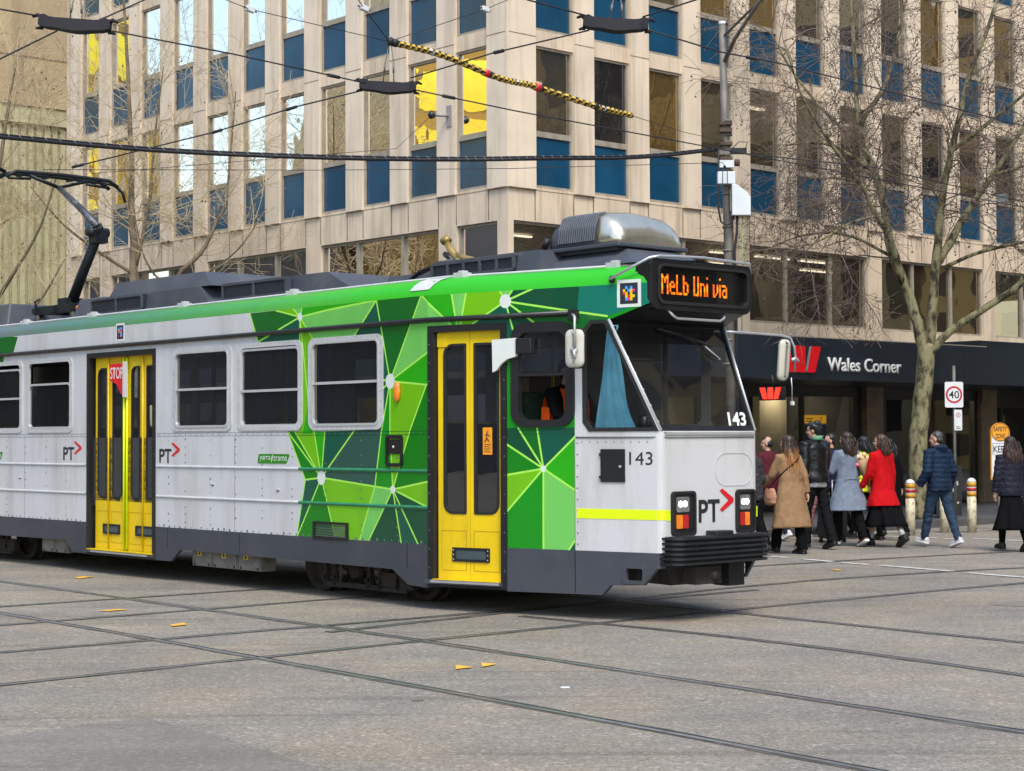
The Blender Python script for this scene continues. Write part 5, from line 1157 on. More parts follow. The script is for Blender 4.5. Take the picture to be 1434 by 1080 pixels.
# running gear
def floor_plan(b, s1, ins, z0, z1, m):
    P = []
    for sy in (-1, 1):
        row = [(u, sy * (W - dd_(u) - ins)) for u in (SB - s1, SB, 0, s1)]
        P += row if sy < 0 else row[::-1]
    b.prism(P, z0, z1, m, xf=ident)
b = MB()
floor_plan(b, 1.95, .12, .50, .84, RUB); b.box((SB + 3.4, -.95, .34), (-3.0, .95, .50), RUB); b.build('underframe', tram)
def bogie(sc_):
    for y in (-1.0, 1.0):
        b = MB(); b.box((sc_ - .62, y - .05, .30), (sc_ + .62, y + .05, .44), UNDR); b.box((sc_ - .5, y * 1.06 - .02, .10), (sc_ + .95, y * 1.06 + .02, .155), UNDR)
        for s in (-.48, -.30, .30, .5, .8): b.box((sc_ + s - .03, y * 1.05 - .03, .12), (sc_ + s + .03, y * 1.05 + .03, .42), UNDR); b.tube([(sc_ + s, y * 1.08, .2), (sc_ + s, y * 1.12, .2)], .025, UNDR, 6)
        b.tube([(sc_ - .42, y * 1.02, .36), (sc_ - .10, y * 1.05, .25)], .04, STEELD, 8); b.tube([(sc_ - .2, y * 1.06, .14), (sc_ - .2, y * 1.06, .46)], .03, STEELD, 8)
        b.tube([(sc_ + .1, y * 1.0, .30), (sc_ + .1, y * 1.12, .30)], .09, UNDR, 10); b.box((sc_ + .5, y * 1.04 - .04, .14), (sc_ + 1.05, y * 1.04 + .04, .30), UNDR)
        bo = b.build('bogie_frame', tram)
    for s in (-.9, .9):
        b = MB()
        for y in (-.7525, .7525):
            sg = 1 if y > 0 else -1; prof = [(.0, .07), (.10, .07), (.13, .03), (.24, .025), (.27, .06), (.33, .06), (.332, -.05), (.355, -.06), (.355, -.085), (.0, -.085)]
            rings = [[(sc_ + s + r_ * math.cos(2 * math.pi * i / 28), y + sg * d_, .338 + r_ * math.sin(2 * math.pi * i / 28)) for i in range(28)] for r_, d_ in prof]
            b.loft(rings, STEELD, False, False)
        b.tube([(sc_ + s, -.75, .338), (sc_ + s, .75, .338)], .07, STEELD, 8); b.build('wheelset', tram)
bogie(-1.62); bogie(SB + 1.62)
BOXG = mat('battery_box_grey', (.20, .19, .17), .6, var=.15, dirt=(.07, .06, .05), dirt_amt=.8, dscale=(5, 5, 5))
for a_, c_ in ((-4.55, -4.12), (-4.10, -3.58), (-3.56, -3.10), (-8.35, -8.0), (-7.98, -7.62)):
    b = MB(XS); b.box((a_, .205, -.30), (c_, .40, -.10), BOXG); b.box((a_ + .02, .22, -.10), (c_ - .02, .39, -.092), BOXG)
    for u in (a_ + .06, c_ - .06): b.box((u - .012, .215, -.095), (u + .012, .245, -.085), STEELD)
    b.build('battery_box', tram)
b = MB(XS)
for u in (-4.38, -3.86, -3.40):
    b = MB(XS); b.box((u - .045, .325, -.0915), (u + .045, .395, -.089), YEL); b.prism([(u - .03, .335), (u + .03, .335), (u, .385)], -.089, -.0885, INK)
    b.build('warning_sticker', tram)

# inside: floor, ceiling, seats, poles, bulkhead, curtain
b = MB(); floor_plan(b, 2.35, .06, .86, .92, INT); floor_plan(b, 1.95, .06, 2.88, 2.93, CEIL); b.box((SB - 1, -1.28, .92), (1.0 - 1.0, -1.25, 1.72), INT); b.box((SB, 1.24, .92), (0, 1.29, 1.76), INT)
b.box((.93, -.35, .92), (.97, 1.0, 2.9), INT); b.box((SB - .97, -1.0, .92), (SB - .93, 1.0, 2.9), INT);
b.build('interior_shell', tram)
b = MB(); b.box((-7.52, -1.12, 1.98), (-7.42, -1.10, 2.20), emis('screen_blue', (.02, .16, .62), 1.2)); b.build('info_screen', tram)
b = MB(); b.box((1.9, -.64, .92), (2.38, .64, 1.72), INT); b.box((1.95, -.2, 1.72), (2.3, .25, 1.80), TBLK); b.tube([(1.95, -.3, 1.76), (1.98, -.3, 1.90)], .05, TBLK, 8); b.build('driver_console', tram)
for s in (-4.4, -3.5, -2.6, -1.6, -.8, -8.2, -9.1, -10.0):
    b = MB()
    for y in (-.78, .78): b.box((s - .22, y - .40, 1.22), (s + .22, y + .40, 1.32), SEAT); b.box((s - .26, y - .40, 1.32), (s - .18, y + .40, 1.86), SEAT); b.tube([(s - .25, y - .38, 1.86), (s - .25, y + .38, 1.86)], .02, YEL, 6)
    b.build('bench_seat', tram, bevel=.02)
b = MB()
for s in (-5.2, -6.9, -.2, -3.0, -8.7):
    for y in (-.55, .55): b.tube([(s, y, .92), (s, y, 2.88)], .018, YEL, 6)
b.pieces('grab_pole', tram)
CURT = mat('blue_curtain', (.28, .78, .98), .7, var=.15, scale=6)
b = MB(); rows = []
for j in range(11):
    v = j / 10; row = []
    for i in range(37):
        t = i / 36; wdt = .10 + .34 * (1 - v) ** 1.4
        s = 1.80 + .15 * v ** 1.3 + wdt * t; y = -(W - K * s) + .075 + .02 * math.sin(t * (16 + 6 * v) + v * 2.2) + .008 * math.sin(t * 41 + v * 5)
        row.append((s, y, 1.775 + .97 * v))
    rows.append(row)
b.loft(rows, CURT, True, False, False); b.build('sun_curtain', tram)
# ------------------------------------------------------------------ trees
def bark(name, c1, c2, c3, scale):
    m = bpy.data.materials.new(name); n, l, p = nodes_of(m); p.inputs['Roughness'].default_value = .85
    tc = n.new('ShaderNodeTexCoord'); mp = n.new('ShaderNodeMapping'); mp.inputs['Scale'].default_value = (1, 1, .5); l.new(tc.outputs['Object'], mp.inputs['Vector'])
    tx = n.new('ShaderNodeTexNoise'); tx.inputs['Scale'].default_value = scale; tx.inputs['Detail'].default_value = 5; tx.inputs['Roughness'].default_value = .6; l.new(mp.outputs[0], tx.inputs['Vector'])
    cr = n.new('ShaderNodeValToRGB'); e = cr.color_ramp.elements; e[0].position = .40; e[0].color = (*c1, 1); e[1].position = .56; e[1].color = (*c3, 1); k = e.new(.45); k.color = (*c2, 1)
    l.new(tx.outputs['Fac'], cr.inputs[0]); l.new(cr.outputs[0], p.inputs['Base Color'])
    bp = n.new('ShaderNodeBump'); bp.inputs['Strength'].default_value = .5; bp.inputs['Distance'].default_value = .02; l.new(tx.outputs['Fac'], bp.inputs['Height']); l.new(bp.outputs[0], p.inputs['Normal'])
    return m
BARK = bark('plane_bark', (.035, .029, .016), (.115, .102, .050), (.25, .225, .125), 7.5)
TWIG = mat('twig_brown', (.155, .115, .092), .85, var=.3, scale=2); BALLM = mat('seed_ball_brown', (.10, .065, .035), .9, var=.3, scale=8)
BARK2 = mat('slender_bark', (.15, .115, .075), .85, var=.3, scale=3, dirt=(.3, .25, .16), dirt_amt=.6, dscale=(6, 6, 3)); TWIG2 = mat('twig_straw', (.50, .40, .24), .85, var=.25, scale=2)

def wander(rnd, p, d, length, nseg, wig, lift):
    pts = [p.copy()]; d = d.normalized()
    for i in range(nseg):
        d = (d + Vector((rnd.uniform(-wig, wig), rnd.uniform(-wig, wig), rnd.uniform(-wig, wig) + lift))).normalized()
        p = p + d * (length / nseg); pts.append(p)
    return pts
def grow(b, balls, rnd, p, d, length, r, lvl, m, wig, lift, kids, ball_p):
    nseg = 6 if lvl > 1 else (5 if lvl == 1 else 4)
    pts = wander(rnd, p, d, length, nseg, wig, lift)
    b.tube(pts, [max(.0042, r * (1 - .75 * i / nseg)) for i in range(nseg + 1)], m, 5 if lvl > 1 else 3, cap=False)
    if lvl == 0:
        if rnd.random() < ball_p:
            q = pts[-1]; balls.append((q + Vector((0, 0, -rnd.uniform(.03, .12))), rnd.uniform(.013, .022), q))
        return
    for k in range(kids[lvl - 1]):
        t = rnd.uniform(.22, 1.0); i = min(nseg - 1, int(t * nseg)); q = pts[i].lerp(pts[i + 1], t * nseg - i)
        ax = (pts[i + 1] - pts[i]).normalized(); pr = ax.orthogonal().normalized(); pr.rotate(Matrix.Rotation(rnd.uniform(0, 6.283), 3, ax))
        an = R(rnd.uniform(28, 68)); nd = ax * math.cos(an) + pr * math.sin(an)
        grow(b, balls, rnd, q, nd, length * rnd.uniform(.42, .68), r * .5, lvl - 1, m, wig, lift, kids, ball_p)
def smooth_line(pts, n=4):
    out = []
    P = [Vector(p) for p in pts]; P = [P[0] * 2 - P[1]] + P + [P[-1] * 2 - P[-2]]
    for i in range(1, len(P) - 2):
        for k in range(n):
            t = k / n; a, b_, c, d = P[i - 1], P[i], P[i + 1], P[i + 2]
            out.append(.5 * ((2 * b_) + (c - a) * t + (2 * a - 5 * b_ + 4 * c - d) * t * t + (3 * b_ - a - 3 * c + d) * t ** 3))
    return out + [P[-2]]
def tree(name, label, limbs, base, seed, m_bark, m_twig, lvl, length, spawn, wig, lift, kids, ball_p, r_tw, group=None, zmin=0):
    root = empty(name, base, 0, label, 'tree', group); rnd = random.Random(seed); o = Vector(base)
    b = MB(); tw = MB(); balls = []
    for pts, r0, r1, f0 in limbs:
        sp = [p - o for p in smooth_line(pts)]; n = len(sp)
        rad = [r0 + (r1 - r0) * i / (n - 1) for i in range(n)]
        for i in range(1, n): sp[i] = sp[i] + Vector((rnd.uniform(-1, 1), rnd.uniform(-1, 1), 0)) * rad[i] * (.05 if r0 > .15 else .16)
        b.tube(sp, rad, m_bark, 12 if r0 > .1 else 8)
        L = sum((sp[i + 1] - sp[i]).length for i in range(n - 1))
        for k in range(int(spawn * L)):
            t = rnd.uniform(f0, 1.0) * (n - 1); i = min(n - 2, int(t)); q = sp[i].lerp(sp[i + 1], t - i)
            if q.z + o.z < zmin: continue
            ax = (sp[i + 1] - sp[i]).normalized(); pr = ax.orthogonal().normalized(); pr.rotate(Matrix.Rotation(rnd.uniform(0, 6.283), 3, ax)); an = R(rnd.uniform(30, 80))
            grow(tw, balls, rnd, q, ax * math.cos(an) + pr * math.sin(an), length * rnd.uniform(.6, 1.15), max(r_tw, rad[i] * .22), lvl, m_twig, wig, lift, kids, ball_p)
    b.build('trunk', root, normals=False); tw.build('crown', root, normals=False)
    if balls:
        bb = MB()
        for c, r, q in balls:
            bb.sphere(c, r, BALLM, 6, 4); bb.tube([q, c], .002, m_twig, 3, False)
        s = bb.build('seed_balls', root, normals=False); s['kind'] = 'stuff'
    return root
TY = 33.6
limbs = [
    ([(7.62, TY, .1), (7.70, TY, .63), (7.69, TY, 1.57), (7.78, TY, 2.39), (7.85, TY, 3.0), (7.88, TY, 3.45)], .185, .165, 1.0),
    ([(7.84, TY, 3.2), (7.70, TY, 3.85), (7.51, TY, 4.49), (7.25, TY + .1, 5.24), (7.12, TY + .1, 6.06), (6.97, TY + .2, 6.74), (6.77, TY + .3, 7.29), (6.69, TY + .4, 7.98), (6.65, TY + .5, 9.21), (6.6, TY + .6, 11)], .118, .03, .3),
    ([(7.44, TY, 4.6), (7.12, TY - .25, 5.52), (6.78, TY - .5, 5.93), (6.51, TY - .7, 6.4), (5.9, TY - 1.0, 6.5)], .075, .02, .25),
    ([(7.9, TY, 3.2), (7.97, TY - .05, 3.9), (7.99, TY - .1, 4.4), (8.09, TY - .1, 5.37), (8.18, TY, 6.06), (8.29, TY - .2, 6.87), (8.47, TY - .3, 7.69), (8.67, TY - .3, 8.51), (9.07, TY - .2, 9.47), (9.49, TY, 10.6)], .108, .03, .3),
    ([(8.10, TY - .1, 5.0), (8.55, TY + .2, 5.67), (8.92, TY + .4, 6.22), (9.31, TY + .5, 6.73), (9.86, TY + .6, 7.55), (10.42, TY + .7, 8.37)], .085, .03, .25),
    ([(8.22, TY, 4.90), (8.74, TY - .3, 5.13), (9.29, TY - .5, 5.26), (9.75, TY - .7, 5.34), (10.6, TY - 1, 5.5)], .04, .02, .2),
    ([(7.92, TY, 3.2), (8.05, TY - .1, 3.42), (8.32, TY - .2, 3.71), (8.87, TY - .4, 4.08), (9.28, TY - .5, 4.35), (9.74, TY - .6, 4.69), (10.51, TY - .8, 5.23), (11.3, TY - 1, 5.95)], .085, .05, .5),
    ([(6.97, TY + .2, 6.74), (6.45, TY + .1, 7.09), (5.91, TY, 7.29), (5.2, TY - .3, 7.2)], .05, .015, .1),
    ([(6.72, TY + .3, 7.7), (7.3, TY + .6, 8.6), (7.6, TY + .8, 9.6), (7.9, TY + 1, 10.8)], .05, .015, .1),
    ([(8.35, TY - .2, 7.1), (9.0, TY - .6, 7.6), (9.8, TY - 1.0, 8.3), (10.5, TY - 1.3, 9.3)], .05, .015, .1),
    ([(6.8, TY + .3, 7.25), (6.2, TY + .9, 8.0), (5.6, TY + 1.3, 8.9), (5.2, TY + 1.6, 9.8)], .045, .012, .1),
    ([(7.3, TY + .1, 5.1), (6.6, TY + .8, 5.6), (5.9, TY + 1.3, 5.7), (5.2, TY + 1.6, 5.5)], .035, .01, .2),
    ([(6.51, TY - .7, 6.4), (5.9, TY - 1.3, 7.0), (5.3, TY - 1.7, 7.8), (4.9, TY - 2, 8.8)], .04, .012, .0),
    ([(6.9, TY - .4, 5.85), (6.2, TY - 1.2, 5.6), (5.5, TY - 1.7, 5.2), (5.0, TY - 2.0, 5.1)], .032, .01, .1),
    ([(9.31, TY + .5, 6.73), (9.9, TY + .3, 6.9), (10.8, TY, 7.3)], .04, .012, .1),
]
tree('plane_tree', 'bare plane tree with mottled olive bark and hanging seed balls on the footpath', limbs, (7.65, TY, .13), 21, BARK, TWIG, 2, 1.6, 3.7, .32, -.02, (7, 6), .24, .012, zmin=4.5)
TL = 37.5
tree('street_tree', 'bare street tree with a dark slender trunk rising behind the tram pantograph', [
    ([(-8.04, TL, .13), (-8.02, TL, 2.5), (-8.01, TL, 4.96), (-8.02, TL, 5.87), (-8.07, TL, 6.48), (-8.07, TL, 7.39), (-8.11, TL, 8.61), (-8.17, TL, 9.84), (-8.26, TL, 11.2)], .12, .025, .42),
    ([(-8.0, TL, 5.3), (-7.72, TL - .2, 6.33), (-7.6, TL - .3, 6.93), (-7.5, TL - .4, 8.0), (-7.3, TL - .5, 9.53)], .05, .014, .1),
    ([(-8.01, TL, 5.2), (-8.58, TL - .3, 5.57), (-9.34, TL - .7, 6.18), (-9.95, TL - 1, 6.94)], .045, .012, .1)],
    (-8.04, TL, .13), 5, BARK2, TWIG2, 2, 1.8, 3.3, .16, .03, (5, 4), .05, .009, 'bare street trees behind the tram', zmin=3.4)
tree('street_tree', 'bare street tree with upswept curving limbs just right of the slender trunk', [
    ([(-6.98, TL - 1, .13), (-6.98, TL - 1, 2.5), (-6.96, TL - 1, 4.2), (-6.90, TL - 1, 5.03), (-6.4, TL - 1, 5.56), (-6.1, TL - 1, 6.17), (-5.9, TL - 1, 6.62), (-5.8, TL - 1, 7.69), (-5.7, TL - 1, 8.9)], .075, .014, .45),
    ([(-6.9, TL - 1, 4.6), (-6.3, TL - 1.5, 5.0), (-5.5, TL - 2, 5.5), (-4.9, TL - 2.2, 6.3)], .03, .01, .1),
    ([(-6.95, TL - 1, 4.6), (-7.5, TL - 1.4, 5.4), (-7.7, TL - 1.7, 6.6)], .03, .01, .1)],
    (-6.98, TL - 1, .13), 9, BARK2, TWIG2, 2, 1.35, 3.2, .16, .03, (4, 3), .06, .008, 'bare street trees behind the tram', zmin=3.2)
tree('street_tree', 'bare straw-coloured street tree at the left edge in front of the tan tower', [
    ([(-10.9, TL - 1, .13), (-10.9, TL - 1, 3), (-10.85, TL - 1, 4.97), (-10.7, TL - 1, 6.49), (-10.5, TL - 1, 8.01), (-10.2, TL - 1, 9.9)], .11, .02, .4),
    ([(-10.88, TL - 1, 4.2), (-10.2, TL - 1.5, 5.0), (-9.5, TL - 1.9, 6.0), (-9.0, TL - 2.1, 7.4)], .05, .012, .1),
    ([(-10.88, TL - 1, 3.6), (-9.8, TL - 1.2, 4.4), (-9.1, TL - 1.3, 5.5)], .045, .012, .1),
    ([(-10.88, TL - 1, 4.6), (-11.4, TL - 1, 5.8), (-11.6, TL - 1, 7.4)], .05, .012, .1)],
    (-10.9, TL - 1, .13), 14, BARK2, TWIG2, 2, 1.7, 3.4, .17, .02, (5, 5), .05, .008, 'bare street trees behind the tram', zmin=3.0)

# ------------------------------------------------------------------ pole, overhead wires
GALV = mat('galvanised_pole', (.17, .155, .135), .6, .25, var=.25, scale=5, dirt=(.10, .085, .07), dirt_amt=.7, dscale=(6, 6, 1.5)); WIRE = mat('wire_black', (.014, .014, .018), .6); BOXW = mat('box_white', (.62, .66, .70), .45, var=.06, scale=3); RUSTY = mat('rusty_fitting', (.10, .065, .045), .7, .4, var=.3, scale=8)
PY = 29.6
tp = empty('tram_pole', (3.69, PY, .13), 0, 'weathered grey tramway pole with white boxes and a lamp arm, behind the tram front', 'pole')
b = LB(tp); b.tube([(3.69, PY, .13), (3.65, PY, 4.72), (3.60, PY, 6.63), (3.56, PY, 8.62)], [.10, .086, .070, .056], GALV, 14)
for z in (2.9, 3.3, 3.9, 4.4, 4.8, 5.2, 5.75, 6.15, 6.35, 6.5, 6.62, 6.75, 6.85, 6.98): b.tube([(3.63, PY, z), (3.63, PY, z + .035)], (.104 if z < 4.7 else .094) if z < 6 else .085, GALV, 14)
b.build('shaft')
b = LB(tp)
for z in (6.25, 6.33, 6.58, 6.80, 6.92): b.box((3.50, PY - .13, z), (3.70, PY + .1, z + .05), RUSTY)
b.box((3.44, PY - .1, 6.42), (3.66, PY - .02, 6.50), GALV); b.box((3.66, PY - .05, 6.44), (3.95, PY + .02, 6.54), WIRE); b.tube([(3.74, PY - .1, 6.28), (3.82, PY - .1, 6.28)], .06, RUSTY, 10); b.box((3.48, PY - .15, 6.2), (3.72, PY - .1, 6.32), BOXW); b.pieces('clamp')
b = LB(tp); b.tube([(3.57, PY, 8.42), (4.07, 28.6, 8.80), (4.7, 27.4, 9.2)], .022, GALV, 8); b.tube([(3.58, PY, 7.98), (3.72, 29.2, 8.30), (4.04, 28.6, 8.76), (4.7, 27.4, 9.22)], [.04, .034, .028, .025], GALV, 8); b.tube([(3.56, PY, 8.62), (3.56, PY, 8.68)], .06, BOXW, 10); b.build('lamp_arm')
b = LB(tp); b.box((3.44, PY - .22, 5.91), (3.74, PY - .10, 6.12), BOXW); b.build('junction_box', bevel=.015)
b = LB(tp)
for x in (3.52, 3.60): b.box((x - .006, PY - .226, 5.90), (x + .006, PY - .219, 6.13), WIRE)
b.build('box_strap')
b = LB(tp, lambda u, v, w: (u, PY - .12 - w, v)); b.prism([(3.67, 5.38), (3.98, 5.38), (3.98, 5.68), (3.93, 5.76), (3.74, 5.90), (3.67, 5.90)], 0, .16, BOXW); b.prism([(3.64, 5.44), (3.67, 5.44), (3.67, 5.85), (3.64, 5.80)], .02, .12, GALV); b.build('signal_box', bevel=.01)
b = LB(tp); b.tube([(3.40, PY - .14, 6.52), (3.46, PY - .18, 6.50), (3.46, PY - .2, 6.0), (3.45, PY - .2, 5.5), (3.49, PY - .2, 5.28), (3.58, PY - .2, 5.22), (3.68, PY - .2, 5.27), (3.71, PY - .18, 5.38)], .017, WIRE, 7); b.tube([(3.77, PY - .16, 5.38), (3.76, PY - .16, 5.1), (3.72, PY - .14, 4.8), (3.74, PY - .13, 4.3), (3.76, PY - .12, .3)], .022, WIRE, 7); b.tube([(3.86, PY - .14, 5.38), (3.83, PY - .14, 3.4)], .008, mat('green_cable', (.20, .32, .12), .6), 5); b.tube([(3.70, PY - .1, 6.52), (3.80, PY - .16, 6.62), (3.95, PY - .15, 6.62), (3.92, PY - .1, 6.52)], .008, WIRE, 5); b.build('cabling')

def wire(label, pts, r=.008, clips=(), sag=.0, m=None, group=None):
    pts = [Vector(p) for p in pts]; b = MB()
    b.tube(pts, r, m or WIRE, 5, smooth=True); 
    o = b.build('overhead_wire', normals=False); tag(o, label, 'wire', group)
    for t in clips:
        L = [0]
        for i in range(len(pts) - 1): L.append(L[-1] + (pts[i + 1] - pts[i]).length)
        d = t * L[-1]; i = max(k for k in range(len(L) - 1) if L[k] <= d); dr = (pts[i + 1] - pts[i]).normalized(); p = pts[i] + dr * (d - L[i])
        c = MB(); c.tube([p - dr * .09, p + dr * .09], .016, WIRE, 8)
        for k in range(-3, 4): c.tube([p + dr * (.028 * k - .004), p + dr * (.028 * k + .006)], .022, WIRE, 8)
        c.build('insulator', o, normals=False)
    return o
wire('contact wire running down to the left dark insulator cover', [(-5.51, 17.5, 6.06), (-4.76, 17.9, 6.0)], .009)
wire('long contact wire between the left and the middle dark insulator covers', [(-4.05, 17.9, 5.85), (-3.02, 19.3, 5.91), (-1.71, 20.8, 5.89)], .009, (.86,))
wire('long contact wire falling from the middle insulator cover past the pole to the right', [(-1.15, 21.0, 5.85), (.04, 22.0, 5.78), (2.42, 24.5, 5.79), (8.71, 30, 5.58), (9.83, 31, 5.55)], .009, (.035,))
wire('contact wire rising from lower left to the left dark insulator cover', [(-4.95, 15.5, 4.83), (-4.59, 17.8, 5.83)], .009)
wire('short contact wire leaving the top of the left insulator cover', [(-4.2, 18.0, 5.99), (-4.06, 20, 6.74), (-3.88, 21, 7.15)], .009)
wire('contact wire climbing from above the pantograph to the middle insulator cover', [(-5.98, 24, 5.4), (-3.87, 23, 5.7), (-2.68, 22, 5.84), (-1.71, 21.1, 5.88)], .010, (.02, .46, .73))
wire('contact wire between the middle and the right dark insulator covers', [(-1.19, 20.9, 5.97), (-.2, 19.6, 5.98), (.8, 18, 5.86)], .009, (.50,))
wire('contact wire leaving the right insulator cover to the upper right', [(1.34, 17.8, 5.95), (1.84, 16.5, 5.83), (2.18, 16, 5.84)], .009)
wire('contact wire reaching the right insulator cover from the upper left', [(-.1, 17, 6.03), (.18, 17.3, 6.0), (.8, 17.9, 5.98)], .009)
wire('long contact wire sloping from the right insulator cover across the plane tree', [(1.35, 18, 5.88), (2.27, 19, 5.85), (3.04, 20, 5.94), (7.28, 25, 6.09), (8.26, 26, 6.1)], .009, (.19,))
wire('thin span wire meeting the striped hose from the upper left', [(-3.28, 19, 6.52), (-2.96, 20, 6.58), (-1.45, 21, 6.43)], .005, ())
wire('thin span wire rising right from the striped hose past a white insulator', [(-1.45, 21, 6.43), (-.33, 23, 7.3), (.15, 24, 7.75)], .005, ())
wire('short stay wire dropping steeply to the end of the striped hose', [(-1.78, 20, 6.76), (-1.69, 20.3, 6.66), (-1.45, 21, 6.43)], .006, ())
wire('thin level span wire below the thick feeder cable', [(-6.37, 24, 5.37), (-2.59, 25, 5.5), (.04, 25.5, 5.59), (3.12, 26, 5.74), (3.6, PY, 6.2)], .005, (.9,))
wire('thin guy wire running from the wall bracket down to the left', [(-7.11, 30, 6.22), (-2.21, 34, 7.28)] + [tuple(XL(1.76, 7.76, .34))], .005, ())
wire('wire leaving the tramway pole to the right through the plane tree', [(3.66, PY, 6.48), (6.27, 30.5, 6.35), (9.01, 32, 6.0), (10.15, 33, 5.95)], .010, ())
for label, p in (('white insulator block on the span wire at upper left', (-2.96, 20, 6.58)), ('white insulator block on the span wire right of the striped hose', (-.33, 23, 7.3)), ('white insulator block on the stay wire above the middle insulator cover', (-1.69, 20.3, 6.66))):
    b = MB(); b.box((-.055, -.03, -.03), (.055, .03, .03), BOXW); b.tube([(-.09, 0, 0), (.09, 0, 0)], .014, GALV, 6); o = b.build('insulator_block', loc=p, bevel=.008); o.rotation_euler = (0, R(12), R(40)); tag(o, label, 'insulator')
# feeder cable wound with a pale tie
fp = smooth_line([(-6.43, 21, 5.35), (-6.23, 21.5, 5.39), (-4.62, 23, 5.46), (-2.68, 24, 5.52), (-.97, 25, 5.64), (.46, 25.7, 5.76), (2.0, 27.5, 6.06), (3.45, PY - .1, 6.5)], 10)
b = MB(); rr_ = random.Random(4)
b.tube(fp, .026, WIRE, 8); b.tube([p + Vector((0, 0, .035)) for p in fp], .012, WIRE, 6)
o = b.build('feeder_cable', normals=False); tag(o, 'thick black feeder cable with a pale spiral tie crossing to the tramway pole', 'cable')
b = MB(); sp = []; 
for i in range(len(fp) - 1):
    for k in range(8):
        p = fp[i].lerp(fp[i + 1], k / 8); a = (i * 8 + k) * .9; sp.append(p + Vector((0, .030 * math.cos(a), .012 + .036 * math.sin(a))))
b.tube(sp, .0035, mat('cable_tie_pale', (.34, .36, .40), .5, .3), 4, cap=False); b.build('spiral_tie', o, normals=False)

# dark insulator covers over the wire crossings
CLOTH = mat('cover_black', (.010, .010, .016), .8, var=.2)
def cover(label, a, c, z_h):
    a = Vector(a); c = Vector(c); mid = (a + c) / 2; rz = math.atan2(c.y - a.y, c.x - a.x); L = (c - a).length
    root = empty('insulator_cover', mid, rz, label, 'insulator', 'dark insulator covers at the wire crossings')
    root.rotation_euler = (0, -math.asin((c.z - a.z) / L) * .5, rz)
    b = MB(); n = 14; rings = []
    for i in range(n + 1):
        t = i / n; x = -L / 2 + L * t; e = abs(2 * t - 1); top = .030 + .055 * max(0, e - .66) / .34 * (1 if e < .93 else .3); bot = -.085 + .012 * math.sin(t * 9) + .035 * max(0, e - .8) / .2
        hw = .075 * (1 - .35 * e ** 3); rings.append([(x, -hw, top), (x, -hw * 1.15, bot), (x, hw * 1.15, bot), (x, hw, top), (x, 0, top - .03)])
    b.loft(rings, CLOTH, False)
    for s in (-1, 1): b.tube([(s * L * .44, 0, .02), (s * L * .53, 0, .055), (s * L * .60, .0, .03)], [.03, .022, .012], CLOTH, 6); b.tube([(s * L * .46, .04, -.06), (s * L * .56, .05, -.075)], [.025, .01], CLOTH, 6)
    b.build('cover', root)
    b = MB()
    for x in (-.06, .07): b.tube([(x, 0, .0), (x * .8, 0, z_h * .5), (x * .2, 0, z_h)], .007, GALV, 5); b.tube([(x * .85, 0, z_h * .3), (x * .75, 0, z_h * .55)], .013, GALV, 6)
    b.build('hanger', root); b = MB()
    for x in (-L * .3, -L * .12, L * .12, L * .3): b.sphere((x, -.02, .035), .012, GALV, 6, 4)
    b.build('bolt', root)
    return root
cover('left dark insulator cover hanging in front of the tan tower', (-4.79, 17.9, 5.99), (-4.07, 17.9, 5.88), .34)
cover('middle dark insulator cover hung on two rods below the striped hose', (-1.80, 21, 5.94), (-1.13, 21, 5.87), .50)
cover('right dark insulator cover above the blue panels near the top', (.74, 17.9, 5.95), (1.40, 17.9, 5.88), .34)
# yellow and black striped hose on the span wire
sp = smooth_line([(-1.41, 21, 6.42), (-.83, 21.6, 6.39), (-.14, 22.4, 6.27), (.32, 22.9, 6.26), (1.11, 23.8, 6.18), (1.67, 24.4, 6.15)], 26)
HY = mat('hose_yellow', (.72, .46, .06), .5, var=.15, scale=9); HW = mat('hose_worn', (.62, .55, .42), .6)
b = MB(); n = 10; vs = []; prev = None
for i, p in enumerate(sp):
    t = (sp[min(i + 1, len(sp) - 1)] - sp[max(i - 1, 0)]).normalized(); a = t.cross(Vector((0, 0, 1))).normalized(); q = t.cross(a); rr = .042 if i % 4 < 2 else .036
    vs += [tuple(p + (a * math.cos(6.2832 * j / n) + q * math.sin(6.2832 * j / n)) * rr) for j in range(n)]
fy = []; fk = []; fw_ = []
for i in range(len(sp) - 1):
    for j in range(n):
        f_ = [i * n + j, i * n + (j + 1) % n, (i + 1) * n + (j + 1) % n, (i + 1) * n + j]
        k = (i * 2 + (j if j < n else 0)) % 6
        (fk if k < 3 else (fw_ if (i // 9) % 5 == 2 and i % 9 < 4 else fy)).append(f_)
b.add(vs, fy, HY, True); b.add(vs, fk, WIRE, True); b.add(vs, fw_, HW, True)
o = b.build('striped_hose', normals=False); tag(o, 'yellow and black striped hose sleeve slung on a span wire', 'hose')
b = MB()
for i, m, r in ((0, WIRE, .05), (44, REDP, .05), (45, WIRE, .048), (78, REDP, .055), (79, WIRE, .05), (104, WIRE, .05), (128, WIRE, .04)):
    if i < len(sp) - 2: b.tube([sp[i], sp[i + 2]], r, m, 8)
b.pieces('hose_band', o, normals=False)
b = MB(); b.tube([(1.67, 24.4, 6.15), (2.6, 26.6, 6.3), (3.58, PY, 6.66)], .005, WIRE, 5); b.tube([(-1.47, 21, 6.42), (-1.40, 21, 6.44)], .05, WIRE, 8); b.pieces('tail_wire', o, normals=False)

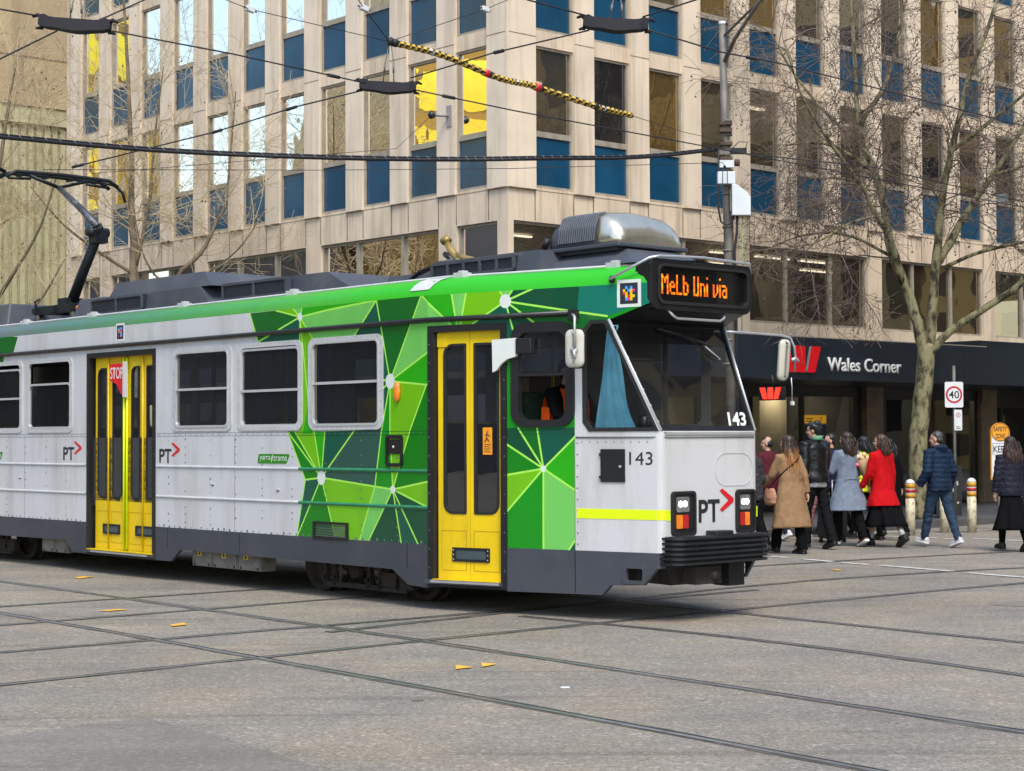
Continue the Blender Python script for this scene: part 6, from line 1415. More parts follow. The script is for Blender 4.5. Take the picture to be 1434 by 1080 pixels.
# ------------------------------------------------------------------ signs, bollards, litter
SIGNW = mat('sign_white', (.66, .68, .70), .45, var=.05, scale=6); SIGNK = mat('sign_black', (.012, .012, .014), .45); SIGNR = mat('sign_ring_red', (.48, .015, .03), .45); SIGNA = mat('sign_amber', (.74, .30, .008), .45, var=.08)
def XC(c, yaw=0.0):
    """upright plane facing the camera side at c, yaw turns it"""
    cx, cy, cz_ = c; ca, sa = math.cos(yaw), math.sin(yaw)
    return lambda u, v, w: (u * ca + w * sa, u * sa - w * ca, v)
def disc(r, n=28, c=(0, 0)): return [(c[0] + r * math.cos(2 * math.pi * i / n), c[1] + r * math.sin(2 * math.pi * i / n)) for i in range(n)]
s4 = empty('speed_sign', (8.10, 32.5, .13), 0, 'white 40 speed limit sign with red ring on a grey post', 'road sign'); x = XC((0, 0, 0), .12)
b = MB(); b.tube([(.02, .02, 0), (.02, .02, 2.86)], .028, GALV, 10); b.build('post', s4)
b = MB(x); b.prism(rrect(-.175, 2.09, .175, 2.56, .03, 4), .03, .036, SIGNW); b.build('plate', s4)
b = MB(x); b.ring(disc(.158, 36, (0, 2.325)), disc(.122, 36, (0, 2.325)), .0365, .038, SIGNR); b.build('ring', s4)
text_obj('numerals', '40', SIGNK, s4, x, -.098, 2.255, .098, 2.395, depth=.0015, bold=.012, w=.037)
b = MB(x); b.prism(rrect(.0, 1.67, .15, 2.05, .02, 3), .03, .035, SIGNW); sp_ = b.build('parking_plate', s4)
b = MB(x); b.ring(disc(.045, 20, (.075, 1.95)), disc(.034, 20, (.075, 1.95)), .0355, .037, SIGNR); b.box((.03, 1.70, .0355), (.12, 1.712, .037), SIGNK); b.box((.03, 1.73, .0355), (.10, 1.742, .037), SIGNK); b.build('parking_print', sp_)
text_obj('lettering', 'S', SIGNK, sp_, x, .06, 1.93, .09, 1.97, depth=.001, bold=.01, w=.036)
sz = empty('safety_zone_sign', (8.66, 31.5, 0), 0, 'yellow bordered safety zone and keep sign board, partly behind the woman at right', 'road sign'); x = XC((0, 0, 0), .05)
b = MB(x); b.prism([(-.172, .92), (.172, .92), (.172, 1.76)] + [(.172 * math.cos(R(a)), 1.76 + .172 * math.sin(R(a))) for a in range(15, 180, 15)] + [(-.172, 1.76)], 0, .05, SIGNA); b.build('board', sz)
b = MB(x); b.prism(rrect(-.152, .95, .152, 1.72, .01, 2), .051, .054, SIGNW); b.build('white_panel', sz)
b = MB(x); b.prism(disc(.165, 30, (0, 1.765)), .054, .062, SIGNA); b.ring(disc(.158, 30, (0, 1.765)), disc(.150, 30, (0, 1.765)), .0622, .0635, SIGNK); b.build('amber_disc', sz)
text_obj('lettering', 'SAFETY', SIGNK, sz, x, -.12, 1.775, .12, 1.86, depth=.0015, bold=.018, w=.0625); text_obj('lettering', 'ZONE', SIGNK, sz, x, -.085, 1.65, .085, 1.735, depth=.0015, bold=.018, w=.0625)
text_obj('lettering', 'KEEP', SIGNK, sz, x, -.125, 1.40, .13, 1.52, depth=.0015, bold=.018, w=.0545)
b = MB(x); b.ring(rrect(-.14, 1.36, .14, 1.565, .006, 2), rrect(-.134, 1.366, .134, 1.559, .006, 2), .0545, .0555, SIGNK); b.prism([(-.12, 1.0), (-.03, 1.0), (-.06, 1.03), (.06, 1.22), (.02, 1.25), (-.09, 1.06), (-.12, 1.09)], .0545, .056, SIGNK); b.build('arrow', sz)
b = MB(x); b.tube([(0, 0, -.02), (0, .95, -.02)], .04, GALV, 8); b.build('post', sz)
af = empty('sandwich_board', (8.36, 34.0, .13), 0, 'black sandwich board with white lettering behind the man in the blue jacket', 'sign'); x = XC((0, 0, 0), .1)
b = MB(x); b.prism([(-.24, .05), (.24, .05), (.24, .98), (-.24, .98)], 0, .02, SIGNK); b.prism([(-.24, .05), (.24, .05), (.24, .98), (-.24, .98)], -.30, -.28, SIGNK); b.build('panel', af)
b = MB(x); b.ring([(-.25, .04), (.25, .04), (.25, .99), (-.25, .99)], [(-.225, .065), (.225, .065), (.225, .965), (-.225, .965)], .0205, .03, INK); b.build('frame', af)
for tx, u0, v0, u1, v1 in (('D', .07, .76, .15, .84), ('ERS', .03, .62, .19, .70), ('11', .08, .50, .14, .56), ('10', .13, .27, .20, .31)): text_obj('lettering', tx, SIGNW, af, x, u0, v0, u1, v1, depth=.001, bold=.03, w=.021)
BOLW = mat('bollard_cream', (.60, .54, .38), .6, var=.1, scale=4, dirt=(.17, .11, .06), dirt_amt=1.0, dscale=(12, 12, 9)); BOLY = mat('bollard_ochre', (.52, .26, .012), .5, var=.12, scale=5, dirt=(.25, .14, .03), dirt_amt=.7, dscale=(9, 9, 9)); BOLR = mat('bollard_red', (.36, .012, .02), .5, var=.1)
def bollard(loc, label):
    o = empty('bollard', loc, 0, label, 'bollard', 'yellow and white bollards at the safety zone')
    b = MB(); b.tube([(0, 0, -.02), (0, 0, .64)], .08, BOLW, 18); b.build('post', o, normals=False)
    b = MB(); b.tube([(0, 0, .64), (0, 0, .715)], .082, BOLY, 18); b.tube([(0, 0, .80), (0, 0, .885)], .082, BOLY, 18); b.build('ochre_band', o)
    b = MB(); b.tube([(0, 0, .728), (0, 0, .788)], .083, BOLR, 18); b.build('red_band', o)
    b = MB(); b.tube([(0, 0, .715), (0, 0, .728)], .0825, SIGNW, 18); b.tube([(0, 0, .788), (0, 0, .80)], .0825, SIGNW, 18); b.build('white_band', o)
    b = MB(); b.tube([(0, 0, .885), (0, 0, .915), (0, 0, .945), (0, 0, .962)], [.081, .074, .052, .012], SIGNW, 18); b.build('cap', o)
    return o
bollard((6.81, 30.36, 0), 'rust-streaked bollard in front of the plane tree trunk'); bollard((8.07, 31.17, 0), 'clean-banded bollard right of the man in the blue jacket'); bollard((7.60, 31.21, 0), 'bollard seen between the legs of the man in the blue jacket')
b = MB(); b.prism([(-.03, -.015), (.0, -.02), (.035, -.01), (.03, .015), (-.02, .02)], 0, .008, SIGNW); tag(b.build('paper_scrap', loc=(.35, 12.06, .003)), 'small white scrap of paper lying on the asphalt', 'litter')
b = MB(); b.prism([(-.04, -.01), (.03, -.02), (.04, .01), (-.02, .02)], 0, .006, GALV); tag(b.build('paper_scrap', loc=(-.62, 11.5, .003)), 'small grey scrap lying on the asphalt nearest the camera', 'litter')
# ------------------------------------------------------------------ people
def fabric(name, c, rough=.85, scale=14, var=.15, bump=.25, bscale=120, spec=.15): return mat(name, c, rough, var=var, scale=scale, bump=bump, bscale=bscale, spec=spec)
SKIN = mat('skin', (.48, .27, .18), .5, var=.08, scale=12); LIP = mat('lip', (.38, .12, .10), .5); EYE = mat('eye_dark', (.02, .015, .012), .2)
def hairm(name, c1, c2, z0, z1):
    m = bpy.data.materials.new(name); n, l, p = nodes_of(m); p.inputs['Roughness'].default_value = .42
    tc = n.new('ShaderNodeTexCoord'); mp = n.new('ShaderNodeMapping'); mp.inputs['Scale'].default_value = (60, 60, 4); l.new(tc.outputs['Object'], mp.inputs['Vector'])
    tx = n.new('ShaderNodeTexNoise'); tx.inputs['Scale'].default_value = 1; tx.inputs['Detail'].default_value = 3; l.new(mp.outputs[0], tx.inputs['Vector'])
    sx = n.new('ShaderNodeSeparateXYZ'); l.new(tc.outputs['Object'], sx.inputs[0]); mr = n.new('ShaderNodeMapRange'); mr.inputs['From Min'].default_value = z0; mr.inputs['From Max'].default_value = z1; l.new(sx.outputs['Z'], mr.inputs['Value'])
    mx = n.new('ShaderNodeMix'); mx.data_type = 'RGBA'; l.new(mr.outputs[0], mx.inputs[0]); mx.inputs[6].default_value = (*c2, 1); mx.inputs[7].default_value = (*c1, 1)
    r2 = n.new('ShaderNodeMapRange'); r2.inputs['From Min'].default_value = .3; r2.inputs['From Max'].default_value = .7; r2.inputs['To Min'].default_value = .45; r2.inputs['To Max'].default_value = 1.5; l.new(tx.outputs['Fac'], r2.inputs['Value'])
    s = n.new('ShaderNodeVectorMath'); s.operation = 'SCALE'; l.new(mx.outputs[2], s.inputs[0]); l.new(r2.outputs[0], s.inputs['Scale']); l.new(s.outputs[0], p.inputs['Base Color'])
    bp = n.new('ShaderNodeBump'); bp.inputs['Strength'].default_value = .7; bp.inputs['Distance'].default_value = .008; l.new(tx.outputs['Fac'], bp.inputs['Height']); l.new(bp.outputs[0], p.inputs['Normal'])
    return m
def remeshed(mb, name, parent, m, voxel, smooth=4, disp=None, paint=None, mats=()):
    me = mb.mesh('tmp'); o = bpy.data.objects.new('tmp', me); col.objects.link(o)
    r = o.modifiers.new('r', 'REMESH'); r.mode = 'VOXEL'; r.voxel_size = voxel; r.use_smooth_shade = True
    if smooth: s = o.modifiers.new('s', 'SMOOTH'); s.factor = .5; s.iterations = smooth
    dg = bpy.context.evaluated_depsgraph_get(); new = bpy.data.meshes.new_from_object(o.evaluated_get(dg)); col.objects.unlink(o); bpy.data.objects.remove(o); bpy.data.meshes.remove(me)
    new.materials.clear(); new.materials.append(m)
    for q in mats: new.materials.append(q)
    if disp:
        nr = [v.normal.copy() for v in new.vertices]
        for v, n_ in zip(new.vertices, nr): v.co += n_ * disp(v.co)
    if paint:
        for f in new.polygons: f.material_index = paint(f.center)
    for f in new.polygons: f.use_smooth = True
    new.name = name; ob = bpy.data.objects.new(name, new); col.objects.link(ob); ob.parent = parent
    return ob
def folds(amp, fx, fz, seed=0.0):
    return lambda c: amp * (noise.noise(Vector((c.x * fx + seed, c.y * fx, c.z * fz))) + .5 * noise.noise(Vector((c.x * fx * 2.3, c.y * fx * 2.3 + seed, c.z * fz * 2.1))))
def quilt(amp, pitch, base=.004, seed=0.0):
    return lambda c: amp * (abs(math.sin(math.pi * (c.z + .012 * noise.noise(Vector((c.x * 8 + seed, c.y * 8, c.z * 3)))) / pitch)) ** .6 - .6) + base * noise.noise(Vector((c.x * 25, c.y * 25, c.z * 25 + seed)))
def ell(cx, cy, z, rx, ry, n=20, rot=0.0): return [(cx + rx * math.cos(6.2832 * i / n) * math.cos(rot) - ry * math.sin(6.2832 * i / n) * math.sin(rot), cy + rx * math.cos(6.2832 * i / n) * math.sin(rot) + ry * math.sin(6.2832 * i / n) * math.cos(rot), z) for i in range(n)]

def person(label, loc, heading, h=1.70, legs=((18, 8), (-16, 14)), arms=((-14, 10, 20), (14, 10, 20)), lean=3, yaw=0, pitch=0, skin=SKIN, hair=None, top=None, bottom=None, shoes=None, sex='f', group='pedestrians walking over the crossing', face=True, fine=True, seat=0.0):
    """x forwards, y left. legs: (thigh angle, knee bend); arms: (swing, outwards, elbow bend), left then right"""
    S = h / 1.70; g = lambda *v: Vector(v) * S
    root = empty('person', loc, heading, label, 'person', group)
    hipz = .90; J = {}
    for sd_, (a, kb) in zip((1, -1), legs):
        hip = g(0, sd_ * .088, hipz); a_ = R(a); kn = hip + g(math.sin(a_) * .43, 0, -math.cos(a_) * .43); b_ = R(a - kb); an = kn + g(math.sin(b_) * .41, 0, -math.cos(b_) * .41)
        J[sd_] = [hip, kn, an, R(a - kb)]
    # foot: flat on the ground unless the shank is far behind
    low = 1e9; feet = {}
    for sd_ in (1, -1):
        an, sh = J[sd_][2], J[sd_][3]; tilt = min(0, sh) * .9 if sh < -.25 else (max(0, sh) * .45)
        f_ = Vector((math.cos(tilt), 0, math.sin(tilt))); heel = an + g(-.055, 0, -.07) if tilt > -.2 else an + Vector((-math.cos(tilt) * .05, 0, -math.sin(tilt) * .05)) * S + Vector((math.sin(tilt), 0, -math.cos(tilt))) * .07 * S
        toe = heel + f_ * .235 * S; feet[sd_] = (heel, toe, tilt); low = min(low, heel.z, toe.z)
    dz_ = Vector((0, 0, -low + .022 * S))
    for sd_ in (1, -1): J[sd_][:3] = [p + dz_ for p in J[sd_][:3]]; feet[sd_] = (feet[sd_][0] + dz_, feet[sd_][1] + dz_, feet[sd_][2])
    pel = (J[1][0] + J[-1][0]) / 2; ln = R(lean)
    def T(x, y, z): return pel + Vector((x * math.cos(ln) + z * math.sin(ln), y, -x * math.sin(ln) + z * math.cos(ln))) * S    # torso space, z above the hips
    sw = .165 if sex == 'f' else .192
    A = {}
    for sd_, (sg, ab, eb) in zip((1, -1), arms):
        sh = T(0, sd_ * sw, .475); a = R(sg) ; o_ = R(ab); d1 = Vector((math.sin(a), sd_ * math.sin(o_), -math.cos(a) * math.cos(o_))).normalized(); el = sh + d1 * .285 * S
        a2 = R(sg + eb); d2 = Vector((math.sin(a2), sd_ * math.sin(o_) * .5, -math.cos(a2))).normalized(); wr = el + d2 * .245 * S; A[sd_] = [sh, el, wr, d2]
    hc = T(.015, 0, .68); Hm = Matrix.Translation(hc) @ Matrix.Rotation(R(yaw + (12 if group else 0)), 4, 'Z') @ Matrix.Rotation(R(pitch + lean * .3), 4, 'Y') @ Matrix.Scale(S, 4)
    H = lambda x, y, z: Hm @ Vector((x, y, z))
    b = MB()
    b.loft([[tuple(T(p[0], p[1], z)) for p in [(q[0], q[1]) for q in ell(cx, 0, 0, rx, ry)]] for z, cx, rx, ry in ((-.08, 0, .085, .13), (.02, -.005, .105, .165), (.12, 0, .095, .145), (.22, .005, .09, .13), (.34, .005, .105, .145 + (sw - .165)), (.44, .0, .10, sw), (.50, -.005, .075, sw * .75), (.545, 0, .055, .06))], SKIN)
    b.tube([T(-.01, 0, .50), T(.0, 0, .56), T(.01, 0, .63)], [.058 * S, .050 * S, .050 * S], SKIN, 12)
    for sd_ in (1, -1):
        hp, kn, an, _ = J[sd_]; b.tube([hp + Vector((0, 0, .05)), hp, hp.lerp(kn, .5), kn, kn.lerp(an, .35), an], [.07 * S, .085 * S, .070 * S, .054 * S, .052 * S, .036 * S], SKIN, 12)
        hl, to, tl = feet[sd_]; b.tube([hl + Vector((.03, 0, .03)), hl.lerp(to, .5) + Vector((0, 0, .03)), to + Vector((-.02, 0, .018))], [.035 * S, .036 * S, .022 * S], SKIN, 10); b.tube([an, hl.lerp(to, .25) + Vector((0, 0, .03))], [.037 * S, .036 * S], SKIN, 10)
        sh, el, wr, d2 = A[sd_]; b.tube([T(0, sd_ * sw * .7, .47), sh, sh.lerp(el, .5), el, el.lerp(wr, .3), wr], [.05 * S, .052 * S, .044 * S, .036 * S, .037 * S, .025 * S], SKIN, 12)
        # hand: palm, four unequal bent fingers and a thumb leaving the side of the palm
        fx = d2; up_ = Vector((0, sd_, 0)); up_ = (up_ - fx * up_.dot(fx)).normalized(); sdv = fx.cross(up_).normalized() * (1 if True else 1)
        if sdv.x < 0: sdv = -sdv                                              # thumb side points forwards
        pm = wr + fx * .045 * S; b.tube([wr, wr + fx * .03 * S, wr + fx * .085 * S], [.024 * S, .027 * S, .024 * S], SKIN, 8)
        b.tube([wr + fx * .035 * S + sdv * .022 * S, wr + fx * .085 * S + sdv * .026 * S], [.015 * S, .014 * S], SKIN, 8); b.tube([wr + fx * .035 * S - sdv * .022 * S, wr + fx * .080 * S - sdv * .026 * S], [.015 * S, .014 * S], SKIN, 8)
        for k, (off_, ln_) in enumerate(((.029, .070), (.010, .080), (-.010, .074), (-.029, .058))):
            p0 = wr + fx * .082 * S + sdv * off_ * S; p1 = p0 + fx * ln_ * .5 * S - up_ * (.006 + .003 * k) * S; p2 = p1 + (fx * .75 - up_ * .65) * ln_ * .32 * S; p3 = p2 + (fx * .35 - up_ * .9) * ln_ * .24 * S
            b.tube([p0 - fx * .01 * S, p1, p2, p3], [.0098 * S, .0092 * S, .0086 * S, .0075 * S], SKIN, 7)
        q0 = wr + fx * .028 * S + sdv * .026 * S; q1 = q0 + (fx * .6 + sdv * .7) * .035 * S; q2 = q1 + (fx * .95 + sdv * .15 - up_ * .3) * .03 * S; b.tube([q0 - sdv * .01 * S, q1, q2], [.0125 * S, .0108 * S, .0088 * S], SKIN, 7)
    # head: skull, jaw, nose, brow, ears
    def hs_(c, r, n=16, m_=12): 
        t = MB(); t.sphere(c, r, SKIN, n, m_); b.add([tuple(H(*v)) for v in t.v], t.f, SKIN, True)
    hs_((-.008, 0, .035), (.092, .074, .088)); hs_((.02, 0, -.035), (.068, .058, .078)); hs_((.048, 0, -.075), (.034, .036, .030)); hs_((.068, 0, .028), (.020, .05, .016)); hs_((.094, 0, -.012), (.016, .013, .022)); hs_((.082, 0, .006), (.012, .010, .028)); hs_((.078, 0, -.048), (.012, .024, .010)); hs_((.058, .034, -.018), (.022, .022, .022)); hs_((.058, -.034, -.018), (.022, .022, .022))
    for y in (-1, 1): hs_((-.005, y * .074, -.005), (.022, .010, .032))
    Hi = Hm.inverted()
    def paint(c):
        q = Hi @ c
        for y in (-.031, .031):
            if abs(q.y - y) < .013 and abs(q.z - .006) < .0065 and q.x > .05: return 1
        if abs(q.y) < .022 and abs(q.z + .050) < .007 and q.x > .06: return 2
        return 0
    body = remeshed(b, 'body', root, skin, .0085 * S, 2, None, paint, (EYE, LIP))
    info = dict(root=root, J=J, A=A, T=T, H=H, feet=feet, S=S, pel=pel, sw=sw, Hi=Hi)
    return info

def trousers(P, m, flare=1.0, w=1.0, z_top=.10, amp=.011, name='trousers'):
    S, T, J = P['S'], P['T'], P['J']; b = MB()
    b.loft([[tuple(T(p[0], p[1], z)) for p in ell(0, 0, 0, rx, ry)] for z, rx, ry in ((-.10, .10, .155), (-.02, .118 * w, .172 * w), (.06, .108, .162), (z_top, .10, .15))], m)
    for sd_ in (1, -1):
        hp, kn, an, sh = J[sd_]; d = (an - kn).normalized()
        b.tube([hp + Vector((0, 0, .02)), hp.lerp(kn, .12), hp.lerp(kn, .55), kn, kn.lerp(an, .5), an + d * .035 * S], [.10 * S * w, .102 * S * w, .086 * S * w, .070 * S * w, .064 * S * w * (1 + (flare - 1) * .5), .060 * S * w * flare], m, 14)
    return remeshed(b, name, P['root'], m, .012, 3, folds(amp, 9, 16, P['pel'].x + len(m.name) % 7))
def shoes(P, m, sole=None, big=1.0):
    for sd_ in (1, -1):
        hl, to, tl = P['feet'][sd_]; S = P['S']; f_ = (to - hl).normalized(); u = Vector((-f_.z, 0, f_.x)); b = MB(); rings = []; an = P['J'][sd_][2]
        for t, hw, z1 in ((-.06, .028, .055), (.0, .038, .085), (.25, .040, .09), (.5, .043, .066), (.78, .047, .05), (.98, .038, .036), (1.08, .016, .024)):
            c = hl + f_ * (.235 * S * t); rings.append([tuple(c + Vector((0, y * hw * big, 0)) + u * z) for y, z in ((-1, .0), (-1, z1 * .5), (-.75, z1 * .85), (0, z1), (.75, z1 * .85), (1, z1 * .5), (1, .0), (0, -.004))])
        b.loft(rings, m); b.tube([hl + f_ * .04 * S + u * .04, an + Vector((0, 0, .01))], [.045 * S, .047 * S], m, 10); o = b.build('shoe', P['root'], normals=True)
        b = MB(); rings = []
        for t, hw in ((-.07, .030), (.0, .042), (.3, .042), (.6, .047), (.8, .050), (1.0, .040), (1.1, .018)):
            c = hl + f_ * (.235 * S * t); rings.append([tuple(c + Vector((0, y * hw * big, 0)) + u * z) for y, z in ((-1, -.024), (-1, .008), (1, .008), (1, -.024))])
        b.loft(rings, sole or m); b.build('sole', o)
def coat(P, m, rings, sleeve=(.062, .052, .044), amp=.012, disp=None, voxel=.0125, name='coat', sleeve_end=1.0, hood=None, collar=True):
    """rings: (height above hips, x offset, rx, ry)"""
    S, T, A, sw = P['S'], P['T'], P['A'], P['sw']; b = MB()
    b.loft([[tuple(T(p[0], p[1], z)) for p in ell(cx, 0, 0, rx, ry, 28)] for z, cx, rx, ry in rings], m)
    for sd_ in (1, -1):
        sh, el, wr, d2 = A[sd_]; e_ = el.lerp(wr, sleeve_end)
        b.tube([T(0, sd_ * sw * .55, .475), sh + Vector((0, 0, .004)), sh.lerp(el, .5), el, el.lerp(e_, .5), e_], [sleeve[0] * S, sleeve[0] * 1.03 * S, (sleeve[0] + sleeve[1]) / 2 * S, sleeve[1] * S, (sleeve[1] + sleeve[2]) / 2 * S, sleeve[2] * S], m, 14)
    if collar: b.tube([T(-.015, 0, .50), T(-.012, 0, .565)], [.085 * S, .068 * S], m, 16)
    if hood: 
        t = MB(); t.sphere((0, 0, 0), (.085, .125, .06), m, 16, 10); b.add([tuple(T(v[0] - .07, v[1], v[2] + .545)) for v in t.v], t.f, m)
    return remeshed(b, name, P['root'], m, voxel, 3, disp or folds(amp, 8, 4.5, P['pel'].z * 10 + len(m.name) % 11))
def std_rings(w=1.0, hem=-.02, hx=.13, hy=.185, waist=1.0):
    r = [(hem, 0, hx, hy)]
    for z, cx, rx, ry in ((.02, -.005, .135, .185), (.12, 0, .122 * waist, .165 * waist), (.22, .0, .122 * waist, .16 * waist), (.34, .005, .13, .175), (.44, 0, .122, .195), (.495, -.005, .095, .155), (.535, -.008, .075, .085)):
        if z > hem + .03: r.append((z, cx, rx * w, ry * w))
    return r
def sleeve_hand_gap(P): pass
def hair(P, m, kind='long', length=.34, w=1.0, seed=1.0):
    H, S, T = P['H'], P['S'], P['T']; b = MB()
    def s_(c, r): 
        t = MB(); t.sphere(c, r, m, 18, 14); b.add([tuple(H(*v)) for v in t.v], t.f, m)
    if kind == 'short':
        s_((-.022, 0, .052), (.088, .080, .082)); s_((-.05, 0, .0), (.055, .074, .06))
    elif kind == 'balding':
        s_((-.030, 0, .0), (.082, .083, .062)); s_((-.058, 0, .03), (.050, .074, .060)); s_((.03, 0, .085), (.05, .06, .036))
    elif kind == 'fluffy':
        for i in range(16):
            a = i * 2.4; s_((-.028 + .045 * math.cos(a), .048 * math.sin(a), .065 + .028 * math.sin(i * 1.7)), (.048, .045, .044))
        s_((-.045, 0, .02), (.075, .085, .085)); s_((.045, .0, .088), (.04, .06, .026))
    else:
        s_((-.020, 0, .048), (.094, .084, .084)); s_((-.045, 0, -.01), (.070, .086, .09))
        for y in (-1, 1): s_((-.0, y * .062, -.03), (.046, .024, .085))
        rg = []
        for i in range(9):
            t = i / 8; z = -.01 - length * t; x = -.055 - .035 * math.sin(t * 2.2) - .02 * t; rg.append([tuple(H(p[0], p[1], z)) for p in ell(x, 0, 0, (.062 + .012 * math.sin(t * 3)) * (1 - .45 * t ** 3), (.088 + .030 * math.sin(t * 2.6)) * w * (1 - .5 * t ** 4), 20)])
        b.loft(rg, m)
    def dsp(c): return .007 * noise.noise(Vector((c.x * 40 + seed, c.y * 40, c.z * 9))) + .004 * noise.noise(Vector((c.x * 90, c.y * 90 + seed, c.z * 14)))
    o = remeshed(b, 'hair', P['root'], m, .0085, 1, dsp)
    if kind == 'long':
        rr_ = random.Random(int(seed * 10)); st = MB()
        for i in range(110):
            a = rr_.uniform(-2.5, 2.5); x0 = -.055 - .075 * math.cos(a); y0 = .092 * w * math.sin(a); L_ = length * rr_.uniform(.55, 1.12); z0 = rr_.uniform(-.05, .06); ph = rr_.uniform(0, 6)
            pts = [H(x0 - .035 * t - .012 * math.sin(ph + t * 5), y0 * (1 + .32 * math.sin(t * 2.4)) + .014 * math.sin(ph * 2 + t * 6), z0 - L_ * t) for t in (0, .2, .4, .6, .8, 1)]
            st.tube(pts, [.002, .006, .0065, .006, .0045, .0012], m, 4, False)
        me2 = st.mesh('tmp'); bm = bmesh.new(); bm.from_mesh(o.data); bm.from_mesh(me2); bm.to_mesh(o.data); bm.free(); bpy.data.meshes.remove(me2)
    return o
def skirt(P, m, z_top, z_bot, rx, ry, sway=.0, pleats=9, amp=.018):
    T = P['T']; b = MB(); rings = []; n = 54
    for j in range(12):
        t = j / 11; z = z_top + (z_bot - z_top) * t; ring = []
        for i in range(n):
            a = 6.2832 * i / n; k = 1 + amp / .2 * t * math.sin(pleats * a + 2 * math.sin(a * 2)); ring.append(tuple(T((.11 + (rx - .11) * t ** 1.5) * math.cos(a) * k + sway * t * t, (.165 + (ry - .165) * t ** 1.5) * math.sin(a) * k, z)))
        rings.append(ring)
    b.loft(rings[::-1], m); return b.build('skirt', P['root'])
def socks(P, m, z0=.03, z1=.12):
    for sd_ in (1, -1):
        hp, kn, an, _ = P['J'][sd_]; d = (kn - an).normalized(); b = MB(); b.tube([an - d * .02, an + d * (z1 - .03) * P['S']], [.042 * P['S'], .045 * P['S']], m, 12); b.build('sock', P['root'])

HD = math.atan2(.745, -.667)                              # walking along the building's left street, away to the left
def away(dx=0): return HD + R(dx - 17)
CAMEL = fabric('camel_wool', (.27, .165, .088), .9); BLK = fabric('black_cloth', (.0055, .0055, .0065), spec=.06); DNM = fabric('black_denim', (.008, .0085, .010), .8, 9, spec=.08); GREYW = fabric('grey_blue_wool', (.165, .20, .262), .9); REDW = fabric('red_wool', (.46, .004, .008), .85)
LEATH = mat('black_leather', (.006, .006, .007), .36, var=.3, scale=12, bump=.25, bscale=22, spec=.4); NAVYP = fabric('navy_nylon', (.006, .019, .046), .65, 6, .12, .12, 60, .2); DKNV = fabric('dark_navy_nylon', (.012, .013, .026), .65, 6, .12, .12, 60, .2); DEN = fabric('blue_denim', (.026, .046, .082), .85, 7, .2); LIMEP = fabric('lime_nylon', (.60, .62, .005), .5, 6, .1, .12, 60, .45)
MARO = fabric('maroon_knit', (.085, .014, .022)); FLEECE = fabric('dark_fleece', (.045, .042, .050), .95, 30, .5, .8, 60); NAVC = fabric('dark_blue_cloth', (.012, .016, .035)); GREYK = fabric('grey_knit', (.22, .225, .235)); PINK = fabric('pink_cloth', (.60, .28, .30)); SNK = mat('white_sneaker', (.62, .63, .68), .5, var=.1, scale=20, dirt=(.25, .25, .32), dirt_amt=.6, dscale=(25, 25, 25)); SOLEW = mat('white_sole', (.70, .70, .68), .6); BROWNS = mat('brown_suede', (.16, .08, .04), .8); SHOEK = mat('black_shoe', (.012, .012, .012), .45)
OMBRE = hairm('ombre_hair', (.035, .017, .010), (.62, .28, .085), 1.20, 1.56); DKH = hairm('dark_brown_hair', (.030, .015, .012), (.06, .026, .018), 1.1, 1.6); BRNH = hairm('brown_hair', (.055, .026, .015), (.11, .055, .03), 1.2, 1.6); BLKH = hairm('black_hair', (.008, .008, .010), (.010, .010, .012), 1.3, 1.7); GRYH = hairm('greying_hair', (.05, .05, .05), (.03, .03, .03), 1.4, 1.7)

# woman in the camel coat with a shoulder bag
P = person('woman with long ombre hair in a camel coat carrying a tan shoulder bag', (4.03, 25.75, 0), away(6), 1.70, legs=((20, 8), (-9, 4)), arms=((22, 12, 30), (-16, 14, 12)), lean=4, yaw=12)
trousers(P, BLK, 1.35); shoes(P, SHOEK, SHOEK); coat(P, CAMEL, [(-.54, .0, .235, .33), (-.40, .0, .215, .30), (-.2, .0, .185, .26), (-.04, .0, .165, .228), (.1, 0, .135, .18), (.24, 0, .13, .172), (.36, .005, .135, .185), (.44, 0, .125, .198), (.50, -.005, .095, .155), (.54, -.008, .075, .085)], (.066, .058, .052)); hair(P, OMBRE, 'long', .40, 1.2, 2.0)
T = P['T']; b = MB(); t = MB(); t.sphere((0, 0, 0), (.13, .055, .10), CAMEL, 16, 10); BAG = mat('tan_suede', (.42, .22, .14), .8, var=.15, scale=9)
bag = MB(); bag.loft([[tuple(T(.16 + p[0], .24 + p[1], z)) for p in ell(0, 0, 0, rx, ry)] for z, rx, ry in ((-.20, .07, .03), (-.18, .12, .05), (-.10, .135, .06), (.0, .115, .05), (.04, .09, .03))], BAG)
o = remeshed(bag, 'shoulder_bag', None, BAG, .01, 2, folds(.008, 14, 14)); o.location = P['root'].location; o.rotation_euler = P['root'].rotation_euler; tag(o, 'slouchy tan shoulder bag at the hip of the woman in camel', 'bag')
b = MB(); st = [T(.16, .275, .03), T(.04, .222, .16), T(-.085, .12, .30), T(-.145, .0, .40), T(-.12, -.10, .47), T(-.03, -.14, .515), T(.08, -.10, .46)]; b.loft([[tuple(p + Vector((0, 0, .012))), tuple(p + Vector((.0, 0, -.012))), tuple(p + Vector((-.006, .004, -.012))), tuple(p + Vector((-.006, .004, .012)))] for p in smooth_line(st, 4)], BLK, False); b.build('strap', o)

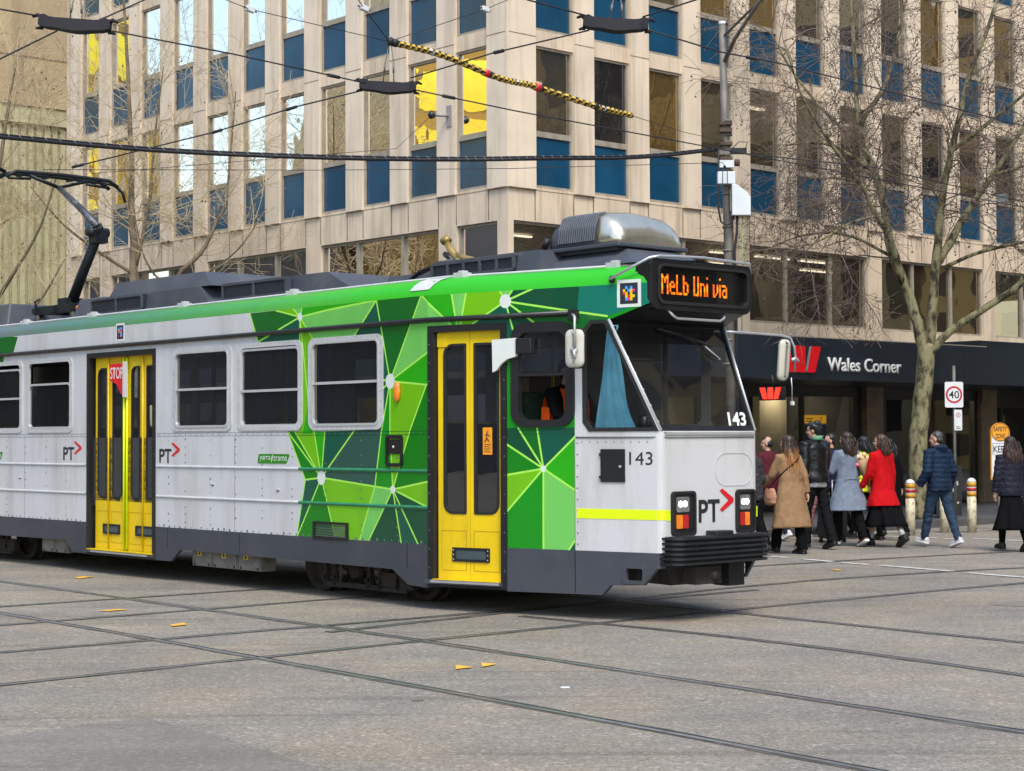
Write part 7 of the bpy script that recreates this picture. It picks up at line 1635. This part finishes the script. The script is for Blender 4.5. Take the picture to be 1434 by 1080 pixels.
# man in the black leather jacket
P = person('tall young man with fluffy black hair in a black leather jacket', (4.58, 26.75, 0), away(10), 1.86, legs=((12, 8), (-12, 6)), arms=((-6, 8, 16), (8, 8, 16)), lean=2, yaw=22, pitch=6, sex='m')
trousers(P, DNM, 1.25, 1.02, amp=.012); shoes(P, SHOEK); coat(P, GREYK, [(-.10, 0, .130, .180), (.0, 0, .128, .176), (.1, 0, .11, .15)], (.03, .03, .03), name='shirt', collar=False, sleeve_end=.2); coat(P, LEATH, std_rings(1.14, -.03, .15, .205), (.082, .072, .06), disp=folds(.008, 9, 11, 3.0)); hair(P, BLKH, 'fluffy')
b = MB(); b.tube([P['T'](-.055, 0, .545), P['T'](-.05, .0, .60)], [.088, .078], mat('green_collar', (.10, .28, .15), .7), 16); b.build('hoodie_collar', P['root'])

# woman in the grey coat
P = person('woman with long dark hair in a flared grey-blue wool coat', (5.19, 27.45, 0), away(-2), 1.72, legs=((18, 10), (-16, 10)), arms=((10, 16, 72), (4, 12, 55)), lean=2, yaw=16)
trousers(P, BLK, 1.5, 1.05); shoes(P, BROWNS, SOLEW); coat(P, GREYW, [(-.40, .0, .275, .36), (-.30, .0, .245, .32), (-.14, .0, .195, .255), (.0, .0, .155, .205), (.10, 0, .135, .18), (.24, 0, .13, .172), (.36, .005, .135, .185), (.44, 0, .125, .198), (.50, -.005, .095, .155), (.54, -.008, .075, .085)], (.066, .060, .056)); hair(P, DKH, 'long', .27, 1.22, 4.0)
b = MB(); b.tube([P['T'](-.13, .14, .085), P['T'](-.155, .0, .085), P['T'](-.13, -.14, .085)], [.006] * 3, GREYW, 6); b.build('coat_seam', P['root'])

# woman in red with a bouquet
P = person('woman with shoulder-length brown hair in a red coat and black skirt', (5.70, 27.3, 0), away(4), 1.70, legs=((16, 6), (-18, 16)), arms=((6, 10, 30), (-4, 8, 14)), lean=3, yaw=30)
coat(P, REDW, [(-.30, .0, .225, .285), (-.20, .0, .195, .255), (-.06, .0, .15, .205), (.06, 0, .135, .18), (.2, 0, .122, .165), (.34, .005, .13, .18), (.44, 0, .122, .195), (.50, -.005, .095, .155), (.54, -.008, .075, .085)], (.064, .056, .048)); skirt(P, BLK, .02, -.62, .33, .30, -.03, 9, .03); socks(P, fabric('striped_sock', (.42, .40, .38)), .03, .17); shoes(P, SHOEK, SHOEK, 1.1); hair(P, BRNH, 'long', .19, 1.15, 6.0)
fb = empty('bouquet', tuple(P['root'].location), P['root'].rotation_euler.z, 'flower bouquet in brown paper held by the woman in red', 'flowers'); T = P['T']; KRAFT = mat('kraft_paper', (.40, .25, .12), .7, var=.1, scale=10)
b = MB(); c0, c1 = T(.19, .10, .0), T(.26, .17, .42); ax = (c1 - c0).normalized(); e1 = ax.orthogonal().normalized(); e2 = ax.cross(e1)
b.loft([[tuple(c0.lerp(c1, t) + (e1 * math.cos(6.2832 * i / 16) + e2 * math.sin(6.2832 * i / 16)) * (r + .006 * math.sin(i * 2.4))) for i in range(16)] for t, r in ((0, .022), (.3, .045), (.7, .085), (1.0, .11))], KRAFT); b.build('paper_wrap', fb)
b = MB(); rr_ = random.Random(2); CREAM = mat('cream_petal', (.72, .52, .32), .7, var=.15, scale=20); PINKF = mat('pink_petal', (.72, .16, .30), .7, var=.2, scale=20)
for i in range(16): p = c1 + ax * rr_.uniform(.0, .07) + e1 * rr_.uniform(-.09, .09) + e2 * rr_.uniform(-.09, .09); b.sphere(p, rr_.uniform(.025, .045), CREAM, 8, 6)
for i in range(4): p = c1 - ax * .06 + e1 * rr_.uniform(-.09, .09) + e2 * rr_.uniform(.05, .11); b.sphere(p, .03, PINKF, 8, 6)
b.build('blossoms', fb)

# man in the blue puffer jacket
P = person('man with short grey hair in a blue puffer jacket and jeans', (6.53, 27.1, 0), away(8), 1.72, legs=((19, 5), (-15, 8)), arms=((-8, 14, 42), (-14, 14, 40)), lean=4, yaw=18, sex='m')
trousers(P, DEN, .92, 1.06, amp=.014); shoes(P, SNK, SOLEW, 1.05); coat(P, NAVYP, std_rings(1.10, -.10, .155, .205, 1.1), (.082, .074, .064), disp=quilt(.011, .075, .008), hood=True); hair(P, GRYH, 'short')

# woman in the navy quilted jacket at the right
P = person('woman with dark wavy hair in a dark quilted jacket and long black skirt', (7.34, 26.1, 0), away(-14), 1.64, legs=((14, 8), (-14, 14)), arms=((-4, 12, 10), (8, 10, 20)), lean=2, yaw=-4)
coat(P, DKNV, std_rings(1.08, -.10, .15, .205, 1.05), (.074, .066, .056), disp=quilt(.009, .085, .008, 3.0)); skirt(P, BLK, .0, -.62, .27, .31, -.02, 8, .022)
b = MB()
for sd_ in (1, -1):
    hp, kn, an, _ = P['J'][sd_]; b.tube([kn, kn.lerp(an, .4), an], [.058, .058, .044], BLK, 10)
b.build('stockings', P['root']); shoes(P, SHOEK); hair(P, DKH, 'long', .30, 1.25, 8.0)

# people further back
P = person('balding man in a maroon jumper beyond the tram front', (4.18, 28.9, 0), away(12), 1.66, arms=((4, 10, 40), (-8, 10, 20)), yaw=28, sex='m', lean=2)
trousers(P, NAVC); shoes(P, SNK, SOLEW); coat(P, MARO, std_rings(1.08, -.08, .145, .195, 1.1), (.072, .062, .05)); hair(P, BLKH, 'balding')
P = person('woman in a dark speckled fleece half hidden by the tram front', (3.42, 25.6, 0), away(0), 1.60, arms=((6, 16, 60), (0, 16, 60)), lean=6)
trousers(P, BLK, 1.2, 1.1); shoes(P, SHOEK); coat(P, FLEECE, std_rings(1.2, -.12, .165, .22, 1.15), (.09, .08, .07), disp=folds(.016, 26, 26, 1.0)); hair(P, DKH, 'long', .34, 1.15, 9.0)
P = person('person in dark blue clothes with a black suitcase between two pedestrians', (5.42, 30.0, 0), away(24), 1.70, arms=((-10, 14, 10), (10, 10, 30)), yaw=30, sex='m')
trousers(P, BLK); shoes(P, SHOEK); coat(P, NAVC, std_rings(1.12, -.12, .15, .205, 1.1), (.074, .064, .052)); hair(P, BLKH, 'short')
P = person('person in a bright lime puffer jacket behind the grey coat', (5.80, 29.2, 0), away(4), 1.66, yaw=10)
trousers(P, BLK, 1.1); shoes(P, SHOEK); coat(P, LIMEP, std_rings(1.12, -.14, .155, .205, 1.1), (.078, .07, .06), disp=quilt(.014, .07, .004)); hair(P, BLKH, 'long', .16, 1.0, 3.3)
P = person('person in pale pink trousers and white sneakers behind the leather jacket', (4.95, 28.6, 0), away(4), 1.58, legs=((16, 6), (-18, 16)))
trousers(P, PINK, .9, .9); shoes(P, SNK, SOLEW); coat(P, NAVC, std_rings(1.05, -.08), (.068, .06, .05)); hair(P, BLKH, 'short')
P = person('person in black walking close behind the woman in red', (6.14, 28.9, 0), away(2), 1.62, arms=((8, 10, 20), (-10, 10, 10)), legs=((12, 6), (-14, 14)))
trousers(P, BLK, 1.2, 1.1); shoes(P, SHOEK); coat(P, BLK, std_rings(1.1, -.34, .17, .235, 1.1), (.07, .062, .052)); hair(P, BLKH, 'long', .2, 1.0, 5.3)

sc_ = empty('suitcase', (5.13, 28.45, 0), away(10), 'black wheeled suitcase standing between the leather jacket and the grey coat', 'suitcase'); CASE = mat('case_black', (.012, .012, .014), .4, var=.2, bump=.1, bscale=40)
b = MB(); b.box((-.13, -.22, .07), (.13, .22, .70), CASE); b.build('shell', sc_, bevel=.035)
b = MB()
for y in (-.17, .17):
    for x in (-.09, .09): b.tube([(x, y - .015, .035), (x, y + .015, .035)], .035, RUB, 10)
b.pieces('wheel', sc_)
b = MB(); b.tube([(-.10, -.10, .70), (-.10, -.10, 1.0), (-.10, .10, 1.0), (-.10, .10, .70)], .011, ALU, 8); b.tube([(.131, .12, .58), (.136, .12, .58)], .03, ORNG, 10); b.build('handle', sc_)

# the driver at the cab window
P = person('tram driver in an orange hi-vis vest seated behind the cab window', tuple(Vector((.161, 18.469, 0)) + Matrix.Rotation(-.8411, 3, 'Z') @ Vector((1.12, -.52, 1.08))), -.8411, 1.72, legs=((84, 86), (82, 84)), arms=((30, 18, 50), (34, 14, 48)), lean=2, yaw=4, sex='m', group=None)
HIVIS = fabric('hi_vis_orange', (.85, .10, .008), .6); REFL = mat('reflective_tape', (.5, .5, .5), .3)
trousers(P, BLK); shoes(P, SHOEK); coat(P, BLK, std_rings(1.05, -.04, .14, .19), (.07, .06, .05))
b = MB(); T = P['T']
for sd_ in (-1, 1):
    for x, k in ((1, 1), (-1, 1)): b.loft([[tuple(T(x * xx, sd_ * ya, z)), tuple(T(x * xx, sd_ * yb, z)), tuple(T(x * (xx + .008), sd_ * yb, z)), tuple(T(x * (xx + .008), sd_ * ya, z))] for z, xx, ya, yb in ((.02, .145, .03, .17), (.15, .135, .03, .165), (.30, .14, .05, .17), (.42, .135, .07, .165), (.52, .07, .08, .15))], HIVIS, False)
    b.loft([[tuple(T(xx, sd_ * .212, z)), tuple(T(-xx, sd_ * .212, z)), tuple(T(-xx, sd_ * .220, z)), tuple(T(xx, sd_ * .220, z))] for z, xx in ((.02, .12), (.2, .11), (.33, .08))], HIVIS, False)
    b.loft([[tuple(T(.05, sd_ * .26, z)), tuple(T(-.06, sd_ * .26, z)), tuple(T(-.06, sd_ * .268, z)), tuple(T(.05, sd_ * .268, z))] for z in (.16, .34)], HIVIS, False)
b.build('hi_vis_vest', P['root']); hair(P, BLKH, 'short')
b = MB(); b.box((-.28, -.24, .78), (.22, .24, .86), SEAT); b.box((-.36, -.24, .86), (-.27, .24, 1.45), SEAT)
ds = b.build('driver_seat', tram, bevel=.02); ds.location = (1.08, -.52, .70)
b = MB(); b.tube([(0, 0, .2), (0, 0, .80)], .06, STEELD, 8); b.build('pedestal', ds);
